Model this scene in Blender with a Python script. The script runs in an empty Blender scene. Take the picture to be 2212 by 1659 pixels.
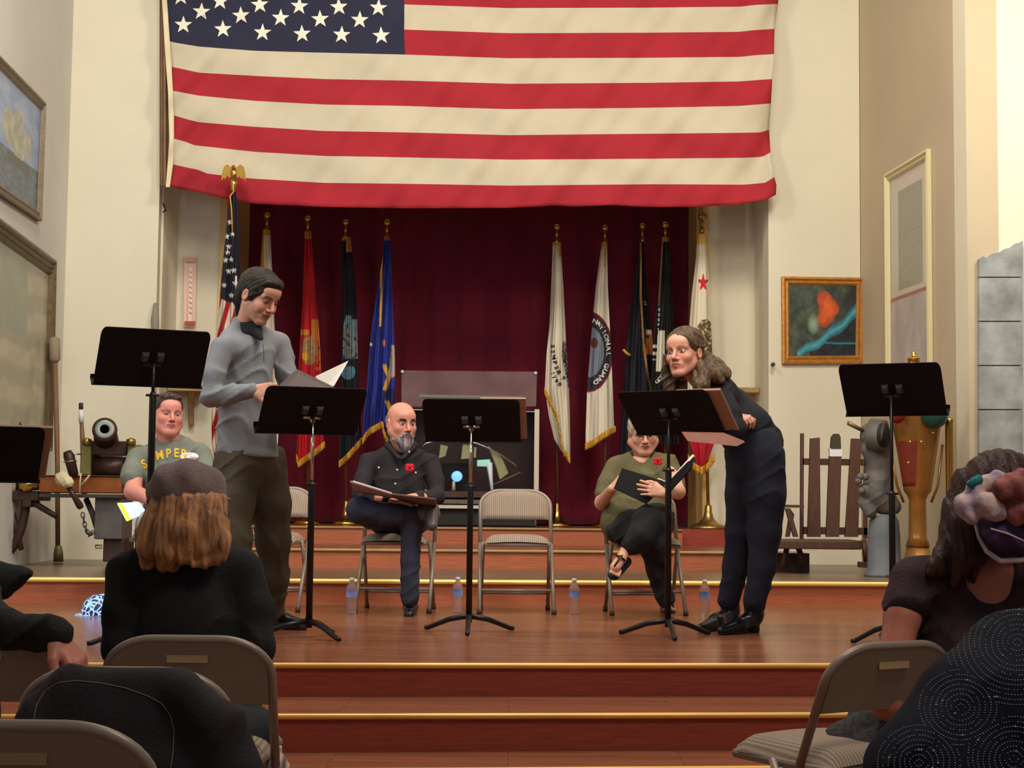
import bpy, bmesh, math, random
import numpy as np
from mathutils import Vector, Matrix
from mathutils.bvhtree import BVHTree

# ------------------------------------------------------------------ camera, world, lights, exposure
scene = bpy.context.scene
COL = scene.collection
F = 3500.0; CX = 1106.0; CY = 829.5; HOR = 1090.0; ROLL = 0.0105; CAMZ = 1.12
pit = math.atan((HOR-CY)/F)
_f = Vector((0, math.cos(pit), math.sin(pit))); _u0 = Vector((0, -math.sin(pit), math.cos(pit))); _r0 = Vector((1, 0, 0))
_r = _r0*math.cos(ROLL) + _u0*math.sin(ROLL)
_u = _u0*math.cos(ROLL) - _r0*math.sin(ROLL)
CAM = Vector((0, 0, CAMZ))
cd = bpy.data.cameras.new('camera'); cam = bpy.data.objects.new('camera', cd); COL.objects.link(cam)
cam.matrix_world = Matrix(((_r.x, _u.x, -_f.x, CAM.x), (_r.y, _u.y, -_f.y, CAM.y), (_r.z, _u.z, -_f.z, CAM.z), (0, 0, 0, 1)))
cd.sensor_width = 36; cd.lens = 36*F/2212; cd.clip_start = 0.05; cd.clip_end = 100
scene.camera = cam
vs = scene.view_settings
vs.view_transform = 'Standard'; vs.look = 'None'; vs.exposure = 0.0; vs.gamma = 1.0; vs.use_curve_mapping = False

w = bpy.data.worlds.new('world'); scene.world = w; w.use_nodes = True
bg = w.node_tree.nodes['Background']; bg.inputs[0].default_value = (1.0, 0.93, 0.86, 1); bg.inputs[1].default_value = 0.17

def area(name, loc, target, size, power, color, sy=None, spread=None):
    l = bpy.data.lights.new(name, 'AREA'); l.energy = power; l.color = color
    l.shape = 'RECTANGLE'; l.size = size; l.size_y = sy or size
    if spread: l.spread = math.radians(spread)
    o = bpy.data.objects.new(name, l); COL.objects.link(o); o.location = loc
    o.rotation_euler = (Vector(target)-Vector(loc)).to_track_quat('-Z', 'Y').to_euler()
    return o
def spot(name, loc, target, power, color, ang, blend=0.5, rad=0.1):
    l = bpy.data.lights.new(name, 'SPOT'); l.energy = power; l.color = color
    l.spot_size = math.radians(ang); l.spot_blend = blend; l.shadow_soft_size = rad
    o = bpy.data.objects.new(name, l); COL.objects.link(o); o.location = loc
    o.rotation_euler = (Vector(target)-Vector(loc)).to_track_quat('-Z', 'Y').to_euler()
    return o
WARM = (1.0, 0.92, 0.77); COOL = (0.72, 0.84, 1.0)
area('ceiling_lamp_right', (2.2, 9.0, 6.8), (1.8, 14.3, 2.2), 1.2, 195, WARM)
area('ceiling_lamp_left', (-2.2, 9.0, 6.8), (-2.6, 14.0, 2.4), 1.2, 150, WARM)
area('ceiling_lamp_stage', (0.2, 6.6, 5.6), (0.2, 10.0, 0.9), 1.6, 170, (1.0, 0.91, 0.82))
area('window_daylight_left', (-3.0, 7.2, 3.2), (-3.0, 13.0, 1.6), 1.2, 45, COOL)
spot('stage_spot', (1.9, 5.4, 4.4), (-0.3, 9.9, 1.3), 260, (1.0, 0.82, 0.76), 36, 0.8, 0.2)
area('niche_lamp_right', (4.5, 10.2, 4.6), (4.1, 12.6, 3.0), 0.6, 52, WARM)
area('hall_lamp', (1.8, 2.6, 4.6), (0.2, 5.6, 0.4), 1.0, 70, (1.0, 0.88, 0.78))

# ------------------------------------------------------------------ helpers
def ray(px, py):
    return _f*F + _r*(px-CX) - _u*(py-CY)
def P(px, py, Y):
    d = ray(px, py); return CAM + d*(Y/d.y)
def PZ(px, py, z):
    d = ray(px, py); return CAM + d*((z-CAMZ)/d.z)
M = 0.10
def PM(px, py, Y0, m=M):
    d = ray(px, py); return CAM + d*(Y0/(d.y-m*d.x))
def px_of(v):
    d = Vector(v)-CAM; k = d.dot(_f)
    return CX + F*d.dot(_r)/k, CY - F*d.dot(_u)/k
def lin(c):
    def g(x):
        x = x/255.0
        return x/12.92 if x <= 0.04045 else ((x+0.055)/1.055)**2.4
    return (g(c[0]), g(c[1]), g(c[2]), 1.0)

def mat(name, c, rough=0.7, metal=0.0, spec=0.5, noise=0.0, nscale=8.0, bump=0.0, bscale=60.0, emit=None, estr=0.0, stretch=None, c2=None, trans=0.0, ior=1.45, alpha=1.0, sheen=0.0, coat=0.0):
    m = bpy.data.materials.new(name); m.use_nodes = True
    nt = m.node_tree; b = nt.nodes['Principled BSDF']
    b.inputs['Base Color'].default_value = lin(c)
    b.inputs['Roughness'].default_value = rough; b.inputs['Metallic'].default_value = metal
    b.inputs['Specular IOR Level'].default_value = spec; b.inputs['IOR'].default_value = ior
    if trans: b.inputs['Transmission Weight'].default_value = trans
    if alpha < 1: b.inputs['Alpha'].default_value = alpha
    if sheen: b.inputs['Sheen Weight'].default_value = sheen
    if coat: b.inputs['Coat Weight'].default_value = coat; b.inputs['Coat Roughness'].default_value = 0.12
    if emit:
        b.inputs['Emission Color'].default_value = lin(emit); b.inputs['Emission Strength'].default_value = estr
    tc = mp = None
    if noise or bump or c2:
        tc = nt.nodes.new('ShaderNodeTexCoord'); mp = nt.nodes.new('ShaderNodeMapping')
        nt.links.new(tc.outputs['Object'], mp.inputs['Vector'])
        if stretch: mp.inputs['Scale'].default_value = stretch
    if noise or c2:
        n = nt.nodes.new('ShaderNodeTexNoise'); n.inputs['Scale'].default_value = nscale; n.inputs['Detail'].default_value = 5
        nt.links.new(mp.outputs[0], n.inputs['Vector'])
        r = nt.nodes.new('ShaderNodeValToRGB'); nt.links.new(n.outputs['Fac'], r.inputs['Fac'])
        a = lin(c)
        if c2: bb = lin(c2); aa = a
        else:
            aa = tuple(min(1, x*(1-noise)) for x in a[:3])+(1,); bb = tuple(min(1, x*(1+noise)) for x in a[:3])+(1,)
        r.color_ramp.elements[0].position = 0.3; r.color_ramp.elements[1].position = 0.7
        r.color_ramp.elements[0].color = aa; r.color_ramp.elements[1].color = bb
        nt.links.new(r.outputs[0], b.inputs['Base Color'])
    if bump:
        n2 = nt.nodes.new('ShaderNodeTexNoise'); n2.inputs['Scale'].default_value = bscale; n2.inputs['Detail'].default_value = 4
        nt.links.new(mp.outputs[0], n2.inputs['Vector'])
        bp = nt.nodes.new('ShaderNodeBump'); bp.inputs['Strength'].default_value = bump; bp.inputs['Distance'].default_value = 0.01
        nt.links.new(n2.outputs['Fac'], bp.inputs['Height']); nt.links.new(bp.outputs[0], b.inputs['Normal'])
    return m

def attr_mat(name, rough=0.85, bump=0.0, bscale=200, sheen=0.0, attr='col'):
    m = mat(name, (128, 128, 128), rough, bump=bump, bscale=bscale, sheen=sheen); nt = m.node_tree
    a = nt.nodes.new('ShaderNodeVertexColor'); a.layer_name = attr
    nt.links.new(a.outputs['Color'], nt.nodes['Principled BSDF'].inputs['Base Color'])
    return m

class MB:
    """collects shapes and links them as one mesh object"""
    def __init__(s): s.v = []; s.f = []; s.mi = []; s.sm = []
    def add(s, vs, fs, mi=0, smooth=False):
        o = len(s.v); s.v += [tuple(v) for v in vs]; s.f += [tuple(i+o for i in f) for f in fs]
        s.mi += [mi]*len(fs); s.sm += [smooth]*len(fs); return s
    def box(s, lo, hi, mi=0, mtx=None, bev=0.0):
        x0, y0, z0 = lo; x1, y1, z1 = hi
        if bev:
            bm = bmesh.new(); bmesh.ops.create_cube(bm, size=1)
            for v in bm.verts: v.co = Vector(((x0+x1)/2+v.co.x*(x1-x0), (y0+y1)/2+v.co.y*(y1-y0), (z0+z1)/2+v.co.z*(z1-z0)))
            bmesh.ops.bevel(bm, geom=bm.edges[:], offset=bev, segments=2, affect='EDGES', profile=0.5)
            vs = [v.co.copy() for v in bm.verts]; bm.verts.index_update()
            fs = [[v.index for v in f.verts] for f in bm.faces]; bm.free()
        else:
            vs = [Vector(p) for p in ((x0,y0,z0),(x1,y0,z0),(x1,y1,z0),(x0,y1,z0),(x0,y0,z1),(x1,y0,z1),(x1,y1,z1),(x0,y1,z1))]
            fs = [(0,3,2,1),(4,5,6,7),(0,1,5,4),(1,2,6,5),(2,3,7,6),(3,0,4,7)]
        if mtx is not None: vs = [mtx @ v for v in vs]
        return s.add(vs, fs, mi)
    def hexa(s, b, t, mi=0):
        vs = [Vector(p) for p in b]+[Vector(p) for p in t]; n = len(b)
        fs = [tuple(range(n-1, -1, -1)), tuple(range(n, 2*n))]+[(i, (i+1) % n, n+(i+1) % n, n+i) for i in range(n)]
        return s.add(vs, fs, mi)
    def prism(s, pts, off, mi=0):
        off = Vector(off); return s.hexa(pts, [Vector(p)+off for p in pts], mi)
    def tube(s, pts, r, n=10, mi=0, cap=True, flat=None):
        pts = [Vector(p) for p in pts]; rs = r if isinstance(r, (list, tuple)) else [r]*len(pts)
        rings = []; prev = None
        for i, p in enumerate(pts):
            a = pts[max(0, i-1)]; b = pts[min(len(pts)-1, i+1)]; t = (b-a)
            if t.length < 1e-9: t = Vector((0, 0, 1))
            t.normalize()
            if prev is None:
                ref = Vector((0, 0, 1)) if abs(t.z) < 0.9 else Vector((1, 0, 0)); x = t.cross(ref).normalized()
            else:
                x = (prev - t*prev.dot(t)); x = x.normalized() if x.length > 1e-6 else t.orthogonal().normalized()
            prev = x; y = t.cross(x)
            fl = flat or 1.0
            rings.append([p + (x*math.cos(2*math.pi*k/n) + y*fl*math.sin(2*math.pi*k/n))*rs[i] for k in range(n)])
        vs = [v for rg in rings for v in rg]; fs = []
        for i in range(len(pts)-1):
            for k in range(n):
                a = i*n+k; b = i*n+(k+1) % n; fs.append((a, b, b+n, a+n))
        if cap: fs.append(tuple(range(n-1, -1, -1))); fs.append(tuple((len(pts)-1)*n+k for k in range(n)))
        return s.add(vs, fs, mi, True)
    def lathe(s, prof, base=(0, 0, 0), n=24, mi=0, axis=None, cap=True):
        base = Vector(base); q = Vector((0, 0, 1)).rotation_difference(Vector(axis).normalized()) if axis else None
        vs = []
        for (r, z) in prof:
            for k in range(n):
                a = 2*math.pi*k/n; v = Vector((r*math.cos(a), r*math.sin(a), z))
                if q: v = q @ v
                vs.append(base+v)
        fs = []
        for i in range(len(prof)-1):
            for k in range(n):
                a = i*n+k; b = i*n+(k+1) % n; fs.append((a, b, b+n, a+n))
        if cap: fs.append(tuple(range(n-1, -1, -1))); fs.append(tuple((len(prof)-1)*n+k for k in range(n)))
        return s.add(vs, fs, mi, True)
    def ball(s, c, r, n=16, mi=0, sc=(1, 1, 1)):
        prof = [(r*math.sin(math.pi*i/n), -r*math.cos(math.pi*i/n)) for i in range(n+1)]
        prof[0] = (1e-5, -r); prof[-1] = (1e-5, r)
        o = len(s.v); s.lathe(prof, (0, 0, 0), n+4, mi, cap=False)
        for i in range(o, len(s.v)):
            v = s.v[i]; s.v[i] = (c[0]+v[0]*sc[0], c[1]+v[1]*sc[1], c[2]+v[2]*sc[2])
        return s
    def grid(s, fn, nu, nv, mi=0, flip=False):
        vs = [fn(i/nu, j/nv) for j in range(nv+1) for i in range(nu+1)]
        fs = []
        for j in range(nv):
            for i in range(nu):
                a = j*(nu+1)+i; q = (a, a+1, a+nu+2, a+nu+1); fs.append(q[::-1] if flip else q)
        m_ = mi
        return s.add(vs, fs, m_, True)
    def build(s, name, mats, parent=None, origin=None, smooth=None):
        me = bpy.data.meshes.new(name)
        o0 = Vector(origin) if origin is not None else Vector((0, 0, 0))
        me.from_pydata([tuple(Vector(v)-o0) for v in s.v] if origin is not None else s.v, [], s.f)
        if not isinstance(mats, (list, tuple)): mats = [mats]
        for m in mats: me.materials.append(m)
        me.polygons.foreach_set('material_index', s.mi)
        me.polygons.foreach_set('use_smooth', [bool(x) for x in s.sm] if smooth is None else [smooth]*len(s.f))
        me.update()
        ob = bpy.data.objects.new(name, me); COL.objects.link(ob)
        if parent is not None: ob.parent = parent
        if origin is not None: ob.location = o0
        return ob

def tag(o, label, cat, group=None, kind=None):
    if label: o['label'] = label
    if cat: o['category'] = cat
    if group: o['group'] = group
    if kind: o['kind'] = kind
    return o
def empty(name, loc=(0, 0, 0), rz=0, label=None, cat=None, group=None):
    o = bpy.data.objects.new(name, None); COL.objects.link(o); o.location = loc; o.rotation_euler = (0, 0, rz)
    o.empty_display_size = 0.1
    return tag(o, label, cat, group)
def struct(o):
    o['kind'] = 'structure'; return o
def solid(ob, t, off=0.0):
    md = ob.modifiers.new('thick', 'SOLIDIFY'); md.thickness = t; md.offset = off; return ob
def wparent(root):
    """parts are modelled in world coordinates: cancel the root's own offset"""
    mi_ = (Matrix.Translation(root.location) @ root.rotation_euler.to_matrix().to_4x4()).inverted()
    for c in COL.objects:
        if c.parent is root: c.matrix_parent_inverse = mi_
def dup(root, loc, rz, label, group=None):
    r = root.copy(); COL.objects.link(r); r.location = loc; r.rotation_euler = (0, 0, rz)
    r['label'] = label
    if group: r['group'] = group
    kids = [c for c in COL.objects if c.parent is root]
    for ch in kids:
        c = ch.copy(); COL.objects.link(c); c.parent = r
        for g in [x for x in COL.objects if x.parent is ch]:
            d = g.copy(); COL.objects.link(d); d.parent = c
    return r

def smin(a, b, k):
    if k <= 0: return np.minimum(a, b)
    h = np.clip(0.5+0.5*(b-a)/k, 0, 1); return b*(1-h)+a*h - k*h*(1-h)
class SDF:
    def __init__(s, k=0.02): s.k = k; s.ops = []
    def cap(s, a, b, ra, rb=None, k=None, sub=False, n=None, q=1.0):
        s.ops.append(('cap', np.array(a, float), np.array(b, float), ra, ra if rb is None else rb, k, sub, None if n is None else np.array(Vector(n).normalized(), float), q)); return s
    def chain(s, pts, k=None, dr=0.0, n=None, q=1.0):
        for (a, ra), (b, rb) in zip(pts[:-1], pts[1:]): s.cap(a, b, ra+dr, rb+dr, k, n=n, q=q)
        return s
    def ball(s, c, r, k=None, sub=False): return s.cap(c, c, r, r, k, sub)
    def ell(s, c, rad, R=None, k=None, sub=False):
        R = np.eye(3) if R is None else np.array(R, float)
        s.ops.append(('ell', np.array(c, float), np.array(rad, float), R, k, sub)); return s
    def bounds(s):
        lo = np.full(3, 1e9); hi = -lo
        for o in s.ops:
            if o[6 if o[0] == 'cap' else 5]: continue
            if o[0] == 'cap':
                r = max(o[3], o[4])*max(1, 1/o[8]); l = np.minimum(o[1], o[2])-r; h = np.maximum(o[1], o[2])+r
            else: r = o[2].max(); l = o[1]-r; h = o[1]+r
            lo = np.minimum(lo, l); hi = np.maximum(hi, h)
        return lo, hi
    def eval(s, lo, n, h):
        G = np.full(n, 0.5, np.float32)
        ax = [(lo[i]+h*np.arange(n[i])).astype(np.float32) for i in range(3)]
        for o in s.ops:
            isc = o[0] == 'cap'; sub = o[6] if isc else o[5]; k = o[5] if isc else o[4]; k = s.k if k is None else k
            if isc: r = max(o[3], o[4])*max(1, 1/o[8])+k*1.2+2*h; l = np.minimum(o[1], o[2])-r; hh = np.maximum(o[1], o[2])+r
            else: r = o[2].max()+k*1.2+2*h; l = o[1]-r; hh = o[1]+r
            i0 = np.maximum(0, np.floor((l-lo)/h).astype(int)); i1 = np.minimum(n, np.ceil((hh-lo)/h).astype(int)+1)
            if (i1 <= i0).any(): continue
            X = ax[0][i0[0]:i1[0], None, None]; Y = ax[1][None, i0[1]:i1[1], None]; Z = ax[2][None, None, i0[2]:i1[2]]
            if isc:
                _, a, b, ra, rb, _, _, nn, q = o; ab = b-a; L = float(ab@ab)
                px, py, pz = X-a[0], Y-a[1], Z-a[2]
                if nn is not None:
                    dn = px*nn[0]+py*nn[1]+pz*nn[2]; e = (q-1)
                    px = px+e*dn*nn[0]; py = py+e*dn*nn[1]; pz = pz+e*dn*nn[2]
                    abn = float(ab@nn); ab = ab+e*abn*nn; L = float(ab@ab)
                t = np.clip((px*ab[0]+py*ab[1]+pz*ab[2])/L, 0, 1) if L > 1e-12 else 0.0
                d = np.sqrt((px-t*ab[0])**2+(py-t*ab[1])**2+(pz-t*ab[2])**2)-(ra+(rb-ra)*t)
                if nn is not None and q > 1: d = d/q
            else:
                _, c, rad, R, _, _ = o
                px, py, pz = X-c[0], Y-c[1], Z-c[2]
                l0 = (px*R[0, 0]+py*R[1, 0]+pz*R[2, 0]); l1 = (px*R[0, 1]+py*R[1, 1]+pz*R[2, 1]); l2 = (px*R[0, 2]+py*R[1, 2]+pz*R[2, 2])
                k0 = np.sqrt((l0/rad[0])**2+(l1/rad[1])**2+(l2/rad[2])**2); k1 = np.sqrt((l0/rad[0]**2)**2+(l1/rad[1]**2)**2+(l2/rad[2]**2)**2)+1e-9
                d = k0*(k0-1)/k1
            sl = tuple(slice(i0[i], i1[i]) for i in range(3))
            if sub: G[sl] = -smin(-G[sl], d, k)
            else: G[sl] = smin(G[sl], d, k)
        return G
    def mesh(s, h=0.008, box=None, disp=None):
        lo, hi = s.bounds()
        if box is not None: lo = np.maximum(lo, np.array(box[0])); hi = np.minimum(hi, np.array(box[1]))
        lo = lo-3*h; n = np.ceil((hi+3*h-lo)/h).astype(int)+1
        G = s.eval(lo, n, h)
        if disp is not None:
            X = (lo[0]+h*np.arange(n[0]))[:, None, None]; Y = (lo[1]+h*np.arange(n[1]))[None, :, None]; Z = (lo[2]+h*np.arange(n[2]))[None, None, :]
            G = G + disp(X, Y, Z).astype(np.float32)
        G[0] = G[-1] = 1; G[:, 0] = G[:, -1] = 1; G[:, :, 0] = G[:, :, -1] = 1
        S = G < 0
        def c8(A, f):
            out = None
            for dx in (0, 1):
                for dy in (0, 1):
                    for dz in (0, 1):
                        B = A[dx:A.shape[0]-1+dx, dy:A.shape[1]-1+dy, dz:A.shape[2]-1+dz]
                        out = B.copy() if out is None else f(out, B)
            return out
        act = c8(S, np.logical_or) & ~c8(S, np.logical_and)
        idx = np.argwhere(act); N = len(idx); ids = np.full(act.shape, -1, np.int64); ids[tuple(idx.T)] = np.arange(N)
        acc = np.zeros((N, 3)); cnt = np.zeros(N)
        i, j, k = idx.T
        for ax_ in range(3):
            for a in (0, 1):
                for b in (0, 1):
                    o0 = [0, 0, 0]; oth = [q for q in range(3) if q != ax_]; o0[oth[0]] = a; o0[oth[1]] = b
                    o1 = list(o0); o1[ax_] = 1
                    g0 = G[i+o0[0], j+o0[1], k+o0[2]]; g1 = G[i+o1[0], j+o1[1], k+o1[2]]
                    m = (g0 < 0) != (g1 < 0); t = np.where(m, g0/np.where(m, g0-g1, 1), 0)
                    p = np.tile(np.array(o0, float), (N, 1)); p[:, ax_] = t
                    acc[m] += p[m]; cnt[m] += 1
        V = (idx+acc/cnt[:, None])*h+lo
        quads = []
        for ax_ in range(3):
            sl0 = [slice(1, -1)]*3; sl1 = [slice(1, -1)]*3; sl0[ax_] = slice(0, -1); sl1[ax_] = slice(1, None)
            s0 = S[tuple(sl0)]; s1 = S[tuple(sl1)]; ch = np.argwhere(s0 != s1)
            if not len(ch): continue
            fl = s0[tuple(ch.T)]; base = ch.copy()
            for q in range(3):
                if q != ax_: base[:, q] += 1
            b_, c_ = [(1, 2), (2, 0), (0, 1)][ax_]
            def cid(db, dc):
                e = base.copy(); e[:, b_] -= db; e[:, c_] -= dc; return ids[tuple(e.T)]
            q4 = np.stack([cid(1, 1), cid(0, 1), cid(0, 0), cid(1, 0)], 1)
            q4[~fl] = q4[~fl][:, ::-1]; quads.append(q4)
        Q = np.concatenate(quads)
        return V, Q
def make(name, parts, mats, parent=None, paint=None, attr=None, bone=None):
    """parts: list of (V, Q); paint(center array, normals)->material indices; attr(V)->rgb"""
    vs = []; qs = []; o = 0
    for V, Q in parts: vs.append(V); qs.append(Q+o); o += len(V)
    V = np.concatenate(vs); Q = np.concatenate(qs)
    me = bpy.data.meshes.new(name)
    me.vertices.add(len(V)); me.vertices.foreach_set('co', V.astype(np.float32).ravel())
    me.loops.add(len(Q)*4); me.loops.foreach_set('vertex_index', Q.astype(np.int32).ravel())
    me.polygons.add(len(Q)); me.polygons.foreach_set('loop_start', np.arange(0, len(Q)*4, 4, dtype=np.int32))
    me.polygons.foreach_set('loop_total', np.full(len(Q), 4, dtype=np.int32))
    me.update(calc_edges=True); me.validate()
    if not isinstance(mats, (list, tuple)): mats = [mats]
    for m in mats: me.materials.append(m)
    me.polygons.foreach_set('use_smooth', [True]*len(me.polygons))
    if paint is not None:
        C = V[Q].mean(1); mi = paint(C).astype(np.int32)
        if len(mi) == len(me.polygons): me.polygons.foreach_set('material_index', mi)
    if attr is not None:
        ca = me.color_attributes.new('col', 'FLOAT_COLOR', 'POINT'); c = attr(V)
        ca.data.foreach_set('color', np.concatenate([c, np.ones((len(V), 1))], 1).astype(np.float32).ravel())
    ob = bpy.data.objects.new(name, me); COL.objects.link(ob)
    if parent is not None: ob.parent = parent
    return ob
def folds(amp, f=(30, 30, 18), seed=0, warp=3.0):
    def d(X, Y, Z):
        w1 = warp*0.8*np.sin(X*7+Z*6+seed)+0.5*warp*np.sin(Y*9-Z*10+seed*2)
        w2 = 0.8*warp*np.sin(X*13-Z*9+Y*8+seed*3)
        a = X*f[0]*1.0+Z*f[2]*0.45+w1+seed; b = Z*f[2]*1.0-X*f[0]*0.35+Y*f[1]*0.4+w2
        c1 = (1-np.abs(np.sin(a*0.7)))**2; c2 = (1-np.abs(np.sin(b*0.8+1)))**2.5; m1 = 0.5+0.5*np.sin(X*8+Z*11+seed*5); m2 = 0.5+0.5*np.sin(Z*9-X*12+Y*7+seed)
        return amp*1.5*(0.25-0.9*c1*m1-1.1*c2*m2)
    return d
def vnp(v): return np.array(Vector(v), float)
def textmesh(s, size=1.0, font=None):
    cu = bpy.data.curves.new('t', 'FONT'); cu.body = s; cu.size = size; cu.align_x = 'CENTER'; cu.align_y = 'CENTER'; cu.extrude = 0.0; cu.resolution_u = 3; cu.offset = 0.035
    ob = bpy.data.objects.new('t', cu); COL.objects.link(ob); dg = bpy.context.evaluated_depsgraph_get()
    me = bpy.data.meshes.new_from_object(ob.evaluated_get(dg)); bpy.data.objects.remove(ob)
    vs = [v.co.copy() for v in me.vertices]; fs = [tuple(p.vertices) for p in me.polygons]; bpy.data.meshes.remove(me)
    return vs, fs
def bvh_of(ob): return BVHTree.FromPolygons([v.co.copy() for v in ob.data.vertices], [tuple(p.vertices) for p in ob.data.polygons])
def stick(bvh, px, py, off=0.004, default=None):
    d = ray(px, py).normalized(); h_ = bvh.ray_cast(CAM, d)
    if h_[0] is None: return default
    return h_[0]-d*off
# ------------------------------------------------------------------ materials of the place
ZS1, ZS2, ZST, ZL1, ZL2, ZL3 = 0.175, 0.318, 0.456, 0.607, 0.758, 0.909
def wood_floor(name, c1, c2, rough=0.28, rowh=0.07):
    m = mat(name, c1, rough, spec=0.5); nt = m.node_tree; b = nt.nodes['Principled BSDF']
    tc = nt.nodes.new('ShaderNodeTexCoord'); br = nt.nodes.new('ShaderNodeTexBrick')
    nt.links.new(tc.outputs['Object'], br.inputs['Vector'])
    br.inputs['Color1'].default_value = lin(c1); br.inputs['Color2'].default_value = lin(c2)
    br.inputs['Mortar'].default_value = lin([x*0.62 for x in c1]); br.inputs['Scale'].default_value = 1.0
    br.inputs['Mortar Size'].default_value = 0.0018; br.inputs['Brick Width'].default_value = 1.3; br.inputs['Row Height'].default_value = rowh
    br.inputs['Mortar Smooth'].default_value = 0.3
    mp = nt.nodes.new('ShaderNodeMapping'); mp.inputs['Scale'].default_value = (1.5, 22, 22); nt.links.new(tc.outputs['Object'], mp.inputs['Vector'])
    n = nt.nodes.new('ShaderNodeTexNoise'); n.inputs['Scale'].default_value = 2.5; n.inputs['Detail'].default_value = 6; nt.links.new(mp.outputs[0], n.inputs['Vector'])
    mx = nt.nodes.new('ShaderNodeMixRGB'); mx.blend_type = 'OVERLAY'; mx.inputs['Fac'].default_value = 0.45
    nt.links.new(br.outputs['Color'], mx.inputs['Color1']); nt.links.new(n.outputs['Fac'], mx.inputs['Color2']); nt.links.new(mx.outputs[0], b.inputs['Base Color'])
    bp = nt.nodes.new('ShaderNodeBump'); bp.inputs['Strength'].default_value = 0.08; bp.inputs['Distance'].default_value = 0.01
    nt.links.new(n.outputs['Fac'], bp.inputs['Height']); nt.links.new(bp.outputs[0], b.inputs['Normal'])
    return m
M_FLOOR = wood_floor('stage_boards', (148, 92, 66), (130, 78, 54), 0.22)
M_FLOOR1 = wood_floor('platform_boards', (128, 102, 78), (114, 90, 68), 0.3)
M_RISER = mat('mahogany_riser', (150, 66, 50), 0.42, noise=0.18, nscale=5, stretch=(1, 10, 25))
M_RISER2 = mat('oak_riser', (172, 98, 66), 0.42, noise=0.18, nscale=5, stretch=(1, 10, 25))
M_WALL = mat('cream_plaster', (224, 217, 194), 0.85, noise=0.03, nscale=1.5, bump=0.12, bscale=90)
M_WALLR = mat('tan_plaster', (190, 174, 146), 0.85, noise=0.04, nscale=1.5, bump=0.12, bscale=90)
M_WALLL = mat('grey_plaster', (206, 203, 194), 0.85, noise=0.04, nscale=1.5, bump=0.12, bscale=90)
M_GOLDTRIM = mat('ochre_trim', (214, 178, 112), 0.5, noise=0.06, nscale=4)
M_NOSE = mat('brass_nosing', (226, 176, 92), 0.36, metal=0.35, noise=0.12, nscale=3)
M_NOSE2 = mat('polished_brass_nosing', (255, 226, 128), 0.3, metal=0.35)
M_WOODLEDGE = mat('ledge_wood', (170, 140, 92), 0.6, noise=0.1)

def YL(X, Y0): return Y0+M*X
def wallbox(name, a, b, z0, z1, th, m):
    """vertical wall from a to b (xy), thickness to the left of a->b"""
    a = Vector((a[0], a[1], 0)); b = Vector((b[0], b[1], 0)); n = Vector((-(b-a).y, (b-a).x, 0)).normalized()*th
    mb = MB(); mb.hexa([a+Vector((0, 0, z0)), b+Vector((0, 0, z0)), b+n+Vector((0, 0, z0)), a+n+Vector((0, 0, z0))],
                       [a+Vector((0, 0, z1)), b+Vector((0, 0, z1)), b+n+Vector((0, 0, z1)), a+n+Vector((0, 0, z1))])
    return struct(mb.build(name, m))
def platform(name, x0, x1, Y0, Yback, z0, z1, mtop, mris):
    mb = MB(); f = [(x0, YL(x0, Y0)), (x1, YL(x1, Y0)), (x1, YL(x1, Yback)), (x0, YL(x0, Yback))]
    vs = [(x, y, z0) for x, y in f]+[(x, y, z1) for x, y in f]
    mb.add(vs, [(4, 5, 6, 7)], 0); mb.add(vs, [(0, 1, 5, 4), (1, 2, 6, 5), (2, 3, 7, 6), (3, 0, 4, 7), (3, 2, 1, 0)], 1)
    return struct(mb.build(name, [mtop, mris]))
def nosing(n, x0, x1, Y0, z, m, r=0.013):
    mb = MB(); pts = [(x0+(x1-x0)*i/12, YL(x0+(x1-x0)*i/12, Y0)-0.012, z-r*0.75) for i in range(13)]
    mb.tube(pts, r, 12); return struct(mb.build('trim_%d' % n, m))
XL, XR = -3.32, 3.34
mb = MB(); mb.box((-6, -1.5, -0.1), (6, 8, 0.0)); struct(mb.build('floor', M_FLOOR))
platform('floor', -6, 6, 5.93, 12, 0, ZS1, M_FLOOR, M_RISER)
platform('floor', -6, 6, 6.32, 12, ZS1, ZS2, M_FLOOR, M_RISER)
platform('floor', -6, 6, 6.87, 12, ZS2, ZST, M_FLOOR, M_RISER)
platform('floor', -6, 6, 11.08, 18, ZST-0.01, ZL1, M_FLOOR1, M_RISER2)
platform('floor', -2.75, 2.2, 13.0, 17.5, ZL1, ZL2, M_FLOOR, M_RISER2)
platform('floor', -2.75, 1.57, 14.7, 17.5, ZL2, ZL3, M_FLOOR, M_RISER2)
platform('floor', 1.57, 2.3, 14.95, 17.5, ZL2, ZL3, M_FLOOR, M_RISER)
nosing(1, -6, 6, 5.93, ZS1, M_NOSE, 0.012); nosing(2, -6, 6, 6.32, ZS2, M_NOSE, 0.012); nosing(3, -6, 6, 6.87, ZST, M_NOSE, 0.0125)
nosing(4, -6, 6, 11.08, ZL1, M_NOSE2, 0.017); nosing(5, -2.75, 2.2, 13.0, ZL2, M_WOODLEDGE, 0.012); nosing(6, -2.75, 1.57, 14.7, ZL3, M_WOODLEDGE, 0.01)
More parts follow.
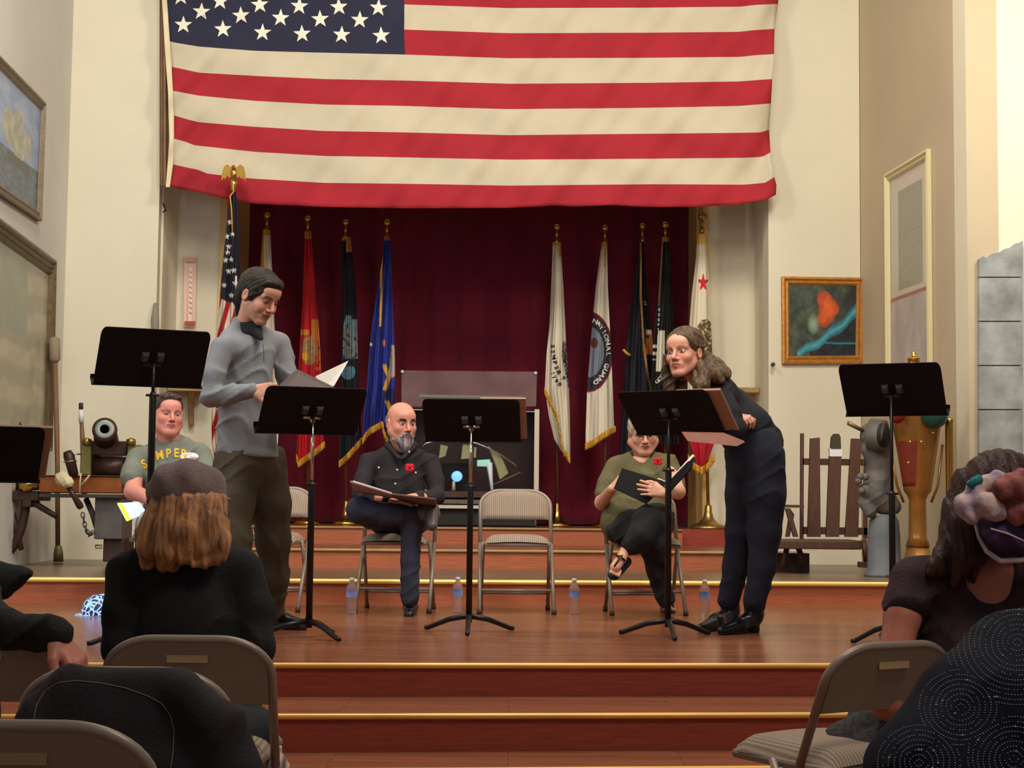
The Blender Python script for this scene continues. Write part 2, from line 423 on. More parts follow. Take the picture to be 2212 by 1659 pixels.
# walls
WL = (-3.93, 14.11); WR = (3.20, 14.82)
def xl(Y): return WL[0]-0.065*(Y-WL[1])
def xr(Y): return WR[0]-0.104*(Y-WR[1])
ZT = 7.2
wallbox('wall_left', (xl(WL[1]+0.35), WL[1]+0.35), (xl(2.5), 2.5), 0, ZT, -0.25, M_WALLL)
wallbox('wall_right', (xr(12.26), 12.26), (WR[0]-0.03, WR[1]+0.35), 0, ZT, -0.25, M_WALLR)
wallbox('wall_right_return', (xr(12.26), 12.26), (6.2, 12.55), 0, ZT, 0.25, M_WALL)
wallbox('wall_back_left', (WL[0], WL[1]), (-3.14, 14.5-0.314), 0, ZT, 0.2, M_WALL)
wallbox('wall_back_right', (2.34, 14.734), (WR[0], WR[1]), 0, ZT, 0.2, M_WALL)
wallbox('wall_niche_left', (-3.14, 14.386), (-3.14, 15.2), 0, ZT, 0.15, M_WALL)
wallbox('wall_niche_right', (2.34, 14.934), (2.34, 15.75), 0, ZT, -0.15, M_WALL)
Y0N = 15.35
wallbox('wall_panel_left', (-3.3, YL(-3.3, Y0N)), (-2.75, YL(-2.75, Y0N)), 0, ZT, 0.2, M_WALL)
wallbox('wall_panel_right', (1.885, YL(1.885, Y0N)), (2.5, YL(2.5, Y0N)), 0, ZT, 0.2, M_WALL)
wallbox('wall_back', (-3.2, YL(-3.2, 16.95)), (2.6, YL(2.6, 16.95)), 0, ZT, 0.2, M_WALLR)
mb = MB()
for (xa, xb, ya, yb) in ((-2.755, -2.69, Y0N-0.03, 16.8), ):
    mb.hexa([(xa, YL(xa, ya), 0.6), (xb, YL(xb, ya), 0.6), (xb, YL(xb, yb), 0.6), (xa, YL(xa, yb), 0.6)], [(xa, YL(xa, ya), ZT), (xb, YL(xb, ya), ZT), (xb, YL(xb, yb), ZT), (xa, YL(xa, yb), ZT)])
struct(mb.build('trim_7', M_GOLDTRIM))
mb = MB(); xa, xb, ya, yb = 1.83, 1.885, Y0N-0.03, 16.8
mb.hexa([(xa, YL(xa, ya), 0.6), (xb, YL(xb, ya), 0.6), (xb, YL(xb, yb), 0.6), (xa, YL(xa, yb), 0.6)], [(xa, YL(xa, ya), ZT), (xb, YL(xb, ya), ZT), (xb, YL(xb, yb), ZT), (xa, YL(xa, yb), ZT)])
mb.tube([(1.835, YL(1.835, Y0N+0.35), 0.9), (1.835, YL(1.835, Y0N+0.35), 6.5)], 0.03, 8)
struct(mb.build('trim_8', M_GOLDTRIM))
# niche ledges
a = PM(1590, 836, 14.98); b = PM(1668, 840, 14.98); mb = MB()
mb.hexa([(a.x-0.05, YL(a.x, 15.0), a.z-0.045), (2.335, YL(2.34, 15.0), a.z-0.045), (2.335, YL(2.34, 15.36), a.z-0.045), (a.x-0.05, YL(a.x, 15.36), a.z-0.045)],
        [(a.x-0.05, YL(a.x, 15.0), a.z), (2.335, YL(2.34, 15.0), a.z), (2.335, YL(2.34, 15.36), a.z), (a.x-0.05, YL(a.x, 15.36), a.z)])
struct(mb.build('trim_9', M_WOODLEDGE))
a = PM(366, 832, 14.98); mb = MB()
mb.hexa([(-3.13, YL(-3.13, 15.0), a.z-0.045), (-2.8, YL(-2.8, 15.0), a.z-0.045), (-2.8, YL(-2.8, 15.36), a.z-0.045), (-3.13, YL(-3.13, 15.36), a.z-0.045)],
        [(-3.13, YL(-3.13, 15.0), a.z), (-2.8, YL(-2.8, 15.0), a.z), (-2.8, YL(-2.8, 15.36), a.z), (-3.13, YL(-3.13, 15.36), a.z)])
struct(mb.build('trim_10', M_WOODLEDGE))
# curtain
M_CURT = mat('maroon_velvet', (112, 26, 46), 0.9, noise=0.22, nscale=1.2, bump=0.25, bscale=120, sheen=0.25, spec=0.2)
mb = MB()
def curt(u, v):
    X = -2.69+4.52*u; z = ZL3+0.015+(6.2-ZL3)*v
    return (X, YL(X, 16.62)+0.022*math.sin(X*19+0.8*math.sin(z*0.8+X*3))+0.008*math.sin(X*43+z*0.5), z)
mb.grid(curt, 340, 40)
tag(solid(mb.build('stage_curtain', M_CURT), 0.006), 'dark maroon velvet curtain hanging closed behind the row of flags', 'curtain')

# ------------------------------------------------------------------ framed pictures
def frame_picture(name, quad, nrm, fw, depth, mats, painter, label, cat, prof=(0.0, 1.0, 0.55, 0.8, 0.35), nu=90, nv=90, glass=None):
    TL, TR, BR, BL = [Vector(q) for q in quad]; nrm = Vector(nrm).normalized()
    root = empty(name, tuple((BL+BR)/2), 0, label, cat)
    ex = (TR-TL).normalized(); ey = (BL-TL).normalized()
    mb = MB(); n = len(prof); rings = []
    for i in range(n):
        t = fw*i/(n-1); h = depth*prof[i] if i else 0.0
        c = [TL+ex*t+ey*t, TR-ex*t+ey*t, BR-ex*t-ey*t, BL+ex*t-ey*t]
        if i == 0: rings.append(c); rings.append([q+nrm*depth*0.9 for q in c]); continue
        rings.append([q+nrm*h for q in c])
    vs = [v for r in rings for v in r]; fs = []
    for i in range(len(rings)-1):
        for k in range(4): fs.append((i*4+k, i*4+(k+1) % 4, (i+1)*4+(k+1) % 4, (i+1)*4+k))
    mb.add(vs, fs, 0); mb.build('frame', mats[0], root)
    mb = MB(); q = [TL+ex*fw*0.9+ey*fw*0.9, TR-ex*fw*0.9+ey*fw*0.9, BR-ex*fw*0.9-ey*fw*0.9, BL+ex*fw*0.9-ey*fw*0.9]
    def fn(u, v): return (q[0]*(1-u)+q[1]*u)*(1-v)+(q[3]*(1-u)+q[2]*u)*v+nrm*depth*0.3
    mb.grid(fn, nu, nv); ob = mb.build('picture', mats[1], root)
    ca = ob.data.color_attributes.new('col', 'FLOAT_COLOR', 'POINT')
    cols = []
    for j in range(nv+1):
        for i in range(nu+1): cols += list(lin(painter(i/nu, j/nv)))
    ca.data.foreach_set('color', cols)
    mb = MB(); c = [p-nrm*0.0 for p in (TL, TR, BR, BL)]; mb.hexa([c[0]+nrm*0.001, c[1]+nrm*0.001, c[2]+nrm*0.001, c[3]+nrm*0.001], [p+nrm*depth*0.25 for p in c]); mb.build('backing', mats[0], root)
    wparent(root); return root
def vn(x, y, s=0):
    return math.sin(x*2.1+1.7*math.sin(y*1.3+s)+s)*math.cos(y*1.9+1.3*math.sin(x*1.1+s*2))
def fbm(x, y, s=0): return vn(x, y, s)*0.5+vn(x*2.3, y*2.3, s+3)*0.3+vn(x*5.1, y*5.1, s+7)*0.2
def mixc(a, b, t):
    t = max(0, min(1, t)); return tuple(a[i]*(1-t)+b[i]*t for i in range(3))
def PWL(px, py):   # left wall plane X + 0.065 Y = c
    d = ray(px, py); c = WL[0]+0.065*WL[1]; t = (c-0.0)/(d.x+0.065*d.y); return CAM+d*t
def PWR(px, py):
    d = ray(px, py); c = WR[0]+0.104*WR[1]; t = c/(d.x+0.104*d.y); return CAM+d*t
def vert(pt, z): return Vector((pt.x, pt.y, z))
NL = Vector((1, 0.065, 0)).normalized(); NR = Vector((-1, -0.104, 0)).normalized()
M_PIC = attr_mat('painted_canvas', 0.5); M_PIC.node_tree.nodes['Principled BSDF'].inputs['Coat Weight'].default_value = 0.15
M_FR_SILV = mat('silvered_oak_frame', (128, 114, 92), 0.5, noise=0.2, nscale=20)
M_FR_BRONZE = mat('bronze_frame', (104, 88, 58), 0.45, metal=0.2, noise=0.25, nscale=18)
M_FR_GOLD = mat('gold_frame', (186, 128, 58), 0.4, metal=0.35, noise=0.2, nscale=25)
M_FR_CREAM = mat('cream_frame', (216, 204, 160), 0.5)
def ship(u, v):
    c = mixc((112, 140, 178), (176, 190, 205), 0.5+0.5*fbm(u*6, v*6, 1))
    if v > 0.62: c = mixc((86, 100, 112), (120, 132, 138), 0.5+0.7*fbm(u*16, v*26, 4))
    for (cx_, cy_, rx, ry) in ((0.68, 0.5, 0.12, 0.15), (0.52, 0.42, 0.09, 0.16), (0.8, 0.45, 0.07, 0.13), (0.66, 0.3, 0.07, 0.09)):
        d = ((u-cx_)/rx)**2+((v-cy_)/ry)**2
        if d < 1: c = mixc((158, 160, 142), (190, 190, 170), fbm(u*20, v*10, 2)+0.4)
    if abs(v-0.68) < 0.05 and 0.5 < u < 0.86: c = (96, 100, 92)
    return c
a = PWL(88, 222); b = PWL(79, 478); c1 = PWL(-75, 56); c2 = PWL(-75, 376)
frame_picture('ship_painting', (c1, a, b, c2), NL, 0.075, 0.05, (M_FR_SILV, M_PIC), ship,
              'painting of a sailing ship in a silvery frame, high on the left wall', 'painting', nu=120, nv=80)
def oldflag(u, v):
    wv = 0.012*math.sin(u*14+v*3)+0.008*math.sin(u*31+1)+0.06*u
    s = (v+wv)*9
    c = mixc((198, 190, 160), (172, 166, 142), 0.5+1.2*math.sin(s*math.pi))
    if v < 0.46 and u < 0.72: c = mixc((166, 172, 152), (150, 158, 140), 0.5+0.5*fbm(u*5, v*5, 2))
    return mixc(c, (140, 136, 116), 0.25+0.25*fbm(u*9, v*9, 6))
a = PWL(106, 563); b = PWL(97, 975); c1 = PWL(-90, 418); c2 = PWL(-90, 945)
frame_picture('framed_flag', (c1, a, b, c2), NL, 0.14, 0.07, (M_FR_BRONZE, M_PIC), oldflag,
              'faded old striped flag in a dark bronze frame, low on the left wall', 'framed flag', prof=(0, 1, 0.6, 0.9, 0.5, 0.8, 0.3))
def fire(u, v):
    c = mixc((46, 58, 52), (84, 92, 74), 0.5+0.8*fbm(u*7, v*7, 3))
    c = mixc(c, (30, 34, 36), (u-0.55)*1.6+0.5*fbm(u*8, v*6, 5))
    d = ((u-0.55+0.04*math.sin(v*14))/0.15)**2+((v-0.34)/0.26)**2
    if d < 1: c = mixc((226, 98, 38), (150, 64, 38), d+0.4*fbm(u*20, v*16, 4))
    d = ((u-0.36)/0.1)**2+((v-0.55)/0.16)**2
    if d < 1: c = mixc((140, 164, 136), c, d)
    e = v-(0.98-0.62*u**1.5+0.02*math.sin(u*18))
    if abs(e) < 0.05+0.05*u and u > 0.12: c = mixc((74, 164, 176), (40, 96, 112), abs(e)*14+0.3*fbm(u*22, v*22, 8))
    elif e > 0.05 and u > 0.3: c = mixc((20, 24, 32), (34, 44, 52), 0.5+fbm(u*9, v*9, 9))
    if abs(v-0.80-0.02*u) < 0.012 and u > 0.5: c = (44, 118, 132)
    return c
q = [PM(1687, 598, 14.5), PM(1866, 601, 14.5), PM(1864, 786, 14.5), PM(1688, 787, 14.5)]
NB = Vector((M, -1, 0)).normalized()
frame_picture('abstract_painting', q, NB, 0.075, 0.045, (M_FR_GOLD, M_PIC), fire,
              'gold framed painting of orange fire and a blue streak on the right wall', 'painting', nu=120, nv=120)
def doc(u, v):
    c = (204, 196, 178)
    if 0.22 < u < 0.86 and 0.08 < v < 0.58:
        c = (150, 150, 134) if (int(v*150) % 2 and fbm(u*60, int(v*150), 1) > -0.3) else (166, 164, 146)
    if v > 0.61: c = mixc((196, 186, 176), (176, 166, 160), 0.5+fbm(u*4, v*4, 1))
    if 0.605 < v < 0.62: c = (168, 118, 104)
    return c
a = PWR(1920, 378); b = PWR(2014, 321); zb = PWR(2014, 815).z
a = vert(a, (a.z+b.z)/2); b = vert(b, a.z)
frame_picture('framed_document', (a, b, vert(b, zb), vert(a, zb)), NR, 0.075, 0.05, (M_FR_CREAM, M_PIC), doc,
              'tall cream framed sheet of small print on the tan right side wall', 'framed document', nu=60, nv=160)
# stone slabs with ragged top on the bright right wall
root = empty('stone_slab_mural', (3.7, 12.2, 1.1), 0, 'grey mottled slab mural with ragged sloping top edge at far right wall', 'mural')
M_SLAB = mat('grey_stone', (168, 172, 170), 0.8, c2=(120, 124, 124), nscale=5, bump=0.3, bscale=30)
rows = [540, 602, 697, 792, 887, 982, 1077, 1170]
def PR(px, py):
    d = ray(px, py); k = 0.29/(6.2-xr(12.26)); c = 12.26-k*xr(12.26); return CAM+d*(c/(d.y-k*d.x))
for i in range(7):
    yt, yb = rows[i], rows[i+1]-2.5
    if i == 0: top = [(2111, 562), (2119, 556), (2128, 559), (2140, 550), (2156, 547), (2166, 540), (2178, 537), (2190, 528), (2200, 526), (2205, 522)]
    else: top = [(2111, yt), (2205, yt)]
    pts = [PR(*p) for p in top]+[PR(2205, yb), PR(2111, yb)]
    mb = MB(); mb.prism([p+Vector((0.0, -0.005, 0)) for p in pts[::-1]], (0, -0.045, 0)); mb.build('slab', M_SLAB, root)
wparent(root)
# ------------------------------------------------------------------ the large flag across the back
M_RED = mat('flag_red', (164, 32, 46), 0.85, noise=0.08, nscale=3, bump=0.1, bscale=150)
M_WHITE = mat('flag_white', (200, 190, 166), 0.85, noise=0.05, nscale=3, bump=0.1, bscale=150)
M_BLUE = mat('flag_blue', (38, 38, 62), 0.85, noise=0.12, nscale=3, bump=0.1, bscale=150)
M_STAR = mat('star_white', (232, 230, 212), 0.8)
def interp(l, x):
    return float(np.interp(x, [p[0] for p in l], [p[1] for p in l]))
B1 = [(362, 87), (371, 91), (430, 101), (550, 110), (700, 114), (871, 118), (1100, 126), (1400, 125), (1600, 123), (1636, 119), (1675, 117)]
B2 = [(368, 144), (430, 157), (550, 164), (700, 171), (871, 174), (1100, 181), (1400, 179), (1600, 176), (1640, 173), (1670, 171)]
B3 = [(372, 196), (400, 201), (430, 207), (550, 218), (700, 226), (871, 229), (1100, 236), (1400, 233), (1600, 229), (1670, 223)]
B4 = [(374, 249), (405, 258), (430, 264), (550, 274), (700, 283), (871, 286), (1100, 292), (1400, 289), (1600, 287), (1645, 286), (1662, 280)]
B5 = [(374, 299), (400, 306), (420, 314), (550, 328), (700, 337), (871, 340), (1100, 345), (1400, 343), (1600, 341), (1645, 339), (1666, 328)]
B6 = [(372, 355), (400, 361), (430, 367), (450, 375), (500, 381), (550, 386), (700, 395), (871, 397), (1100, 401), (1400, 398), (1600, 399), (1645, 395), (1672, 380)]
B7 = [(365, 404), (430, 415), (480, 428), (550, 440), (700, 447), (871, 450), (1100, 449), (1200, 444), (1250, 446), (1320, 443), (1400, 447), (1500, 447), (1600, 441), (1660, 430), (1677, 420)]
B0 = [(p[0], p[1]-54) for p in B1]
def bnd(k, x):
    L = [B1, B2, B3, B4, B5, B6, B7]
    return interp(L[k-1], x) if k >= 1 else interp(B1, x)-54.2*(1-k)
XLE = [(-260, 352), (0, 361), (89, 367), (144, 371), (200, 374), (250, 376), (300, 376), (356, 374), (404, 367)]
XRE = [(-260, 1688), (0, 1681), (10, 1680), (64, 1673), (117, 1672), (171, 1668), (224, 1665), (280, 1661), (328, 1664), (345, 1665), (380, 1672), (400, 1677), (430, 1675)]
def flagY(x, y):
    w_ = 0.018*math.sin(x*0.035+y*0.02)+0.012*math.sin(x*0.02-y*0.05+1.2)+0.008*math.sin(x*0.09+y*0.07)
    lf = math.exp(-((x-360)/90.0)**2); w_ += lf*0.03*math.sin(x*0.05+y*0.06)
    rt = math.exp(-((x-1672)/40.0)**2); w_ += rt*(0.05*math.sin(y*0.03+x*0.06))
    return 14.28+w_
NX = 170
def fpt(u, k, t):
    # u across, stripe band between boundary k and k+1, t within
    y0 = 89+54*(k-1)+54*t
    xl_ = interp(XLE, y0); xr_ = interp(XRE, y0)
    x = xl_+(xr_-xl_)*u
    y = bnd(k, x)*(1-t)+bnd(k+1, x)*t
    xl_ = interp(XLE, y); xr_ = interp(XRE, y); x = xl_+(xr_-xl_)*u
    return x, y
root = empty('large_flag', tuple(PM(1020, 440, 14.28)), 0, 'huge red and white striped flag with blue star field hung across the back wall', 'flag')
mb = MB(); NR_ = 6; rowsk = []
for k in range(-6, 7):
    for t in range(NR_): rowsk.append((k, t/NR_))
rowsk.append((6, 1.0))
vs = []; XC = 871
for (k, t) in rowsk:
    for i in range(NX+1):
        x, y = fpt(i/NX, k, t)
        vs.append(tuple(PM(x, y, flagY(x, y)))) 
fs = []; mi = []
icol = int(round((871-366)/(1672-366)*NX))
for j in range(len(rowsk)-1):
    k = rowsk[j][0]
    for i in range(NX):
        a = j*(NX+1)+i; fs.append((a, a+1, a+NX+2, a+NX+1))
        if k <= 0 and i < icol: mi.append(2)
        else: mi.append(0 if (k % 2 == 0) else 1)
mb.v = vs; mb.f = fs; mb.mi = mi; mb.sm = [True]*len(fs)
fl = mb.build('flag_cloth', [M_RED, M_WHITE, M_BLUE], root); solid(fl, 0.004)
# stars
mb = MB(); yrows = [(53, 396, 6, 0.0), (20, 435, 5, 0), (-7, 390, 6, 0), (-44, 432, 5, 0), (-72, 388, 6, 0), (-110, 430, 5, 0), (-140, 386, 6, 0), (-178, 428, 5, 0), (-206, 384, 6, 0)]
for (yy, x0, n, _) in yrows:
    for i in range(n):
        cx = x0+85.5*i; cy = yy+interp([(0, 0), (80, 9), (170, 17), (250, 20), (340, 22), (430, 24)], cx-x0+(x0-390))
        pts = []
        for q in range(10):
            r_ = 20 if q % 2 == 0 else 8.0; an = -math.pi/2+q*math.pi/5+0.05*math.sin(i*3+yy)
            x = cx+r_*math.cos(an); y = cy+r_*math.sin(an); pts.append(PM(x, y, flagY(x, y)-0.006))
        c = PM(cx, cy, flagY(cx, cy)-0.008)
        mb.add([c]+pts, [(0, 1+q, 1+(q+1) % 10) for q in range(10)])
mb.build('star_pattern', M_STAR, root)
# header band
mb = MB()
def hd(u, v):
    y = -250+654*v; xi = interp(XLE, y); xo = interp([(-260, 340), (0, 350), (100, 356), (200, 363), (300, 366), (355, 362), (404, 358)], y)
    x = xo+(xi-xo)*u; return PM(x, y, flagY(x, y)+0.004)
mb.grid(hd, 4, 60); mb.build('header_band', mat('canvas_header', (226, 212, 176), 0.8), root)
wparent(root)
# brown strip standing in for the shadow and dark reveal behind the hoist
mb = MB()
def fd(u, v):
    y = -200+600*v; x = 345+(367-345)*u; return PM(x, y, 14.40+0.05*math.sin(u*9))
mb.grid(fd, 12, 30); tag(mb.build('hoist_shade_strip', mat('brown_shade', (150, 120, 92), 0.9, noise=0.15)), 'narrow brown strip standing in for shade beside the hoist edge of the huge flag', 'shade strip')

# ------------------------------------------------------------------ furled flags on poles
M_BRASS = mat('brass', (206, 164, 84), 0.22, metal=1.0)
M_BRASSR = mat('old_brass', (172, 140, 76), 0.32, metal=0.9, noise=0.12)
M_CHROME = mat('chrome', (200, 190, 180), 0.15, metal=1.0)
M_POLE = mat('pole_wood', (96, 60, 42), 0.35, noise=0.1, coat=0.4)
M_FLAGC = attr_mat('flag_cloth', 0.8, bump=0.08, bscale=180)
M_FRINGE = mat('gold_fringe', (214, 160, 48), 0.7, noise=0.2, nscale=60, bump=0.4, bscale=220)
GOLD = (206, 156, 54)
def flag_on_pole(px, ybase, zb, Y0, ytop, sil, colf, label, fin='ball', side=1, nfold=3.0, fringe=None, seed=0, base_r=0.13, pole_px=None, text=None, polem=None, amp=0.05, cord=None):
    base = PM(px, ybase, Y0); base.z = zb
    top = PM(px if pole_px is None else pole_px, ytop, Y0)
    root = empty('flag_on_pole', tuple(base), 0, label, 'flag')
    mb = MB(); mb.lathe([(0.001, 0), (base_r, 0.0), (base_r, 0.018), (base_r*0.93, 0.035), (base_r*0.55, 0.055), (base_r*0.3, 0.10), (base_r*0.2, 0.16), (base_r*0.17, 0.22), (0.02, 0.23)], base, 32)
    mb.build('stand', M_BRASSR if fin == 'eagle' or fin == 'bigball' else M_CHROME if fin == 'chrome' else M_BRASS, root)
    tp = top-Vector((0, 0, 0.13))
    mb = MB(); mb.tube([base+Vector((0, 0, 0.15)), tp], 0.016, 12); mb.build('pole', polem or M_POLE, root)
    mb = MB(); r = 0.043 if fin == 'bigball' else 0.036
    if fin != 'eagle':
        mb.ball(top, r); mb.lathe([(0.012, -0.17), (0.02, -0.165), (0.02, -0.12), (0.012, -0.11), (0.012, -0.08), (0.02, -0.07), (0.012, -0.06), (0.010, -0.03)], top, 16)
        mb.build('finial_ball', M_BRASSR if fin == 'bigball' else M_BRASS, root)
    else:
        mb.ball(top, 0.03, sc=(1, 0.9, 1.5)); mb.ball(top+Vector((0, -0.02, 0.05)), 0.02); mb.tube([top+Vector((0, -0.035, 0.05)), top+Vector((0, -0.06, 0.04))], [0.008, 0.001], 8)
        mb.lathe([(0.012, -0.22), (0.024, -0.21), (0.02, -0.13), (0.03, -0.1), (0.03, -0.06), (0.012, -0.05), (0.02, -0.03)], top, 16)
        for sx in (-1, 1):
            w_ = [(0, 0.02), (0.03, 0.06), (0.055, 0.08), (0.085, 0.06), (0.10, 0.0), (0.105, -0.07), (0.085, -0.04), (0.07, -0.05), (0.055, -0.02), (0.035, -0.04), (0.015, -0.02)]
            mb.prism([top+Vector((sx*a, 0.012, b)) for a, b in (w_ if sx < 0 else w_[::-1])], (0, -0.02, 0))
        mb.build('eagle_finial', M_BRASS, root)
    # cloth
    y0, y1 = sil[0][0], sil[-1][0]; nv = int((y1-y0)/2.2); nu = 46
    lx = [(s[0], s[1]) for s in sil]; rx = [(s[0], s[2]) for s in sil]
    lb = fringe['line'] if fringe else None
    def cut(x, y):   # slanting bottom edge
        return y
    def pos(u, v):
        y = y0+(y1-y0)*v
        if lb:
            xl__ = interp(lx, y); xr__ = interp(rx, y); x = xl__+(xr__-xl__)*u
            yb_ = interp(lb, x); y = y0+(yb_-y0)*v
        a = interp(lx, y); b = interp(rx, y); x = a+(b-a)*u
        g = 0.35+0.65*v
        dy = amp*g*(math.sin(u*nfold*2*math.pi+seed+1.2*math.sin(v*4+seed))+0.4*math.sin(u*nfold*4.4*math.pi+v*5+seed))
        dy -= 0.07*math.sin(math.pi*u)
        return x, y, dy
    vs = []; cols = []
    for j in range(nv+1):
        for i in range(nu+1):
            x, y, dy = pos(i/nu, j/nv); vs.append(tuple(PM(x, y, Y0-0.03+dy))); cols += list(lin(colf(i/nu, j/nv, x, y)))
    mb = MB(); fs = []
    for j in range(nv):
        for i in range(nu):
            a = j*(nu+1)+i; fs.append((a, a+1, a+nu+2, a+nu+1))
    mb.add(vs, fs, 0, True); ob = mb.build('flag_cloth', M_FLAGC, root)
    ca = ob.data.color_attributes.new('col', 'FLOAT_COLOR', 'POINT'); ca.data.foreach_set('color', cols)
    # back sheet gives the furled bundle its depth
    vs2 = []
    for j in range(0, nv+1, 4):
        for i in range(nu+1):
            x, y, dy = pos(i/nu, j/nv); vs2.append(tuple(PM(x, y, Y0+0.02+0.08*math.sin(math.pi*i/nu)+0.5*amp*math.sin(i/nu*17+seed))))
    nr = len(range(0, nv+1, 4)); mb = MB(); fs = []
    for j in range(nr-1):
        for i in range(nu):
            a = j*(nu+1)+i; fs.append((a+nu+1, a+nu+2, a+1, a))
    mb.add(vs2, fs, 0, True); ob2 = mb.build('flag_back_fold', M_FLAGC, root)
    cc = []
    for j in range(0, nv+1, 4):
        for i in range(nu+1):
            x, y, dy = pos(i/nu, j/nv); cc += list(lin(colf(i/nu, min(j/nv, 1), x, y)))
    ob2.data.color_attributes.new('col', 'FLOAT_COLOR', 'POINT').data.foreach_set('color', cc)
    if fringe:
        mb = MB(); L = fringe['line']; hgt = fringe.get('h', 14); n = 40
        def fr(u, v):
            x = L[0][0]+(L[-1][0]-L[0][0])*u; yb_ = interp(L, x); a = interp(lx, yb_); b = interp(rx, yb_); uu = (x-a)/max(1, b-a)
            dy = amp*(math.sin(uu*nfold*2*math.pi+seed+1.2*math.sin(4+seed)))-0.07*math.sin(math.pi*max(0, min(1, uu)))
            return PM(x+0.8*math.sin(u*160), yb_-4+hgt*v+1.2*math.sin(u*90), Y0-0.045+dy)
        mb.grid(fr, 80, 3); ob = mb.build('fringe', M_FRINGE, root); solid(ob, 0.01)
    if cord:
        mb = MB(); mb.tube([PM(x, y, Y0-0.12) for x, y in cord[0]], cord[1], 8, flat=0.5); mb.build('fringe_edge', M_FRINGE, root)
    if text:
        bc = BVHTree.FromPolygons([Vector(q) for q in vs], [(j*(nu+1)+i, j*(nu+1)+i+1, (j+1)*(nu+1)+i+1, (j+1)*(nu+1)+i) for j in range(nv) for i in range(nu)])
        for (s_, pts, size, m_) in text:      # letters standing along a path of pixels
            mb = MB(); n = len(s_)
            for q, chx in enumerate(s_):
                if chx == ' ': continue
                x, y, ang = pts[q]; vs_, fs_ = textmesh(chx, 1.0)
                ca_, sa_ = math.cos(ang), math.sin(ang)
                out = []
                for v in vs_:
                    a = v.x*size*1.25; b = -v.y*size; X_ = x+a*ca_-b*sa_; Y_ = y+a*sa_+b*ca_
                    yy = Y_; aa = interp(lx, yy); bb = interp(rx, yy); uu = min(1, max(0, (X_-aa)/max(1, bb-aa))); vv = (yy-y0)/(y1-y0)
                    dy = amp*(0.35+0.65*vv)*(math.sin(uu*nfold*2*math.pi+seed+1.2*math.sin(vv*4+seed))+0.4*math.sin(uu*nfold*4.4*math.pi+vv*5+seed))-0.07*math.sin(math.pi*uu)
                    out.append(stick(bc, X_, Y_, 0.010, PM(X_, Y_, Y0-0.045+dy)))
                mb.add(out, fs_)
            mb.build('lettering', m_, root)
    wparent(root); return root
M_INK = mat('black_lettering', (28, 26, 34), 0.8); M_INKW = mat('white_lettering', (226, 222, 214), 0.8)
def instar(x, y, cx, cy, r):
    dx, dy = x-cx, y-cy; d = math.hypot(dx, dy)
    if d > r: return False
    a = (math.atan2(dx, -dy)) % (2*math.pi/5); a = abs(a-math.pi/5) if True else a
    k = a/(math.pi/5)            # 0 at valley, 1 at tip
    return d < r*(0.42+0.58*k**1.6)
def usf(u, v, x, y):
    edge = interp([(620, 480), (650, 495), (700, 520)], y)
    if y < interp([(470, 640), (490, 652), (505, 655), (515, 700)], x):
        for (sx, sy) in ((497, 480), (490, 511), (502, 505), (494, 533), (487, 562), (499, 560), (494, 586), (505, 584), (484, 616), (500, 638), (492, 545), (508, 612)):
            if instar(x, y, sx, sy, 6.5): return (216, 216, 210)
        if x > 508 and 595 < y < 625 and x < 512: return (214, 200, 190)
        return (24, 22, 36)
    s = (x-470+(y-640)*0.28)/11
    return (168, 26, 32) if int(s) % 2 == 0 else (218, 208, 190)
flag_on_pole(505, 1150, ZL2, 14.05, 375, [(412, 499, 510), (440, 495, 513), (500, 488, 516), (600, 478, 520), (680, 472, 521), (760, 466, 524), (860, 459, 526), (900, 456, 524), (960, 458, 520), (1005, 466, 512)], usf,
             'furled star-spangled flag under a gold eagle at the left edge of the curtain', 'eagle', nfold=2.5, seed=1,
             cord=([(506, 412), (497, 424), (500, 450), (502, 500)], 0.012))
def capedge(c, gold_top=18, edge=None):
    def f(u, v, x, y):
        return c(u, v, x, y)
    return f
def white1(u, v, x, y):
    if x < interp([(500, 571), (560, 570), (600, 574), (640, 572)], y) or y < 508: return GOLD
    return (222, 214, 196)
flag_on_pole(577, 1133, ZL3, 15.75, 466, [(496, 568, 584), (560, 563, 587), (620, 562, 590), (700, 562, 593), (800, 560, 598), (900, 556, 604), (960, 560, 600)], white1,
             'white furled flag with gold edge, directly behind the standing reader in grey', nfold=1.6, seed=2)
def marines(u, v, x, y):
    if y < 515: return (202, 130, 66)
    c = (186, 24, 34)
    if x < interp([(515, 640), (640, 652), (800, 641)], y): return (176, 120, 60)
    n = fbm(x*0.11, y*0.11, 2)
    if 678 < y < 800:
        if x > 673 and 690 < y < 735: return (198, 122, 52)
        if ((x-668)/17)**2+((y-757)/32)**2 < 1:
            if ((x-658)/8)**2+((y-770)/9)**2 < 1: return (214, 156, 44)
            if int((x-650)/6+n*1.5) % 2: return (168, 140, 96)
            return (150, 118, 78)
        if x > 681 and y > 728 and n > -0.25: return (188, 104, 46)
        if 712 < y < 724 and x < 668: return (206, 134, 62)
    return c
flag_on_pole(665, 1133, ZL3, 15.75, 473, [(500, 658, 672), (515, 658, 673), (560, 656, 677), (640, 654, 683), (700, 651, 688), (760, 647, 692), (840, 643, 694), (900, 642, 699), (1003, 640, 701)], marines,
             'scarlet furled flag with gold emblem and gold fringe, left of the navy one', nfold=2.3, seed=3, fringe=dict(line=[(640, 985), (645, 1000), (655, 992), (680, 975), (701, 957)], h=14))
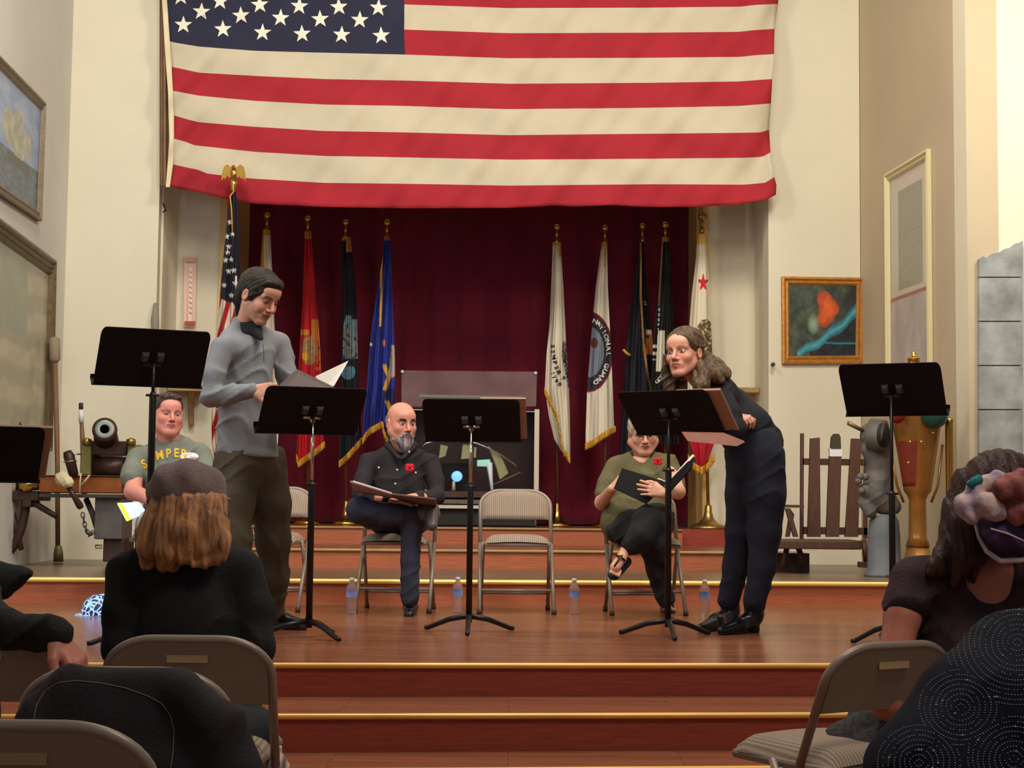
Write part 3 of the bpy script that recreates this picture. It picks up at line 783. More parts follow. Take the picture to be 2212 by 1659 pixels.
def navy(u, v, x, y):
    if y < 520 or (x > 748 and y < 545): return (190, 130, 50)
    n = fbm(x*0.13, y*0.09, 5)
    if 681 < y < 775 and x > interp([(681, 748), (700, 742), (775, 740)], y) and (y > 690 or abs(x-750) < 9):
        if n > 0.3: return (52, 60, 66)
        return mixc((104, 118, 124), (146, 148, 138), n+0.4) if y > 705 else (112, 138, 150)
    if ((x-752)/15)**2+((y-803)/17)**2 < 1: return (92, 134, 158) if y > 792 else (44, 50, 46)
    return (25, 27, 42)
flag_on_pole(747, 1133, ZL3, 15.75, 481, [(512, 739, 757), (560, 738, 762), (640, 740, 769), (720, 738, 772), (800, 736, 774), (880, 735, 778), (1005, 732, 782)], navy,
             'dark navy furled flag with grey-blue seal and gold fringe, left of the royal blue one', nfold=2.2, seed=4, fringe=dict(line=[(732, 1000), (745, 990), (765, 968), (782, 948)], h=14))
def airf(u, v, x, y):
    if y < 519: return (176, 128, 84)
    if abs(x-interp([(560, 824), (700, 822)], y)) < 2.6 and y > 545 and y < 705: return (204, 158, 66)
    if instar(x, y, 801, 744, 5): return (206, 206, 210)
    if abs(x-829) < 3 and abs(y-741) < 6: return (196, 134, 70)
    if 745 < y < 815 and x > interp([(745, 845), (790, 842), (815, 838)], y): return (168, 160, 148)
    if abs(x-interp([(790, 830), (815, 840), (838, 832)], y)) < 4.5 and 788 < y < 842: return (204, 158, 52)
    if abs(x-interp([(865, 835), (890, 845)], y)) < 5 and 866 < y < 888: return (196, 156, 52)
    if x > 831 and y > 840: return (26, 32, 84)
    return (34, 48, 140) if fbm(x*0.09, y*0.01, 2) > -0.1 else (28, 38, 112)
flag_on_pole(836, 1133, ZL3, 15.6, 481, [(510, 830, 841), (560, 826, 845), (640, 812, 848), (720, 801, 851), (780, 796, 853), (840, 792, 853), (900, 785, 852), (980, 782, 850), (990, 783, 848)], airf,
             'royal blue furled flag with gold fringe, rightmost of those left of the case', nfold=2.8, seed=5, fringe=dict(line=[(783, 950), (790, 938), (800, 928), (826, 914), (830, 935), (848, 975)], h=14))
def coast(u, v, x, y):
    if y < 530 or (x > 1207 and y < 555): return (206, 160, 62)
    if y > 738 and x > interp([(738, 1216), (770, 1213), (800, 1220), (830, 1226)], y) and y < 838:
        n = fbm(x*0.3, y*0.22, 7); return (36, 30, 44) if n > -0.15 else (168, 160, 160)
    return (218, 210, 190)
SP = [(1193, 749, 1.45), (1195, 763, 1.42), (1197, 777, 1.36), (1200, 790, 1.28), (1204, 803, 1.2), (1208, 814, 1.05), (1213, 823, 0.9), (1218, 829, 0.8)]
SP = [(1192+0.02*(y-745)**1.0 + (y-745)**2*0.0029, y, 1.5-(y-745)*0.0085) for y in (748, 760, 772, 784, 796, 807, 0, 818)]
SP = [(1193.5, 748, 1.5), (1194, 759, 1.48), (1196, 771, 1.4), (1198.5, 783, 1.32), (1202, 794, 1.2), (1207, 804, 1.0), (0, 0, 0), (1217, 817, 0.8)]
YR = [(1194, 806, 1.1), (1197, 815, 1.0), (1202, 823, 0.85), (1209, 830, 0.7)]
flag_on_pole(1203, 1137, ZL3, 15.78, 491, [(523, 1194, 1212), (560, 1193, 1213), (620, 1191, 1217), (700, 1187, 1221), (760, 1181, 1224), (838, 1177, 1229), (900, 1186, 1231), (960, 1200, 1232), (1000, 1212, 1232)], coast,
             'white furled flag lettered SEMPER P and 1790, nearest right of the case', nfold=2.1, seed=6, amp=0.035,
             fringe=dict(line=[(1176, 842), (1190, 868), (1205, 900), (1211, 945), (1218, 975), (1231, 992)], h=13), text=[('SEMPER P', SP, 11.5, M_INK), ('1790', YR, 11, M_INK)])
def guard(u, v, x, y):
    if y < 540 and (x < 1302 or y < 531): return (200, 156, 70)
    if y < 578 and abs(x-1306) < 2.5: return (206, 164, 84)
    d = math.hypot((x-1271)/1.0, (y-760)/1.62)
    if d < 34: 
        if ((x-1284)/8)**2+((y-741)/11)**2 < 1: return (92, 44, 44)
        return (112, 124, 138)
    if d < 36: return (30, 32, 44)
    if d < 50.5: return (46, 46, 62)
    if d < 54: return (120, 28, 38)
    return (220, 212, 194)
GT = []
word = 'NATIONAL GUARD'
for q in range(len(word)):
    th = math.radians(-70+ 138*q/(len(word)-1)); GT.append((1271+43*math.cos(th), 760+70*math.sin(th), th+math.pi/2))
flag_on_pole(1307, 1138, ZL3, 15.78, 493, [(523, 1300, 1312), (560, 1295, 1312), (620, 1287, 1313), (700, 1279, 1317), (780, 1273, 1321), (850, 1268, 1324), (935, 1265, 1327), (1004, 1265, 1329)], guard,
             'white furled flag with round NATIONAL GUARD seal', nfold=2.4, seed=7, amp=0.022,
             fringe=dict(line=[(1264, 962), (1280, 955), (1300, 940), (1329, 923)], h=14), text=[(word, GT, 12.8, M_INKW)])
def navy2(u, v, x, y):
    e = interp([(525, 1384), (640, 1384), (760, 1392), (860, 1408)], y)
    if abs(x-e) < 2.2: return (180, 138, 84)
    if 712 < y < 765 and 1396 < x < 1410: return (206, 196, 176) if y < 722 else (40, 30, 24) if abs(y-727) < 4 and x < 1402 else (176, 110, 54)
    return (22, 24, 36) if x < e else (12, 12, 16)
flag_on_pole(1388, 1138, ZL3, 15.85, 489, [(524, 1381, 1391), (580, 1374, 1394), (640, 1366, 1400), (720, 1356, 1408), (760, 1352, 1412), (840, 1348, 1415), (940, 1340, 1420), (990, 1340, 1420)], navy2,
             'almost black furled flag with an orange badge, left of the other black one', nfold=2.4, seed=8,
             text=[('W.', [(1393, 655, 1.3), (1391, 674, 1.2)], 9, mat('tan_lettering', (190, 156, 112), 0.8))], cord=([(1346, 755), (1352, 762), (1361, 768)], 0.028))
def pow_(u, v, x, y):
    if y < 523: return (188, 134, 82)
    e = interp([(520, 1431), (700, 1421), (860, 1417)], y)
    if abs(x-e) < 1.7 and y < 660: return (150, 118, 92)
    if abs(x-e-1) < 1.8 and 660 < y < 712 and int(y/5.5) % 2: return (206, 200, 190)
    if x > interp([(714, 1422), (730, 1420), (800, 1417)], y) and 714 < y < 802 and x < 1436: return (216, 212, 192)
    if 742 < y < 778 and 1410 < x < 1420 and int(y/8) % 2: return (214, 212, 200)
    return (13, 13, 17)
flag_on_pole(1437, 1138, ZL3, 15.5, 486, [(512, 1430, 1444), (560, 1427, 1448), (640, 1420, 1453), (720, 1412, 1458), (800, 1408, 1462), (860, 1406, 1464), (960, 1402, 1468)], pow_,
             'black furled flag with white silhouette, right beside the bending reader', nfold=2.2, seed=9,
             text=[('GOT', [(1420, 824, -0.75), (1426, 818, -0.75), (1432, 811, -0.75)], 11, M_INKW)])
def calif(u, v, x, y):
    if y < 528: return (222, 184, 92)
    if instar(x*1.0, 611+(y-611)*0.62, 1519, 611, 12.5): return (196, 34, 54)
    n = fbm(x*0.19, y*0.17, 3)
    if y > 690 and ((x-1524)/24)**2+((y-745)/56)**2 < 1: return (98, 76, 44) if n > -0.22 else (196, 186, 148)
    if y > 935: return (184, 22, 42)
    return (222, 212, 186)
flag_on_pole(1530, 1139, ZL3, 15.13, 467, [(505, 1507, 1524), (560, 1503, 1529), (640, 1494, 1533), (720, 1488, 1537), (800, 1486, 1540), (900, 1484, 1546), (960, 1490, 1542), (1013, 1508, 1522)], calif,
             'white furled flag with red star and brown bear patch on gold stand', 'bigball', nfold=1.7, seed=10, amp=0.03, base_r=0.175, pole_px=1517, polem=M_BRASSR,
             fringe=dict(line=[(1486, 985), (1497, 1002), (1514, 1014), (1527, 1006), (1543, 985)], h=16))
# ------------------------------------------------------------------ folding chairs
def stripe_mat(name, c1, c2, sc):
    m = mat(name, c1, 0.9, bump=0.15, bscale=200); nt = m.node_tree
    wv = nt.nodes.new('ShaderNodeTexWave'); wv.inputs['Scale'].default_value = sc; wv.bands_direction = 'X'; wv.inputs['Distortion'].default_value = 0.3
    tc = [n for n in nt.nodes if n.type == 'TEX_COORD'][0]; nt.links.new(tc.outputs['Object'], wv.inputs['Vector'])
    r = nt.nodes.new('ShaderNodeValToRGB'); r.color_ramp.elements[0].color = lin(c1); r.color_ramp.elements[1].color = lin(c2)
    nt.links.new(wv.outputs['Fac'], r.inputs['Fac']); nt.links.new(r.outputs[0], nt.nodes['Principled BSDF'].inputs['Base Color']); return m
M_CHF = stripe_mat('striped_chair_fabric', (164, 148, 128), (126, 110, 94), 26)
M_CHM = mat('taupe_steel', (142, 128, 114), 0.42, metal=0.25, noise=0.05)
M_CHP = mat('taupe_panel', (140, 128, 112), 0.55, metal=0.0, noise=0.05)
M_PLATE = mat('chair_label', (166, 142, 104), 0.6)
M_RUB = mat('rubber_foot', (60, 40, 30), 0.7)
def back_outline(w, z0, z1, rad, n=10, bottom=True):
    """rounded-top outline in xz"""
    pts = [(-w, z0)]
    for i in range(n+1):
        a = math.pi-math.pi/2*i/n; pts.append((-w+rad+rad*math.cos(a), z1-rad*0.72+rad*0.72*math.sin(a)))
    for i in range(n+1):
        a = math.pi/2-math.pi/2*i/n; pts.append((w-rad+rad*math.cos(a), z1-rad*0.72+rad*0.72*math.sin(a)))
    pts.append((w, z0)); return pts
def ybk(z): return 0.12+0.13*(z-0.45)/0.31
def make_chair(label, rz=0, loc=(0, 0, 0), group=None):
    t = empty('folding_chair', loc, rz, label, 'chair', group)
    mb = MB(); o = back_outline(0.222, 0.40, 0.752, 0.135)
    mb.tube([(x, ybk(z), z) for x, z in o], 0.0125, 10); mb.build('back_frame', M_CHM, t)
    for sx in (-1, 1):
        mb = MB(); mb.tube([(sx*0.222, ybk(0.42), 0.42), (sx*0.226, -0.20, 0.012)], 0.0125, 10); l = mb.build('leg', M_CHM, t)
        mb = MB(); mb.lathe([(0.016, 0), (0.016, 0.03)], (sx*0.226, -0.20, 0.0), 10); mb.build('rubber_foot', M_RUB, l)
        mb = MB(); mb.tube([(sx*0.205, -0.02, 0.43), (sx*0.212, 0.22, 0.012)], 0.0115, 10); l = mb.build('leg', M_CHM, t)
        mb = MB(); mb.lathe([(0.015, 0), (0.015, 0.03)], (sx*0.212, 0.22, 0.0), 10); mb.build('rubber_foot', M_RUB, l)
    for (ya, z) in ((-0.098, 0.14), ):
        mb = MB(); mb.tube([(-0.224, ya, z), (0.224, ya, z)], 0.009, 8); mb.build('stretcher', M_CHM, t)
        mb = MB(); mb.tube([(-0.21, 0.17, 0.11), (0.21, 0.17, 0.11)], 0.009, 8); mb.build('stretcher', M_CHM, t)
    # back shell (behind) and pad (front)
    o = back_outline(0.213, 0.575, 0.748, 0.125)
    mb = MB(); n = len(o)
    vs = [(x, ybk(z)+0.012, z) for x, z in o]+[(x, ybk(z)+0.004, z) for x, z in o]
    mb.add(vs, [tuple(range(n)), tuple(range(2*n-1, n-1, -1))]+[(i, n+i, n+(i+1) % n, (i+1) % n) for i in range(n)]); mb.build('back_panel', M_CHP, t)
    mb = MB()
    def pad(u, v):
        z0, z1 = 0.572, 0.752
        zz = z0+(z1-z0)*v
        rr = 0.13; zc = z1-rr*0.78; w_ = 0.215 if zz < zc else 0.215-rr*(1-math.sqrt(max(0, 1-((zz-zc)/(rr*0.78))**2)))
        x = -w_+2*w_*u; e = min(1, min(u, 1-u)*9)**0.5*min(1, min(v+0.03, 1-v)*7)**0.5
        return (x, ybk(zz)-0.004-0.032*e-0.012*math.sin(math.pi*u), zz)
    mb.grid(pad, 36, 16, flip=True); mb.build('back_pad', M_CHF, t)
    mb = MB()
    def st(u, v):
        y = -0.215+0.41*v; w_ = 0.205-0.02*v; cr = min(1, min(u, 1-u)*8)**0.5*min(1, min(v, 1-v)*8)**0.5
        rc = 1-0.10*(1-min(1, v*6))**2
        return (-w_*rc+2*w_*rc*u, y, 0.43+0.042*cr+0.008*math.sin(math.pi*u))
    mb.grid(st, 30, 24); mb.build('seat', M_CHF, t)
    mb = MB(); mb.box((-0.2, -0.205, 0.408), (0.2, 0.19, 0.434), bev=0.01); mb.build('seat_pan', M_CHM, t)
    mb = MB(); mb.box((-0.055, ybk(0.705)+0.0115, 0.690), (0.055, ybk(0.705)+0.014, 0.713)); mb.build('label_plate', M_PLATE, t)
    return t
YC = 10.1
def stage_pt(px, Y):   # ground point on the main stage
    d = ray(px, 1090); return (d.x/d.y*Y, Y, ZST)
e = stage_pt(1116, YC+0.0)
ch0 = make_chair('empty padded folding chair between the bearded man and the seated woman', math.radians(2), e)
G = 'padded folding chairs on the stage'
ch0['group'] = G
dup(ch0, stage_pt(859, YC+0.02), math.radians(-3), 'folding chair under the bearded man with the grey script', G)
dup(ch0, stage_pt(1392, YC), math.radians(4), 'folding chair under the seated woman in olive top', G)
dup(ch0, stage_pt(584, YC), math.radians(-4), 'empty folding chair half hidden behind the standing man in grey', G)
dup(ch0, stage_pt(372, YC+0.1), math.radians(-8), 'folding chair under the seated man in green printed t-shirt', G)
GA = 'steel folding chairs in the audience'
def hall_pt(px, Y): d = ray(px, 1090); return (d.x/d.y*Y, Y, 0)
def aud(px, Y, rz, label):
    # the back tube stands at depth Y; move the root so that the back is there
    c, s = math.cos(rz), math.sin(rz); p = hall_pt(px, Y); off = (-s*0.25, c*0.25)
    return dup(ch0, (p[0]-off[0], p[1]-off[1], 0), rz, label, GA)
aud(411, 4.36, math.pi+0.0, 'folding chair under the woman in the brown flat cap')
aud(-32, 4.36, math.pi, 'folding chair at the far left with a hand resting over its back')
aud(275, 3.52, math.pi, 'folding chair covered by a dark jacket')
aud(42, 2.66, math.pi, 'nearest folding chair at the bottom left corner')
aud(1935, 4.40, math.pi+0.55, 'folding chair turned sideways under the woman with the colourful scarf')
# ------------------------------------------------------------------ music stands
M_BLK = mat('black_enamel', (20, 20, 22), 0.65, noise=0.1, spec=0.2); M_BLKP = mat('black_steel_pole', (30, 26, 26), 0.35, metal=0.3)
M_TAG = mat('grey_knob', (62, 66, 68), 0.5)
def music_stand(label, px, ytip, Y, top_l, top_r, bot_r, bot_l, psi, leg0, silver=False, zf=ZST, ysplit=None, tiltd=0.20):
    base = P(px, ytip, Y); base.z = zf
    root = empty('music_stand', tuple(base), 0, label, 'music stand')
    cs, sn = math.cos(psi), math.sin(psi)
    ax = Vector((cs, sn, 0)); fw = Vector((sn, -cs, 0))        # ax along the desk, fw towards the audience
    cxp = (top_l[0]+top_r[0]+bot_l[0]+bot_r[0])/4; cyp = (top_l[1]+top_r[1]+bot_l[1]+bot_r[1])/4
    c = P(cxp, cyp, Y); zt = P(px, (top_l[1]+top_r[1])/2, Y).z; zb = P(px, (bot_l[1]+bot_r[1])/2, Y).z
    W = 0.255; H = (zt-zb)
    def dp(a, b, d=0.0):
        # a along desk -1..1, b 0 bottom..1 top, d towards the audience off the sheet
        up = Vector((0, 0, H))+fw*tiltd; nrm = (fw*H-Vector((0, 0, tiltd))).normalized()
        return c+ax*(a*W)+up*(b-0.5)+nrm*d
    mb = MB(); r = 0.09; pts = [(-1, 0), (1, 0)]
    for i in range(5): an = math.pi/2*i/4; pts.append((1-r+r*math.cos(an), 1-r*1.6+r*1.6*math.sin(an)))
    for i in range(5): an = math.pi/2+math.pi/2*i/4; pts.append((-1+r+r*math.cos(an), 1-r*1.6+r*1.6*math.sin(an)))
    n = len(pts); mb.add([dp(a, b, 0.002) for a, b in pts]+[dp(a, b, -0.002) for a, b in pts], [tuple(range(n)), tuple(range(2*n-1, n-1, -1))]+[(i, n+i, n+(i+1) % n, (i+1) % n) for i in range(n)])
    mb.build('desk', M_BLK, root)
    mb = MB(); a0 = [dp(-1.03, 0, 0.004), dp(1.03, 0, 0.004), dp(1.03, 0, -0.055), dp(-1.03, 0, -0.055)]
    mb.hexa(a0, [q+Vector((0, 0, -0.006)) for q in a0]); l0 = [dp(-1.03, 0, -0.052), dp(1.03, 0, -0.052), dp(1.03, 0.05, -0.055), dp(-1.03, 0.05, -0.055)]
    mb.hexa(l0, [q+fw*0.004 for q in l0]); mb.build('shelf', M_BLK, root)
    hub = dp(0, 0.48, 0.045)
    mb = MB(); 
    for sx in (-0.14, 0.14): mb.hexa([dp(sx-0.07, 0.44, 0.003), dp(sx+0.07, 0.44, 0.003), dp(sx+0.07, 0.60, 0.003), dp(sx-0.07, 0.60, 0.003)], [dp(sx-0.05, 0.46, 0.02), dp(sx+0.05, 0.46, 0.02), dp(sx+0.05, 0.57, 0.02), dp(sx-0.05, 0.57, 0.02)])
    mb.build('tilt_bracket', M_TAG, root)
    mb = MB(); mb.tube([dp(-0.17, 0.42, 0.025), dp(0.17, 0.42, 0.025)], 0.009, 10); mb.tube([dp(0, 0.42, 0.02), hub-Vector((0, 0, 0.02))], 0.013, 8); mb.build('tilt_bar', M_CHROME if silver else M_BLKP, root)
    poletop = Vector((hub.x, hub.y, dp(0, 0.42, 0.02).z)); bs = Vector((hub.x, hub.y, zf))
    zs = P(px, ysplit, Y).z if ysplit else zf+0.62
    mb = MB(); mb.tube([Vector((bs.x, bs.y, zs-0.05)), poletop], 0.0085, 12); mb.build('upper_pole', M_CHROME if silver else M_BLKP, root)
    mb = MB(); mb.tube([Vector((bs.x, bs.y, zf+0.05)), Vector((bs.x, bs.y, zs-0.02)), Vector((bs.x, bs.y, zs))], [0.0165, 0.0165, 0.012], 14); mb.tube([Vector((bs.x-0.03, bs.y-0.01, zs-0.015)), Vector((bs.x+0.03, bs.y-0.01, zs-0.015))], 0.006, 8)
    mb.build('lower_pole', M_BLKP, root)
    for k in range(3):
        a = leg0+k*2*math.pi/3; d = Vector((math.cos(a), math.sin(a), 0)); mb = MB()
        mb.tube([bs+Vector((0, 0, 0.085)), bs+d*0.12+Vector((0, 0, 0.062)), bs+d*0.25+Vector((0, 0, 0.014)), bs+d*0.27+Vector((0, 0, 0.012))], [0.015, 0.014, 0.012, 0.011], 8); mb.build('leg', M_BLKP, root)
    wparent(root); root['dp'] = 0; del root['dp']
    return root, dp
R = math.radians
standL, dpL = music_stand('tallest black music stand, left of the standing man in grey', 323, 1390, 7.6, (232, 707), (461, 724), (436, 836), (189, 823), R(24), R(205), tiltd=0.20, ysplit=848)
standM, dpM = music_stand('black music stand with chrome pole in front of the man in grey', 672, 1372, 8.05, (592, 838), (798, 842), (756, 936), (550, 930), R(20), R(-50), silver=True, ysplit=1040, tiltd=0.24)
standC, dpC = music_stand('black music stand with bare desk between the bearded man and empty chair', 1014, 1362, 8.53, (915, 864), (1131, 866), (1118, 952), (912, 948), R(-3), R(-90), silver=True, ysplit=1045, tiltd=0.21)
standW, dpW = music_stand('black music stand holding the script before the bending woman', 1446, 1371, 8.35, (1330, 849), (1510, 846), (1568, 934), (1388, 934), R(-32), R(-88), tiltd=0.24, ysplit=1010)
standR, dpR = music_stand('rightmost black music stand, empty, in front of the brass binnacle', 1922, 1383, 8.2, (1795, 790), (2018, 788), (2052, 893), (1846, 893), R(-24), R(-150), tiltd=0.22, ysplit=1060)
standF, dpF = music_stand('black music stand cut off by the left edge', 8, 1500, 5.6, (-150, 918), (44, 924), (0, 1042), (-190, 1030), R(24), R(200), zf=0.0, ysplit=1060, tiltd=0.16)
# scripts resting on stands (things of their own)
M_TAN = mat('tan_cardboard', (152, 116, 92), 0.7, noise=0.06); M_PAPER = mat('white_paper', (228, 222, 208), 0.8)
M_GREYC = mat('grey_brown_cover', (92, 78, 76), 0.7, noise=0.1); M_BLACKC = mat('black_cover', (16, 14, 15), 0.75, spec=0.2)
def slab_on(name, dp, a0, a1, b0, b1, d0, d1, m, label, cat):
    mb = MB(); mb.hexa([dp(a0, b0, d0), dp(a1, b0, d0), dp(a1, b1, d0), dp(a0, b1, d0)], [dp(a0, b0, d1), dp(a1, b0, d1), dp(a1, b1, d1), dp(a0, b1, d1)])
    return tag(mb.build(name, m), label, cat)
slab_on('script_folder', dpC, 0.2, 1.13, 0.03, 0.99, -0.008, -0.02, M_TAN, 'brown folder peeking out behind the right edge of the middle stand', 'folder')
slab_on('script_folder', dpF, 0.2, 1.10, 0.03, 0.97, -0.008, -0.02, M_TAN, 'tan folder on the music stand at the left edge', 'folder')
slab_on('script_folder', dpW, 0.3, 1.27, 0.02, 0.95, -0.008, -0.022, M_TAN, 'tan folder on the stand in front of the bending woman', 'folder')
# ------------------------------------------------------------------ water bottles
M_PLAST = mat('clear_plastic', (225, 225, 228), 0.08, trans=0.85, ior=1.2, alpha=0.75)
M_LAB = mat('blue_label', (66, 92, 170), 0.5, c2=(190, 200, 224), nscale=9); M_CAP = mat('white_cap', (225, 225, 225), 0.5)
def bottle(px, py, label, sc=1.0):
    b = PZ(px, py, ZST); root = empty('water_bottle', tuple(b), 0, label, 'bottle', 'half-litre water bottles on the stage floor')
    mb = MB(); pr = [(0.001, 0), (0.028, 0.002), (0.032, 0.012), (0.031, 0.04), (0.0325, 0.05), (0.031, 0.06), (0.0325, 0.075), (0.0325, 0.15), (0.030, 0.162), (0.018, 0.182), (0.0125, 0.19), (0.0125, 0.2)]
    mb.lathe([(r*sc, z*sc) for r, z in pr], (0, 0, 0), 24); mb.build('bottle_body', M_PLAST, root)
    mb = MB(); mb.lathe([(0.0335*sc, 0.098*sc), (0.0335*sc, 0.138*sc)], (0, 0, 0), 24, cap=False); mb.build('paper_label', M_LAB, root)
    mb = MB(); mb.lathe([(0.015*sc, 0.195*sc), (0.015*sc, 0.212*sc), (0.013*sc, 0.214*sc)], (0, 0, 0), 16); mb.build('bottle_cap', M_CAP, root)
    return root
bottle(759, 1325, 'water bottle left of the bearded man\'s chair')
bottle(988, 1322, 'water bottle right of the bearded man, beside the middle stand')
bottle(1240, 1325, 'water bottle on the floor right of the empty chair')
bottle(1522, 1328, 'water bottle between the seated woman and the bending woman\'s boots')
bottle(596, 1322, 'water bottle mostly hidden behind the trousers of the standing man')
# ------------------------------------------------------------------ glowing cap on the floor
M_LED = mat('glowing_cap_cloth', (38, 30, 60), 0.6); nt = M_LED.node_tree; bb = nt.nodes['Principled BSDF']
tc = nt.nodes.new('ShaderNodeTexCoord'); vo = nt.nodes.new('ShaderNodeTexVoronoi'); vo.feature = 'DISTANCE_TO_EDGE'; vo.inputs['Scale'].default_value = 30
nt.links.new(tc.outputs['Object'], vo.inputs['Vector']); rr = nt.nodes.new('ShaderNodeValToRGB'); nt.links.new(vo.outputs['Distance'], rr.inputs['Fac'])
rr.color_ramp.elements[0].position = 0.05; rr.color_ramp.elements[0].color = (0.35, 0.62, 1, 1); rr.color_ramp.elements[1].position = 0.13; rr.color_ramp.elements[1].color = (0.02, 0.015, 0.06, 1)
nt.links.new(rr.outputs[0], bb.inputs['Emission Color']); bb.inputs['Emission Strength'].default_value = 1.5
b = PZ(214, 1329, ZST); root = empty('light_up_cap', tuple(b), 0, 'cap glowing with blue and white lights on the stage floor at left', 'cap')
mb = MB(); mb.lathe([(0.115, 0.004), (0.118, 0.03), (0.108, 0.07), (0.085, 0.10), (0.05, 0.118), (0.001, 0.124)], (0.02, 0, 0), 32); mb.build('crown', M_LED, root)
mb = MB()
def br(u, v):
    a = math.radians(120+120*u); r = 0.112+0.045*v*math.sin(math.pi*u); return (0.02+r*math.cos(a), r*math.sin(a), 0.012-0.008*v)
mb.grid(br, 20, 5); ob = solid(mb.build('visor', M_LED, root), 0.003)
# ------------------------------------------------------------------ people
def skinmat(name, c):
    m = mat(name, c, 0.5, noise=0.05, nscale=25, bump=0.05, bscale=150); b = m.node_tree.nodes['Principled BSDF']
    b.inputs['Subsurface Weight'].default_value = 0.12; b.inputs['Subsurface Radius'].default_value = (0.02, 0.008, 0.004); b.inputs['Subsurface Scale'].default_value = 0.4
    return m
def hairmat(name, c, c2, stretch=(60, 60, 8), rough=0.55):
    return mat(name, c, rough, spec=0.25, c2=c2, nscale=1.6, bump=0.6, bscale=3, stretch=stretch)
SK1 = skinmat('skin_fair', (206, 150, 122)); SK2 = skinmat('skin_ruddy', (214, 142, 118)); SK3 = skinmat('skin_light', (216, 160, 132))
SK4 = skinmat('skin_tan', (170, 104, 82))
M_LIP = mat('lips', (164, 84, 76), 0.45); M_BROW = mat('dark_brow', (58, 38, 30), 0.9); M_EYEW = mat('eye_white', (222, 214, 206), 0.25); M_IRIS = mat('iris', (48, 34, 28), 0.2)
M_LID = mat('eyelid', (168, 108, 88), 0.6); M_BROWL = mat('light_brow', (132, 92, 66), 0.9); M_MOUTH = mat('mouth_line', (96, 42, 40), 0.6)
def frameR(fwd, up):
    f = Vector(fwd).normalized(); u = Vector(up); u = (u-f*u.dot(f)).normalized(); r = f.cross(u)
    return np.array([[r.x, f.x, u.x], [r.y, f.y, u.y], [r.z, f.z, u.z]])
def facing(yaw, pitch=0, roll=0):
    """yaw: degrees to image right from facing the camera; pitch down positive; roll tilts head to image right"""
    y = math.radians(yaw); p = math.radians(pitch); r = math.radians(roll)
    f = Vector((math.sin(y)*math.cos(p), -math.cos(y)*math.cos(p), -math.sin(p)))
    u = Vector((math.sin(r), 0, math.cos(r)))
    return frameR(f, u)
class Head:
    def __init__(s, C, R, sc=1.0): s.C = vnp(C); s.R = R; s.s = sc
    def w(s, x, y, z): return s.C+s.R@(np.array([x, y, z])*s.s)
    def loc(s, V): return ((V-s.C)@s.R)/s.s
    def ell(s, sdf, c, rad, k=None, sub=False, rx=0, rz=0):
        R = s.R
        if rx or rz:
            R = R@np.array((Matrix.Rotation(rz, 3, 'Z')@Matrix.Rotation(rx, 3, 'X')))
        sdf.ell(s.w(*c), np.array(rad)*s.s, R, None if k is None else k*s.s, sub)
    def cap(s, sdf, a, b, ra, rb=None, k=None, sub=False): sdf.cap(s.w(*a), s.w(*b), ra*s.s, None if rb is None else rb*s.s, None if k is None else k*s.s, sub)
def head_sdf(H, neck_to, rn=0.055, jaw=1.0, smile=0.0, fat=0.0, nose=1.0, fem=False):
    S = SDF(0.018*H.s)
    H.ell(S, (0, -0.014, 0.036), (0.076, 0.096, 0.080))
    H.ell(S, (0, 0.018, -0.03), (0.063*jaw+fat, 0.070, 0.078), 0.03)
    H.ell(S, (0, 0.066, 0.045), (0.048, 0.028, 0.032), 0.03)
    for x in (-1, 1):
        H.cap(S, (x*(0.052*jaw+fat), 0.0, -0.05), (x*0.018, 0.062, -0.098), 0.02+fat, 0.016+fat, 0.025)
        H.ell(S, (x*0.038, 0.058, -0.026), (0.024, 0.022, 0.022), 0.02)
        H.cap(S, (x*0.014, 0.085, 0.020), (x*0.046, 0.070, 0.020), 0.008, 0.007, 0.012)
    H.ell(S, (0, 0.072, -0.098), (0.022, 0.017, 0.017), 0.02)
    H.ell(S, (0, 0.075, -0.062), (0.030, 0.018, 0.022), 0.015)
    for x in (-1, 1): H.ell(S, (x*0.031, 0.092, 0.001), (0.019, 0.014, 0.011), 0.010, True)
    for x in (-1, 1): H.ell(S, (x*0.031, 0.072, 0.000), (0.0145, 0.0135, 0.0125), 0.003)
    H.cap(S, (0, 0.084, 0.012), (0, 0.108*nose, -0.030), 0.007, 0.0105, 0.010)
    for x in (-1, 1): H.ell(S, (x*0.012, 0.094, -0.036), (0.0085, 0.010, 0.007), 0.006)
    H.cap(S, (-0.021-0.004*smile, 0.080, -0.060+0.006*smile), (0, 0.094, -0.0585), 0.004, 0.0062, 0.006); H.cap(S, (0.021+0.004*smile, 0.080, -0.060+0.006*smile), (0, 0.094, -0.0585), 0.004, 0.0062, 0.006)
    H.cap(S, (-0.017, 0.081, -0.066+0.004*smile), (0, 0.0915, -0.069), 0.004, 0.0072, 0.006); H.cap(S, (0.017, 0.081, -0.066+0.004*smile), (0, 0.0915, -0.069), 0.004, 0.0072, 0.006)
    H.cap(S, (-0.02, 0.094, -0.0632), (0.02, 0.094, -0.0632), 0.0022, None, 0.003, True)
    if smile:
        for x in (-1, 1): H.ell(S, (x*0.042, 0.066, -0.040), (0.017, 0.014, 0.016), 0.012)
    for x in (-1, 1):
        H.ell(S, (x*0.079, -0.010, -0.008), (0.008, 0.019, 0.031), 0.006, rx=0.15*0)
        H.ell(S, (x*0.087, -0.004, -0.006), (0.006, 0.010, 0.017), 0.004, True)
    nt = vnp(neck_to); S.cap(H.w(0, -0.022, -0.055), nt, rn*0.95, rn*1.08, 0.03)
    return S
def sst(e0, e1, x): t = np.clip((x-e0)/(e1-e0), 0, 1); return t*t*(3-2*t)
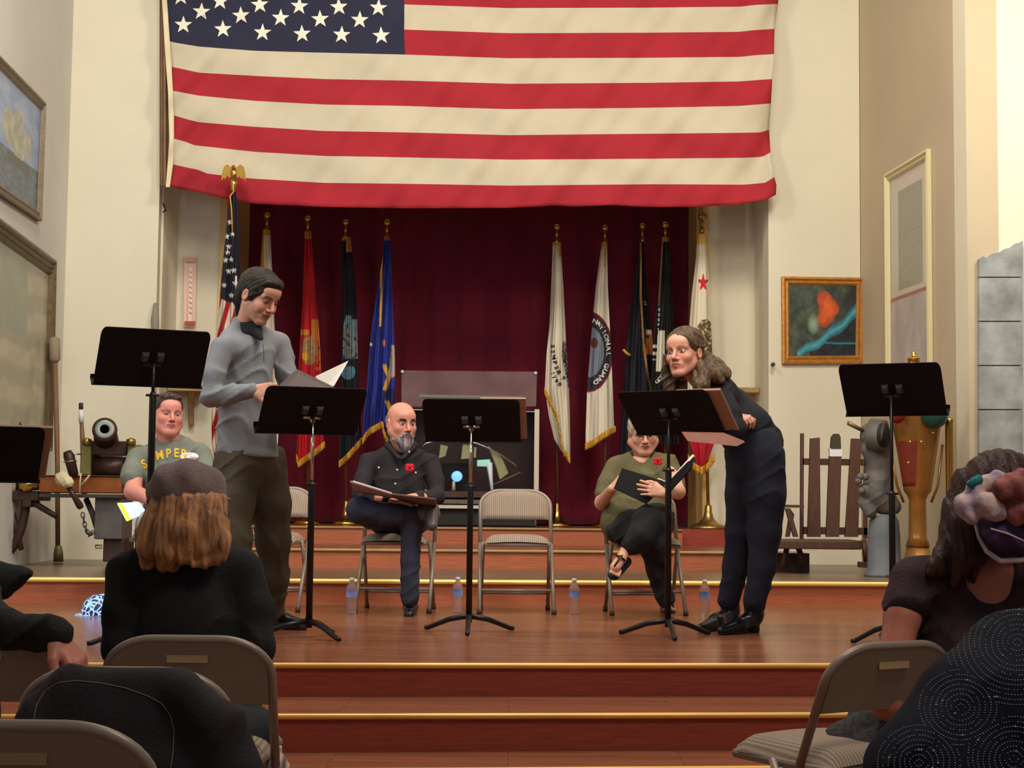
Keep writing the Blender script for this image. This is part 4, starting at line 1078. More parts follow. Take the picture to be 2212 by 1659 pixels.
def head_paint(H, skin=(206, 150, 122), brow=(62, 42, 32), lid=False, lip=(158, 86, 78), brow_t=0.0045, iris=(52, 40, 34), brow_a=0.85, extra=None):
    sk = np.array(lin(skin)[:3])
    def f(V):
        L = H.loc(V); x, y, z = np.abs(L[:, 0]), L[:, 1], L[:, 2]; C = np.tile(sk, (len(V), 1))
        near = ((np.abs(L) < 0.14).all(1)).astype(float)
        def mx(c, w): 
            nonlocal C
            c = np.array(lin(c)[:3]); w = (w*near)[:, None]; C = C*(1-w)+c*w
        red = (min(255, skin[0]*1.02), skin[1]*0.80, skin[2]*0.78)
        mx(red, 0.3*np.exp(-(((x-0.040)/0.02)**2+((z+0.028)/0.02)**2))*(y > 0.03)); mx(red, 0.35*np.exp(-((x/0.014)**2+((z+0.033)/0.014)**2))*(y > 0.08)); mx(red, 0.4*np.exp(-(((x-0.083)/0.01)**2)))
        shd = tuple(q*0.74 for q in skin); mx(shd, 0.7*np.exp(-(((x-0.031)/0.02)**2+((z-0.001)/0.012)**2))*(y > 0.05))
        br = 1-sst(brow_t*0.6, brow_t*1.7, np.abs(z-(0.0235-5.0*(x-0.036)**2))); br *= sst(0.010, 0.016, x)*(1-sst(0.046, 0.056, x))*(y > 0.045); mx(brow, br*brow_a)
        op = 0.0016 if lid else 0.0046
        ex = np.sqrt(np.clip(1-((x-0.031)/0.0145)**2, 0, 1)); ez = np.abs(z+0.0005)
        on = (y > 0.06)*(np.abs(x-0.031) < 0.0145)
        mx((112, 66, 54), (1-sst(0.0012, 0.003, np.abs(ez-op*ex-0.0012)))*on*0.8)
        mx((214, 206, 198), (1-sst(op*0.7, op*1.2, ez/np.maximum(ex, 0.05)))*on*(0.4 if lid else 1))
        rr_ = np.sqrt((x-0.031)**2+z**2); mx(iris, (1-sst(0.005, 0.0072, rr_))*(ez < op+0.0012)*on)
        lp = 1-sst(0.75, 1.15, (x/0.0255)**2+((z+0.0645)/0.0115)**2); mx(lip, lp*(y > 0.06)*0.85)
        mx(tuple(q*0.5 for q in lip), (1-sst(0.0008, 0.0026, np.abs(z+0.0632-0.14*x)))*(x < 0.026)*(y > 0.06)*0.9)
        mx(tuple(q*0.62 for q in skin), np.exp(-(((x-0.010)/0.0045)**2+((z+0.0415)/0.004)**2))*(y > 0.085)*0.9)
        if extra is not None: C = extra(L, C)
        return C
    return f
M_SKIN = attr_mat('skin', 0.48, bump=0.04, bscale=150); _b = M_SKIN.node_tree.nodes['Principled BSDF']
_b.inputs['Subsurface Weight'].default_value = 0.1; _b.inputs['Subsurface Radius'].default_value = (0.02, 0.008, 0.004); _b.inputs['Subsurface Scale'].default_value = 0.3
def hand(S, wrist, d, back, thumb=1, curl=(40, 45, 30), s=1.0, spread=0.1, k=0.007, forearm=None, rw=0.026, thumb_in=0.3):
    w = Vector(wrist); d = Vector(d).normalized(); nb = Vector(back); nb = (nb-d*nb.dot(d)).normalized(); l = d.cross(nb)*thumb
    if forearm is not None: S.cap(vnp(forearm), vnp(w), 0.036*s, rw*s, 0.01)
    kn = []
    for i in range(4):
        o = 0.030-0.0200*i; kp = w+d*(0.088-0.006*abs(i-1.2))*s+l*o*s
        kn.append(kp); S.cap(vnp(w+d*0.012*s+l*o*0.5*s), vnp(kp), 0.0145*s, 0.0105*s, 0.014*s)
    for i, L in enumerate((0.072, 0.080, 0.074, 0.058)):
        p = kn[i]; ang = 0.0; r = (0.0095, 0.0095, 0.009, 0.008)[i]
        dd = (d+l*spread*(1.2-i*0.8)).normalized(); seg = (0.45, 0.31, 0.24)
        for q in range(3):
            ang += math.radians(curl[q]*(1+0.08*(i-1.5)))
            dv = dd*math.cos(ang)-nb*math.sin(ang); p2 = p+dv*L*seg[q]*s
            S.cap(vnp(p), vnp(p2), r*s*(1-0.08*q), r*s*(1-0.08*(q+1)), 0.004*s if q else 0.007*s); p = p2
    t0 = w+d*0.022*s+l*0.024*s; t1 = t0+(d*0.75+l*0.62-nb*thumb_in).normalized()*0.042*s; t2 = t1+(d*0.93+l*0.2-nb*thumb_in*1.3).normalized()*0.032*s; t3 = t2+(d*0.95-l*0.05-nb*thumb_in*1.3).normalized()*0.024*s
    S.cap(vnp(t0), vnp(t1), 0.0155*s, 0.012*s, 0.012*s); S.cap(vnp(t1), vnp(t2), 0.0118*s, 0.0105*s, 0.004*s); S.cap(vnp(t2), vnp(t3), 0.0105*s, 0.0085*s, 0.004*s)
    return S
def J(px, py, Y): return vnp(P(px, py, Y))
def shoe_sdf(heel, toe, w=0.045, h=0.07, S=None):
    heel = np.array(heel, float); toe = np.array(toe, float); S = S or SDF(0.02); d = toe-heel
    S.cap(heel+[0, 0, 0.035], heel+d*0.45+[0, 0, 0.04], 0.036, 0.042); S.cap(heel+d*0.45+[0, 0, 0.036], heel+d*0.92+[0, 0, 0.028], 0.044, 0.034)
    S.cap(heel+[0, 0, 0.05], heel+d*0.12+[0, 0, h+0.03], 0.038, 0.042)
    S.cap(heel+d*0.0+[0, 0, 0.008], heel+d*0.98+[0, 0, 0.008], 0.03, 0.03, 0.01)
    return S
HB = 0.009
def fm(name, c, n=0.1, b=0.25, sc=90, sheen=0.0, c2=None, rough=0.88): return mat(name, c, rough, noise=n, nscale=14, bump=b, bscale=sc, sheen=sheen, c2=c2)
def person(loc, label):
    return empty('person', tuple(loc), 0, label, 'person')

# ===== A  the standing reader in grey =====
A = person(P(545, 1375, 8.3)*1.0, 'man standing in grey long-sleeved shirt and brown corduroys, reading an open script'); A.location.z = ZST
hA = Head(J(560, 640, 8.25), facing(56, 26, 4), 1.12)
fwdA = (math.sin(R(28)), -math.cos(R(28)), 0)
neckA = J(531, 712, 8.35)
Rw = J(546, 844, 8.06); Lw = J(655, 880, 8.26)
Rs, Re = J(480, 752, 8.17), J(455, 858, 8.10); Ls, Le = J(604, 742, 8.42), J(634, 845, 8.38)
body = SDF(0.03)
body.chain([(J(541, 785, 8.3), 0.09), (J(533, 880, 8.3), 0.09), (J(537, 975, 8.3), 0.11)], n=fwdA, q=1.35).cap(J(505, 755, 8.22), J(585, 750, 8.38), 0.035)
body.chain([(Rs, 0.04), (Re, 0.036), (Rw, 0.027)], k=0.02).chain([(Ls, 0.04), (Le, 0.036), (Lw, 0.028)], k=0.02)
hipR, kneR, ankR = J(507, 1005, 8.25), J(500, 1172, 8.14), J(512, 1345, 8.2)
hipL, kneL, ankL = J(574, 1005, 8.38), J(590, 1165, 8.42), J(588, 1322, 8.52)
body.chain([(hipR, 0.085), (kneR, 0.058), (ankR, 0.042)]).chain([(hipL, 0.085), (kneL, 0.058), (ankL, 0.042)])
hs = head_sdf(hA, neckA, 0.055, smile=1.0)
hnd = hand(SDF(0.006), Rw, (0.95, -0.1, 0.02), (0.1, -0.9, 0.35), thumb=1, curl=(28, 42, 30), s=1.1, thumb_in=0.1)
hnd2 = hand(SDF(0.006), Lw, (0.7, 0.1, 0.1), (0.1, 0.9, -0.2), thumb=-1, curl=(25, 30, 20), s=1.0)
make('body', [body.mesh(0.011), hs.mesh(0.0031), hnd.mesh(0.004), hnd2.mesh(0.005)], M_SKIN, A, attr=head_paint(hA, lid=True))
M_HENLEY = fm('grey_jersey', (128, 130, 132), 0.06, 0.2, 120); M_HENT = fm('black_cotton', (20, 20, 22), 0.1)
sh = SDF(0.035)
sh.chain([(J(541, 770, 8.3), 0.125), (J(530, 870, 8.3), 0.135), (J(534, 925, 8.3), 0.142), (J(535, 990, 8.3), 0.172)], n=fwdA, q=1.28).cap(J(494, 752, 8.2), J(594, 743, 8.40), 0.062)
sh.cap(J(492, 738, 8.24), J(524, 700, 8.34), 0.052, 0.050); sh.cap(J(582, 733, 8.38), J(548, 712, 8.34), 0.05, 0.052)
sh.chain([(Rs, 0.062), (J(462, 812, 8.12), 0.055), (Re, 0.050), (J(500, 852, 8.07), 0.046), (Rw, 0.036)], k=0.022).chain([(Ls, 0.060), (J(620, 805, 8.40), 0.050), (Le, 0.048), (Lw, 0.04)], k=0.022)
sh.cap(J(541, 686, 8.24), J(550, 700, 8.19), 0.060, 0.050, 0.008, True); sh.cap(J(556, 706, 8.13), J(567, 728, 8.08), 0.038, 0.010, 0.008, True)
def hemcut(X, Y, Z):  # shirt ends at the hips
    zc = P(540, 985, 8.3).z+0.0*X; return np.maximum(0, (zc-0.16*(X-P(540, 985, 8.3).x)*0.3-Z))*3
fo = folds(0.0075, (26, 26, 34), 1)
make('henley_shirt', [sh.mesh(HB, disp=lambda X, Y, Z: fo(X, Y, Z)+hemcut(X, Y, Z))], M_HENLEY, A)
ts = SDF(0.02); ts.cap(J(529, 704, 8.34), J(541, 722, 8.29), 0.061, 0.060).cap(J(551, 712, 8.26), J(565, 732, 8.175), 0.036, 0.010); make('undershirt', [ts.mesh(0.006)], M_HENT, A)
mb = MB()
for k_, (a, b) in enumerate((((561, 765), (568, 772)), ((563, 785), (571, 793)))):
    pass
pl_ = [J(566, y, 8.12-0.003*k_) for k_, y in enumerate((768, 785, 800, 815))]
M_COR = fm('brown_corduroy', (72, 62, 46), 0.14, 0.35, 140)
tr = SDF(0.05); tr.chain([(J(536, 985, 8.3), 0.138), (J(538, 1005, 8.3), 0.145)], n=fwdA, q=1.28)
tr.chain([(hipR, 0.11), (J(502, 1090, 8.2), 0.104), (kneR, 0.094), (J(505, 1260, 8.18), 0.086), (J(512, 1340, 8.2), 0.078)]).chain([(hipL, 0.11), (J(585, 1090, 8.4), 0.100), (kneL, 0.086), (J(592, 1250, 8.47), 0.070), (J(590, 1318, 8.52), 0.060)])
f2 = folds(0.007, (20, 22, 26), 4); make('corduroy_trousers', [tr.mesh(HB, disp=f2)], M_COR, A)
M_SHOE = mat('black_leather', (22, 20, 22), 0.35, noise=0.1)
hl, tp_ = PZ(585, 1357, ZST), PZ(652, 1361, ZST)
make('shoe', [shoe_sdf(hl, tp_).mesh(0.006)], M_SHOE, A)
hl, tp_ = PZ(505, 1385, ZST), PZ(560, 1398, ZST); make('shoe', [shoe_sdf(hl, tp_).mesh(0.007)], M_SHOE, A)
M_HAIRA = hairmat('dark_brown_hair', (30, 25, 20), (62, 54, 40), (25, 25, 25))
ha = SDF(0.015); hA.ell(ha, (0, -0.020, 0.042), (0.088, 0.107, 0.088)); hA.ell(ha, (0, 0.052, 0.085), (0.060, 0.04, 0.026), 0.02); hA.ell(ha, (0, -0.075, -0.01), (0.07, 0.045, 0.06), 0.02)
for x in (-1, 1): hA.ell(ha, (x*0.072, 0.02, 0.01), (0.014, 0.016, 0.034), 0.012)
hA.ell(ha, (0, 0.088, -0.008), (0.074, 0.068, 0.060), 0.006, True); hA.ell(ha, (0, 0.03, -0.10), (0.11, 0.085, 0.075), 0.008, True)
for x in (-1, 1): hA.ell(ha, (x*0.088, -0.008, -0.008), (0.018, 0.02, 0.03), 0.006, True)
make('short_hair', [ha.mesh(0.0045, disp=folds(0.0035, (260, 260, 180), 3, 5))], M_HAIRA, A)
M_BUT = mat('dark_button', (60, 62, 66), 0.4)
mb = MB()
mb.tube([P(567, 733, 8.11), P(569, 750, 8.105), P(570, 765, 8.105), P(570, 782, 8.11)], 0.004, 6, flat=0.4); mb.build('placket', M_BUT, A)
wparent(A)
# his open script
root = empty('open_script', tuple(P(655, 830, 8.1)), 0, 'open script with white pages held by the standing man in grey', 'script')
def sheet(name, pts, th, m, parent, lab=None):
    a, b, c = Vector(pts[0]), Vector(pts[1]), Vector(pts[2]); n = (b-a).cross(c-a).normalized()*th
    mb = MB(); mb.hexa([Vector(p) for p in pts], [Vector(p)+n for p in pts]); o = mb.build(name, m, parent)
    if lab: o['label'] = lab
    return o
sheet('left_cover', [P(592, 842, 8.06), P(641, 797, 8.22), P(722, 836, 8.24), P(676, 880, 8.16)], 0.006, M_GREYC, root, 'grey brown cover')
sheet('page_stack', [P(681, 813, 8.25), P(753, 779, 8.32), P(722, 833, 8.26), P(702, 838, 8.25)], 0.006, M_PAPER, root, 'white pages')
sheet('page_stack', [P(600, 842, 8.08), P(642, 801, 8.235), P(716, 837, 8.255), P(676, 876, 8.18)], 0.005, M_PAPER, root, 'white pages')
wparent(root)

# ===== B  bearded man =====
B = person(PZ(870, 1325, ZST), 'bald bearded man in dark shirt and jeans sitting with ankle on knee')
hB = Head(J(868, 914, 10.02), facing(27, 6, 0), 1.10)
fwdB = (math.sin(R(10)), -math.cos(R(10)), 0)
bd = SDF(0.03); bd.chain([(J(862, 1010, 10.08), 0.12), (J(860, 1070, 10.08), 0.13), (J(858, 1125, 10.1), 0.15)], n=fwdB, q=1.25)
sR, eR, wR = J(797, 1000, 10.05), J(778, 1068, 9.9), J(838, 1082, 9.66); sL, eL, wL = J(930, 1002, 10.12), J(944, 1072, 10.0), J(893, 1076, 9.72)
bd.chain([(sR, 0.04), (eR, 0.034), (wR, 0.026)], k=0.02).chain([(sL, 0.04), (eL, 0.034), (wL, 0.026)], k=0.02)
h1, k1, a1 = J(832, 1118, 10.05), J(775, 1100, 9.62), J(900, 1112, 9.62); h2, k2, a2 = J(888, 1120, 10.05), J(889, 1128, 9.66), J(884, 1296, 9.66)
bd.chain([(h1, 0.07), (k1, 0.055), (a1, 0.04)]).chain([(h2, 0.07), (k2, 0.055), (a2, 0.04)])
hdB = hand(SDF(0.006), wL, (-0.9, -0.25, -0.02), (0, -0.3, 0.95), thumb=-1, curl=(12, 18, 12), s=1.1, forearm=J(910, 1077, 9.76))
hdB2 = hand(SDF(0.006), wR, (0.9, -0.1, 0.0), (0, -0.3, 0.95), thumb=1, curl=(12, 18, 12), s=1.1, forearm=J(822, 1078, 9.7))
make('body', [bd.mesh(0.012), head_sdf(hB, J(864, 985, 10.08), 0.062, jaw=1.05, fat=0.004).mesh(0.0031), hdB.mesh(0.0045), hdB2.mesh(0.0045)], M_SKIN, B, attr=head_paint(hB, (212, 146, 122), brow_t=0.006, brow=(40, 26, 22), brow_a=1.0))
M_SHB = fm('black_western_shirt', (34, 27, 32), 0.15, 0.25); sb = SDF(0.035)
sb.chain([(J(863, 1000, 10.08), 0.14), (J(861, 1060, 10.06), 0.155), (J(858, 1115, 10.08), 0.165)], n=fwdB, q=1.2).cap(J(812, 998, 10.06), J(917, 1000, 10.12), 0.068)
sb.cap(J(830, 985, 10.05), J(858, 968, 10.08), 0.045, 0.04); sb.cap(J(900, 985, 10.1), J(872, 968, 10.08), 0.045, 0.04)
sb.chain([(sR, 0.062), (J(785, 1035, 9.98), 0.056), (eR, 0.050), (wR, 0.038)], k=0.022).chain([(sL, 0.062), (J(940, 1038, 10.06), 0.055), (eL, 0.050), (J(905, 1076, 9.75), 0.040)], k=0.022)
sb.cap(J(866, 955, 10.0), J(866, 985, 9.90), 0.06, 0.022, 0.01, True)
make('western_shirt', [sb.mesh(HB, disp=folds(0.007, (28, 28, 34), 6))], M_SHB, B)
cl = SDF(0.006)
cl.cap(J(838, 962, 10.02), J(862, 990, 9.92), 0.020, 0.012); cl.cap(J(897, 962, 10.02), J(870, 990, 9.92), 0.020, 0.012); cl.cap(J(838, 962, 10.02), J(850, 950, 10.1), 0.02, 0.018); cl.cap(J(897, 962, 10.02), J(886, 952, 10.1), 0.02, 0.018)
make('collar', [cl.mesh(0.005)], M_SHB, B)
M_SNAP = mat('pearl_snap', (210, 206, 204), 0.25)
bt = make
for (x, y) in ((884, 976), (858, 1015), (854, 1045), (818, 1010), (898, 1021)):
    c = P(x, y, 9.86); hit = None
    mb = MB(); mb.ball((c.x, c.y, c.z), 0.0065, 10); mb.build('snap_button', M_SNAP, B)
M_POP = mat('red_felt', (206, 24, 40), 0.8); M_DK = mat('dark_centre', (40, 10, 14), 0.7)
def poppy(px, py, Y, parent, s=1.0):
    c = P(px, py, Y); mb = MB()
    for k_ in range(4):
        a = math.pi/4+k_*math.pi/2; mb.ball((c.x+0.016*s*math.cos(a), c.y, c.z+0.014*s*math.sin(a)), 0.017*s, 8, sc=(1, 0.3, 0.9))
    o = mb.build('poppy_pin', M_POP, parent); mb = MB(); mb.ball((c.x, c.y-0.006, c.z), 0.006*s, 8); mb.build('pin_centre', M_DK, o)
poppy(885, 1010, 9.845, B, 0.95)
M_JEAN = fm('blue_jeans', (46, 50, 66), 0.2, 0.3, 120); M_JEANK = fm('dark_jeans', (30, 30, 36), 0.2, 0.3, 120)
tb = SDF(0.05); tb.cap(J(845, 1122, 10.1), J(875, 1124, 10.1), 0.15, None, n=(0, 0, 1), q=1.3)
tb.chain([(h1, 0.095), (J(800, 1108, 9.8), 0.088), (k1, 0.072), (J(840, 1112, 9.6), 0.062), (J(896, 1112, 9.62), 0.052)], k=0.025).chain([(h2, 0.088), (k2, 0.070), (J(886, 1210, 9.66), 0.056), (J(885, 1292, 9.66), 0.055)], k=0.025)
make('jeans', [tb.mesh(HB, disp=folds(0.006, (24, 26, 30), 9))], M_JEAN, B)
M_SHG = mat('grey_leather', (78, 70, 70), 0.45, noise=0.15)
s_ = SDF(0.015); s_.cap(J(908, 1108, 9.62), J(934, 1112, 9.60), 0.045, 0.048).cap(J(932, 1100, 9.6), J(934, 1136, 9.48), 0.045, 0.03)
make('shoe', [s_.mesh(0.006)], M_SHG, B)
make('shoe', [shoe_sdf(PZ(886, 1322, ZST)+Vector((0, 0.12, 0)), PZ(886, 1330, ZST)+Vector((0, -0.08, 0))).mesh(0.006)], M_SHOE, B)
M_BRD = hairmat('greying_beard', (58, 48, 50), (196, 188, 190), (40, 40, 6)); M_BRD.node_tree.nodes['Mapping'].inputs['Scale'].default_value = (28, 28, 7)
br_ = SDF(0.012); hB.ell(br_, (0, 0.066, -0.105), (0.040, 0.032, 0.042)); hB.ell(br_, (0, 0.062, -0.135), (0.030, 0.024, 0.03), 0.02)
for x in (-1, 1): hB.cap(br_, (x*0.054, 0.010, -0.082), (x*0.03, 0.058, -0.098), 0.016, 0.022); hB.cap(br_, (x*0.006, 0.092, -0.051), (x*0.030, 0.080, -0.072), 0.009, 0.009, 0.006); hB.cap(br_, (x*0.03, 0.078, -0.072), (x*0.034, 0.066, -0.095), 0.010, 0.014)
hB.cap(br_, (-0.014, 0.098, -0.065), (0.014, 0.098, -0.065), 0.005, None, 0.004, True)
make('beard', [br_.mesh(0.004, disp=folds(0.003, (200, 200, 60), 3, 5))], M_BRD, B)
hr = SDF(0.01)
for x in (-1, 1): hB.ell(hr, (x*0.066, -0.035, 0.012), (0.014, 0.045, 0.034)); 
hB.ell(hr, (0, -0.09, -0.0), (0.06, 0.022, 0.045), 0.02)
for x in (-1, 1): hB.ell(hr, (x*0.088, -0.008, -0.008), (0.018, 0.02, 0.028), 0.004, True)
make('cropped_hair', [hr.mesh(0.004)], mat('grey_stubble', (128, 112, 102), 0.9, bump=0.4, bscale=300), B)
wparent(B)
root = empty('open_script', tuple(P(850, 1070, 9.6)), 0, 'large open script with tan covers lying on the bearded man\'s lap', 'script')
sheet('left_cover', [P(848, 1076, 9.62), P(763, 1063, 9.66), P(756, 1041, 9.40), P(846, 1068, 9.40)], 0.008, mat('mauve_cover', (150, 122, 122), 0.7), root)
sheet('right_cover', [P(943, 1103, 9.66), P(848, 1076, 9.62), P(846, 1068, 9.40), P(941, 1079, 9.40)], 0.008, mat('brown_cover', (112, 84, 78), 0.7), root, 'darker brown cover')
sheet('page_stack', [P(848, 1073, 9.62), P(766, 1060, 9.66), P(762, 1040, 9.42), P(846, 1066, 9.42)], 0.006, M_PAPER, root, 'white pages')
wparent(root)

# ===== C  seated woman in olive =====
Cc = person(PZ(1400, 1325, ZST), 'seated grey-haired woman in olive top reading a black folder, legs crossed')
hC = Head(J(1389, 936, 10.0), facing(4, 14, -3), 1.04)
bd = SDF(0.03); fC = (0.05, -1, 0)
bd.chain([(J(1387, 1020, 10.08), 0.125), (J(1387, 1075, 10.08), 0.14), (J(1388, 1125, 10.1), 0.16)], n=fC, q=1.25)
sR, eR, wR = J(1328, 1008, 10.08), J(1300, 1086, 9.98), J(1322, 1056, 9.72); sL, eL, wL = J(1446, 1005, 10.08), J(1464, 1062, 9.85), J(1434, 1066, 9.53)
bd.chain([(sR, 0.042), (eR, 0.043), (wR, 0.028)], k=0.02).chain([(sL, 0.042), (eL, 0.045), (wL, 0.028)], k=0.02)
h1, k1, a1 = J(1424, 1125, 10.05), J(1402, 1128, 9.6), J(1350, 1190, 9.55); h2, k2, a2 = J(1350, 1128, 10.05), J(1405, 1155, 9.68), J(1437, 1303, 9.72)
bd.chain([(h1, 0.07), (k1, 0.055), (a1, 0.032)]).chain([(h2, 0.07), (k2, 0.055), (a2, 0.033)])
# bare sandalled feet
ft = SDF(0.012); ft.cap(a1, J(1343, 1205, 9.5), 0.031, 0.03).cap(J(1343, 1205, 9.5), J(1329, 1226, 9.44), 0.03, 0.032)
for q in range(5): ft.cap(J(1323+4.2*q, 1228+1.5*q, 9.44), J(1319+4.4*q, 1236+2*q, 9.42), 0.0105-0.001*abs(q-2)*0.5, 0.009, 0.003)
f3 = SDF(0.012); g0 = PZ(1437, 1320, ZST); g1 = Vector((g0.x+0.01, g0.y-0.13, ZST+0.02)); f3.cap(a2, vnp(g0+Vector((0, 0, 0.05))), 0.032, 0.03).cap(vnp(g0+Vector((0, 0, 0.04))), vnp(g1), 0.03, 0.026)
for q in range(5): f3.cap(vnp(g1+Vector((-0.03+0.015*q, -0.01, 0))), vnp(g1+Vector((-0.034+0.017*q, -0.035+0.004*abs(q-1), -0.004))), 0.0095, 0.008, 0.003)
hd1 = hand(SDF(0.006), wR, (0.35, -0.25, 0.4), (-0.8, -0.4, 0.3), thumb=1, curl=(40, 50, 30), s=0.98, forearm=eR)
hd2 = hand(SDF(0.006), wL, (-0.95, -0.2, 0.25), (0.15, -0.9, 0.25), thumb=1, curl=(6, 8, 6), s=1.0, forearm=J(1448, 1066, 9.66), spread=0.14)
make('body', [bd.mesh(0.011), head_sdf(hC, J(1388, 990, 10.08), 0.062, jaw=1.04, fat=0.010).mesh(0.0031), hd1.mesh(0.0042), hd2.mesh(0.0042), ft.mesh(0.004), f3.mesh(0.004), SDF(0.03).cap(J(1366, 997, 10.04), J(1388, 1001, 10.0), 0.036, 0.048).cap(J(1412, 996, 10.04), J(1388, 1001, 10.0), 0.036, 0.048).mesh(0.007)], M_SKIN, Cc, attr=head_paint(hC, (214, 160, 134), lid=True, brow=(140, 104, 84), brow_a=0.5))
M_OLV = fm('olive_knit', (98, 92, 62), 0.08, 0.2, 120); sc_ = SDF(0.05)
sc_.chain([(J(1387, 1018, 10.06), 0.145), (J(1387, 1070, 10.02), 0.165), (J(1388, 1125, 10.04), 0.185)], n=fC, q=1.15).cap(J(1342, 1006, 10.08), J(1434, 1004, 10.08), 0.064)
sc_.chain([(sR, 0.062), (J(1313, 1045, 10.03), 0.062), (J(1303, 1066, 10.0), 0.056)], k=0.03).chain([(sL, 0.062), (J(1456, 1035, 10.02), 0.060), (J(1462, 1050, 9.98), 0.056)], k=0.03)
sc_.cap(J(1386, 965, 9.98), J(1386, 978, 9.88), 0.085, 0.062, 0.012, True); sc_.cap(J(1400, 1125, 9.95), J(1345, 1128, 9.95), 0.15, 0.14)
make('olive_top', [sc_.mesh(HB, disp=folds(0.006, (24, 26, 26), 12))], M_OLV, Cc)
poppy(1421, 996, 9.865, Cc, 0.95)
M_BKP = fm('black_crepe', (26, 26, 30), 0.15, 0.3); tc_ = SDF(0.05)
tc_.chain([(h2, 0.10), (J(1365, 1140, 9.8), 0.10), (k2, 0.088), (J(1420, 1230, 9.7), 0.060), (J(1436, 1292, 9.72), 0.052)], k=0.05)
tc_.chain([(h1, 0.10), (J(1412, 1126, 9.8), 0.10), (k1, 0.09), (J(1385, 1158, 9.55), 0.078), (J(1366, 1178, 9.55), 0.060)], k=0.05)
tc_.chain([(J(1412, 1140, 9.62), 0.07), (J(1425, 1180, 9.6), 0.055), (J(1432, 1206, 9.6), 0.03)], k=0.05); tc_.cap(J(1345, 1145, 9.9), J(1330, 1150, 9.85), 0.085, 0.06)
make('black_trousers', [tc_.mesh(HB, disp=folds(0.008, (26, 24, 20), 15))], M_BKP, Cc)
M_HC = hairmat('grey_brown_hair', (138, 120, 98), (188, 172, 148), (30, 30, 30)); hc = SDF(0.015)
hC.ell(hc, (0, -0.022, 0.045), (0.090, 0.104, 0.088)); 
for x in (-1, 1): hC.ell(hc, (x*0.072, 0.012, 0.02), (0.018, 0.03, 0.045))
hC.ell(hc, (0, 0.092, -0.014), (0.068, 0.066, 0.062), 0.006, True); hC.ell(hc, (0, 0.03, -0.115), (0.11, 0.10, 0.08), 0.008, True)
make('short_hair', [hc.mesh(0.005, disp=folds(0.0035, (220, 220, 160), 3, 5))], M_HC, Cc)
M_GLS = mat('glasses_wire', (96, 92, 96), 0.3, metal=0.6)
mb = MB()
for x in (-1, 1):
    mb.tube([Vector(hC.w(x*0.033+0.021*math.cos(a), 0.096-0.006*abs(math.cos(a)), -0.002+0.015*math.sin(a))) for a in [2*math.pi*i/16 for i in range(17)]], 0.0017, 6)
    mb.tube([Vector(hC.w(x*0.054, 0.088, 0.002)), Vector(hC.w(x*0.08, -0.005, 0.004))], 0.0017, 6)
mb.tube([Vector(hC.w(-0.012, 0.098, 0)), Vector(hC.w(0.012, 0.098, 0))], 0.0017, 6); mb.build('glasses', M_GLS, Cc)
def sandal(a, b, c, w_, parent, straps):
    S = SDF(0.008); S.cap(a, b, w_, w_*1.15, n=c, q=2.6); o = make('sandal', [S.mesh(0.0045)], M_SHOE, parent)
    for pts in straps:
        mb = MB(); mb.tube(pts, 0.006, 8); mb.build('strap', M_SHOE, o)
nn = Vector(J(1343, 1205, 9.5)-J(1329, 1226, 9.44)).cross(Vector((1, 0, 0)))
sandal(J(1352, 1214, 9.54), J(1327, 1240, 9.47), (0.3, 1, -0.5), 0.035, Cc, [[P(1331, 1200, 9.47), P(1340, 1202, 9.44), P(1350, 1211, 9.46)], [P(1340, 1202, 9.44), P(1333, 1214, 9.42), P(1327, 1224, 9.41)]])
mb = MB(); c = P(1341, 1201, 9.435); mb.ball(tuple(c), 0.012, 10, sc=(1, 0.4, 1)); mb.build('sandal_buckle', M_BRASS, Cc)
sandal(vnp(g0+Vector((0, 0.02, 0.012))), vnp(g1+Vector((0, -0.03, -0.012))), (0, 0, 1), 0.036, Cc, [[g0+Vector((-0.036, -0.03, 0.03)), g0+Vector((0, -0.04, 0.075)), g0+Vector((0.036, -0.03, 0.03))]])
wparent(Cc)
root = empty('black_folder', tuple(P(1400, 1045, 9.6)), 0, 'black folder held open by the seated woman in olive', 'folder')
sheet('left_cover', [P(1326, 1054, 9.58), P(1344, 1011, 9.66), P(1441, 1042, 9.63), P(1397, 1088, 9.54)], 0.006, M_BLACKC, root)
sheet('right_cover', [P(1441, 1043, 9.66), P(1498, 984, 9.55), P(1494, 1010, 9.48), P(1446, 1062, 9.58)], 0.006, M_BLACKC, root)
sheet('page_stack', [P(1443, 1040, 9.67), P(1496, 981, 9.565), P(1499, 985, 9.54), P(1447, 1043, 9.64)], 0.008, M_PAPER, root, 'white pages')
mb = MB(); mb.tube([P(1422, 1035, 9.68), P(1428, 1037, 9.69), P(1436, 1041, 9.69), P(1442, 1035, 9.68)], 0.01, 8, flat=0.6); o = mb.build('page_stack', M_PAPER, root); o['label'] = 'white pages'
wparent(root)
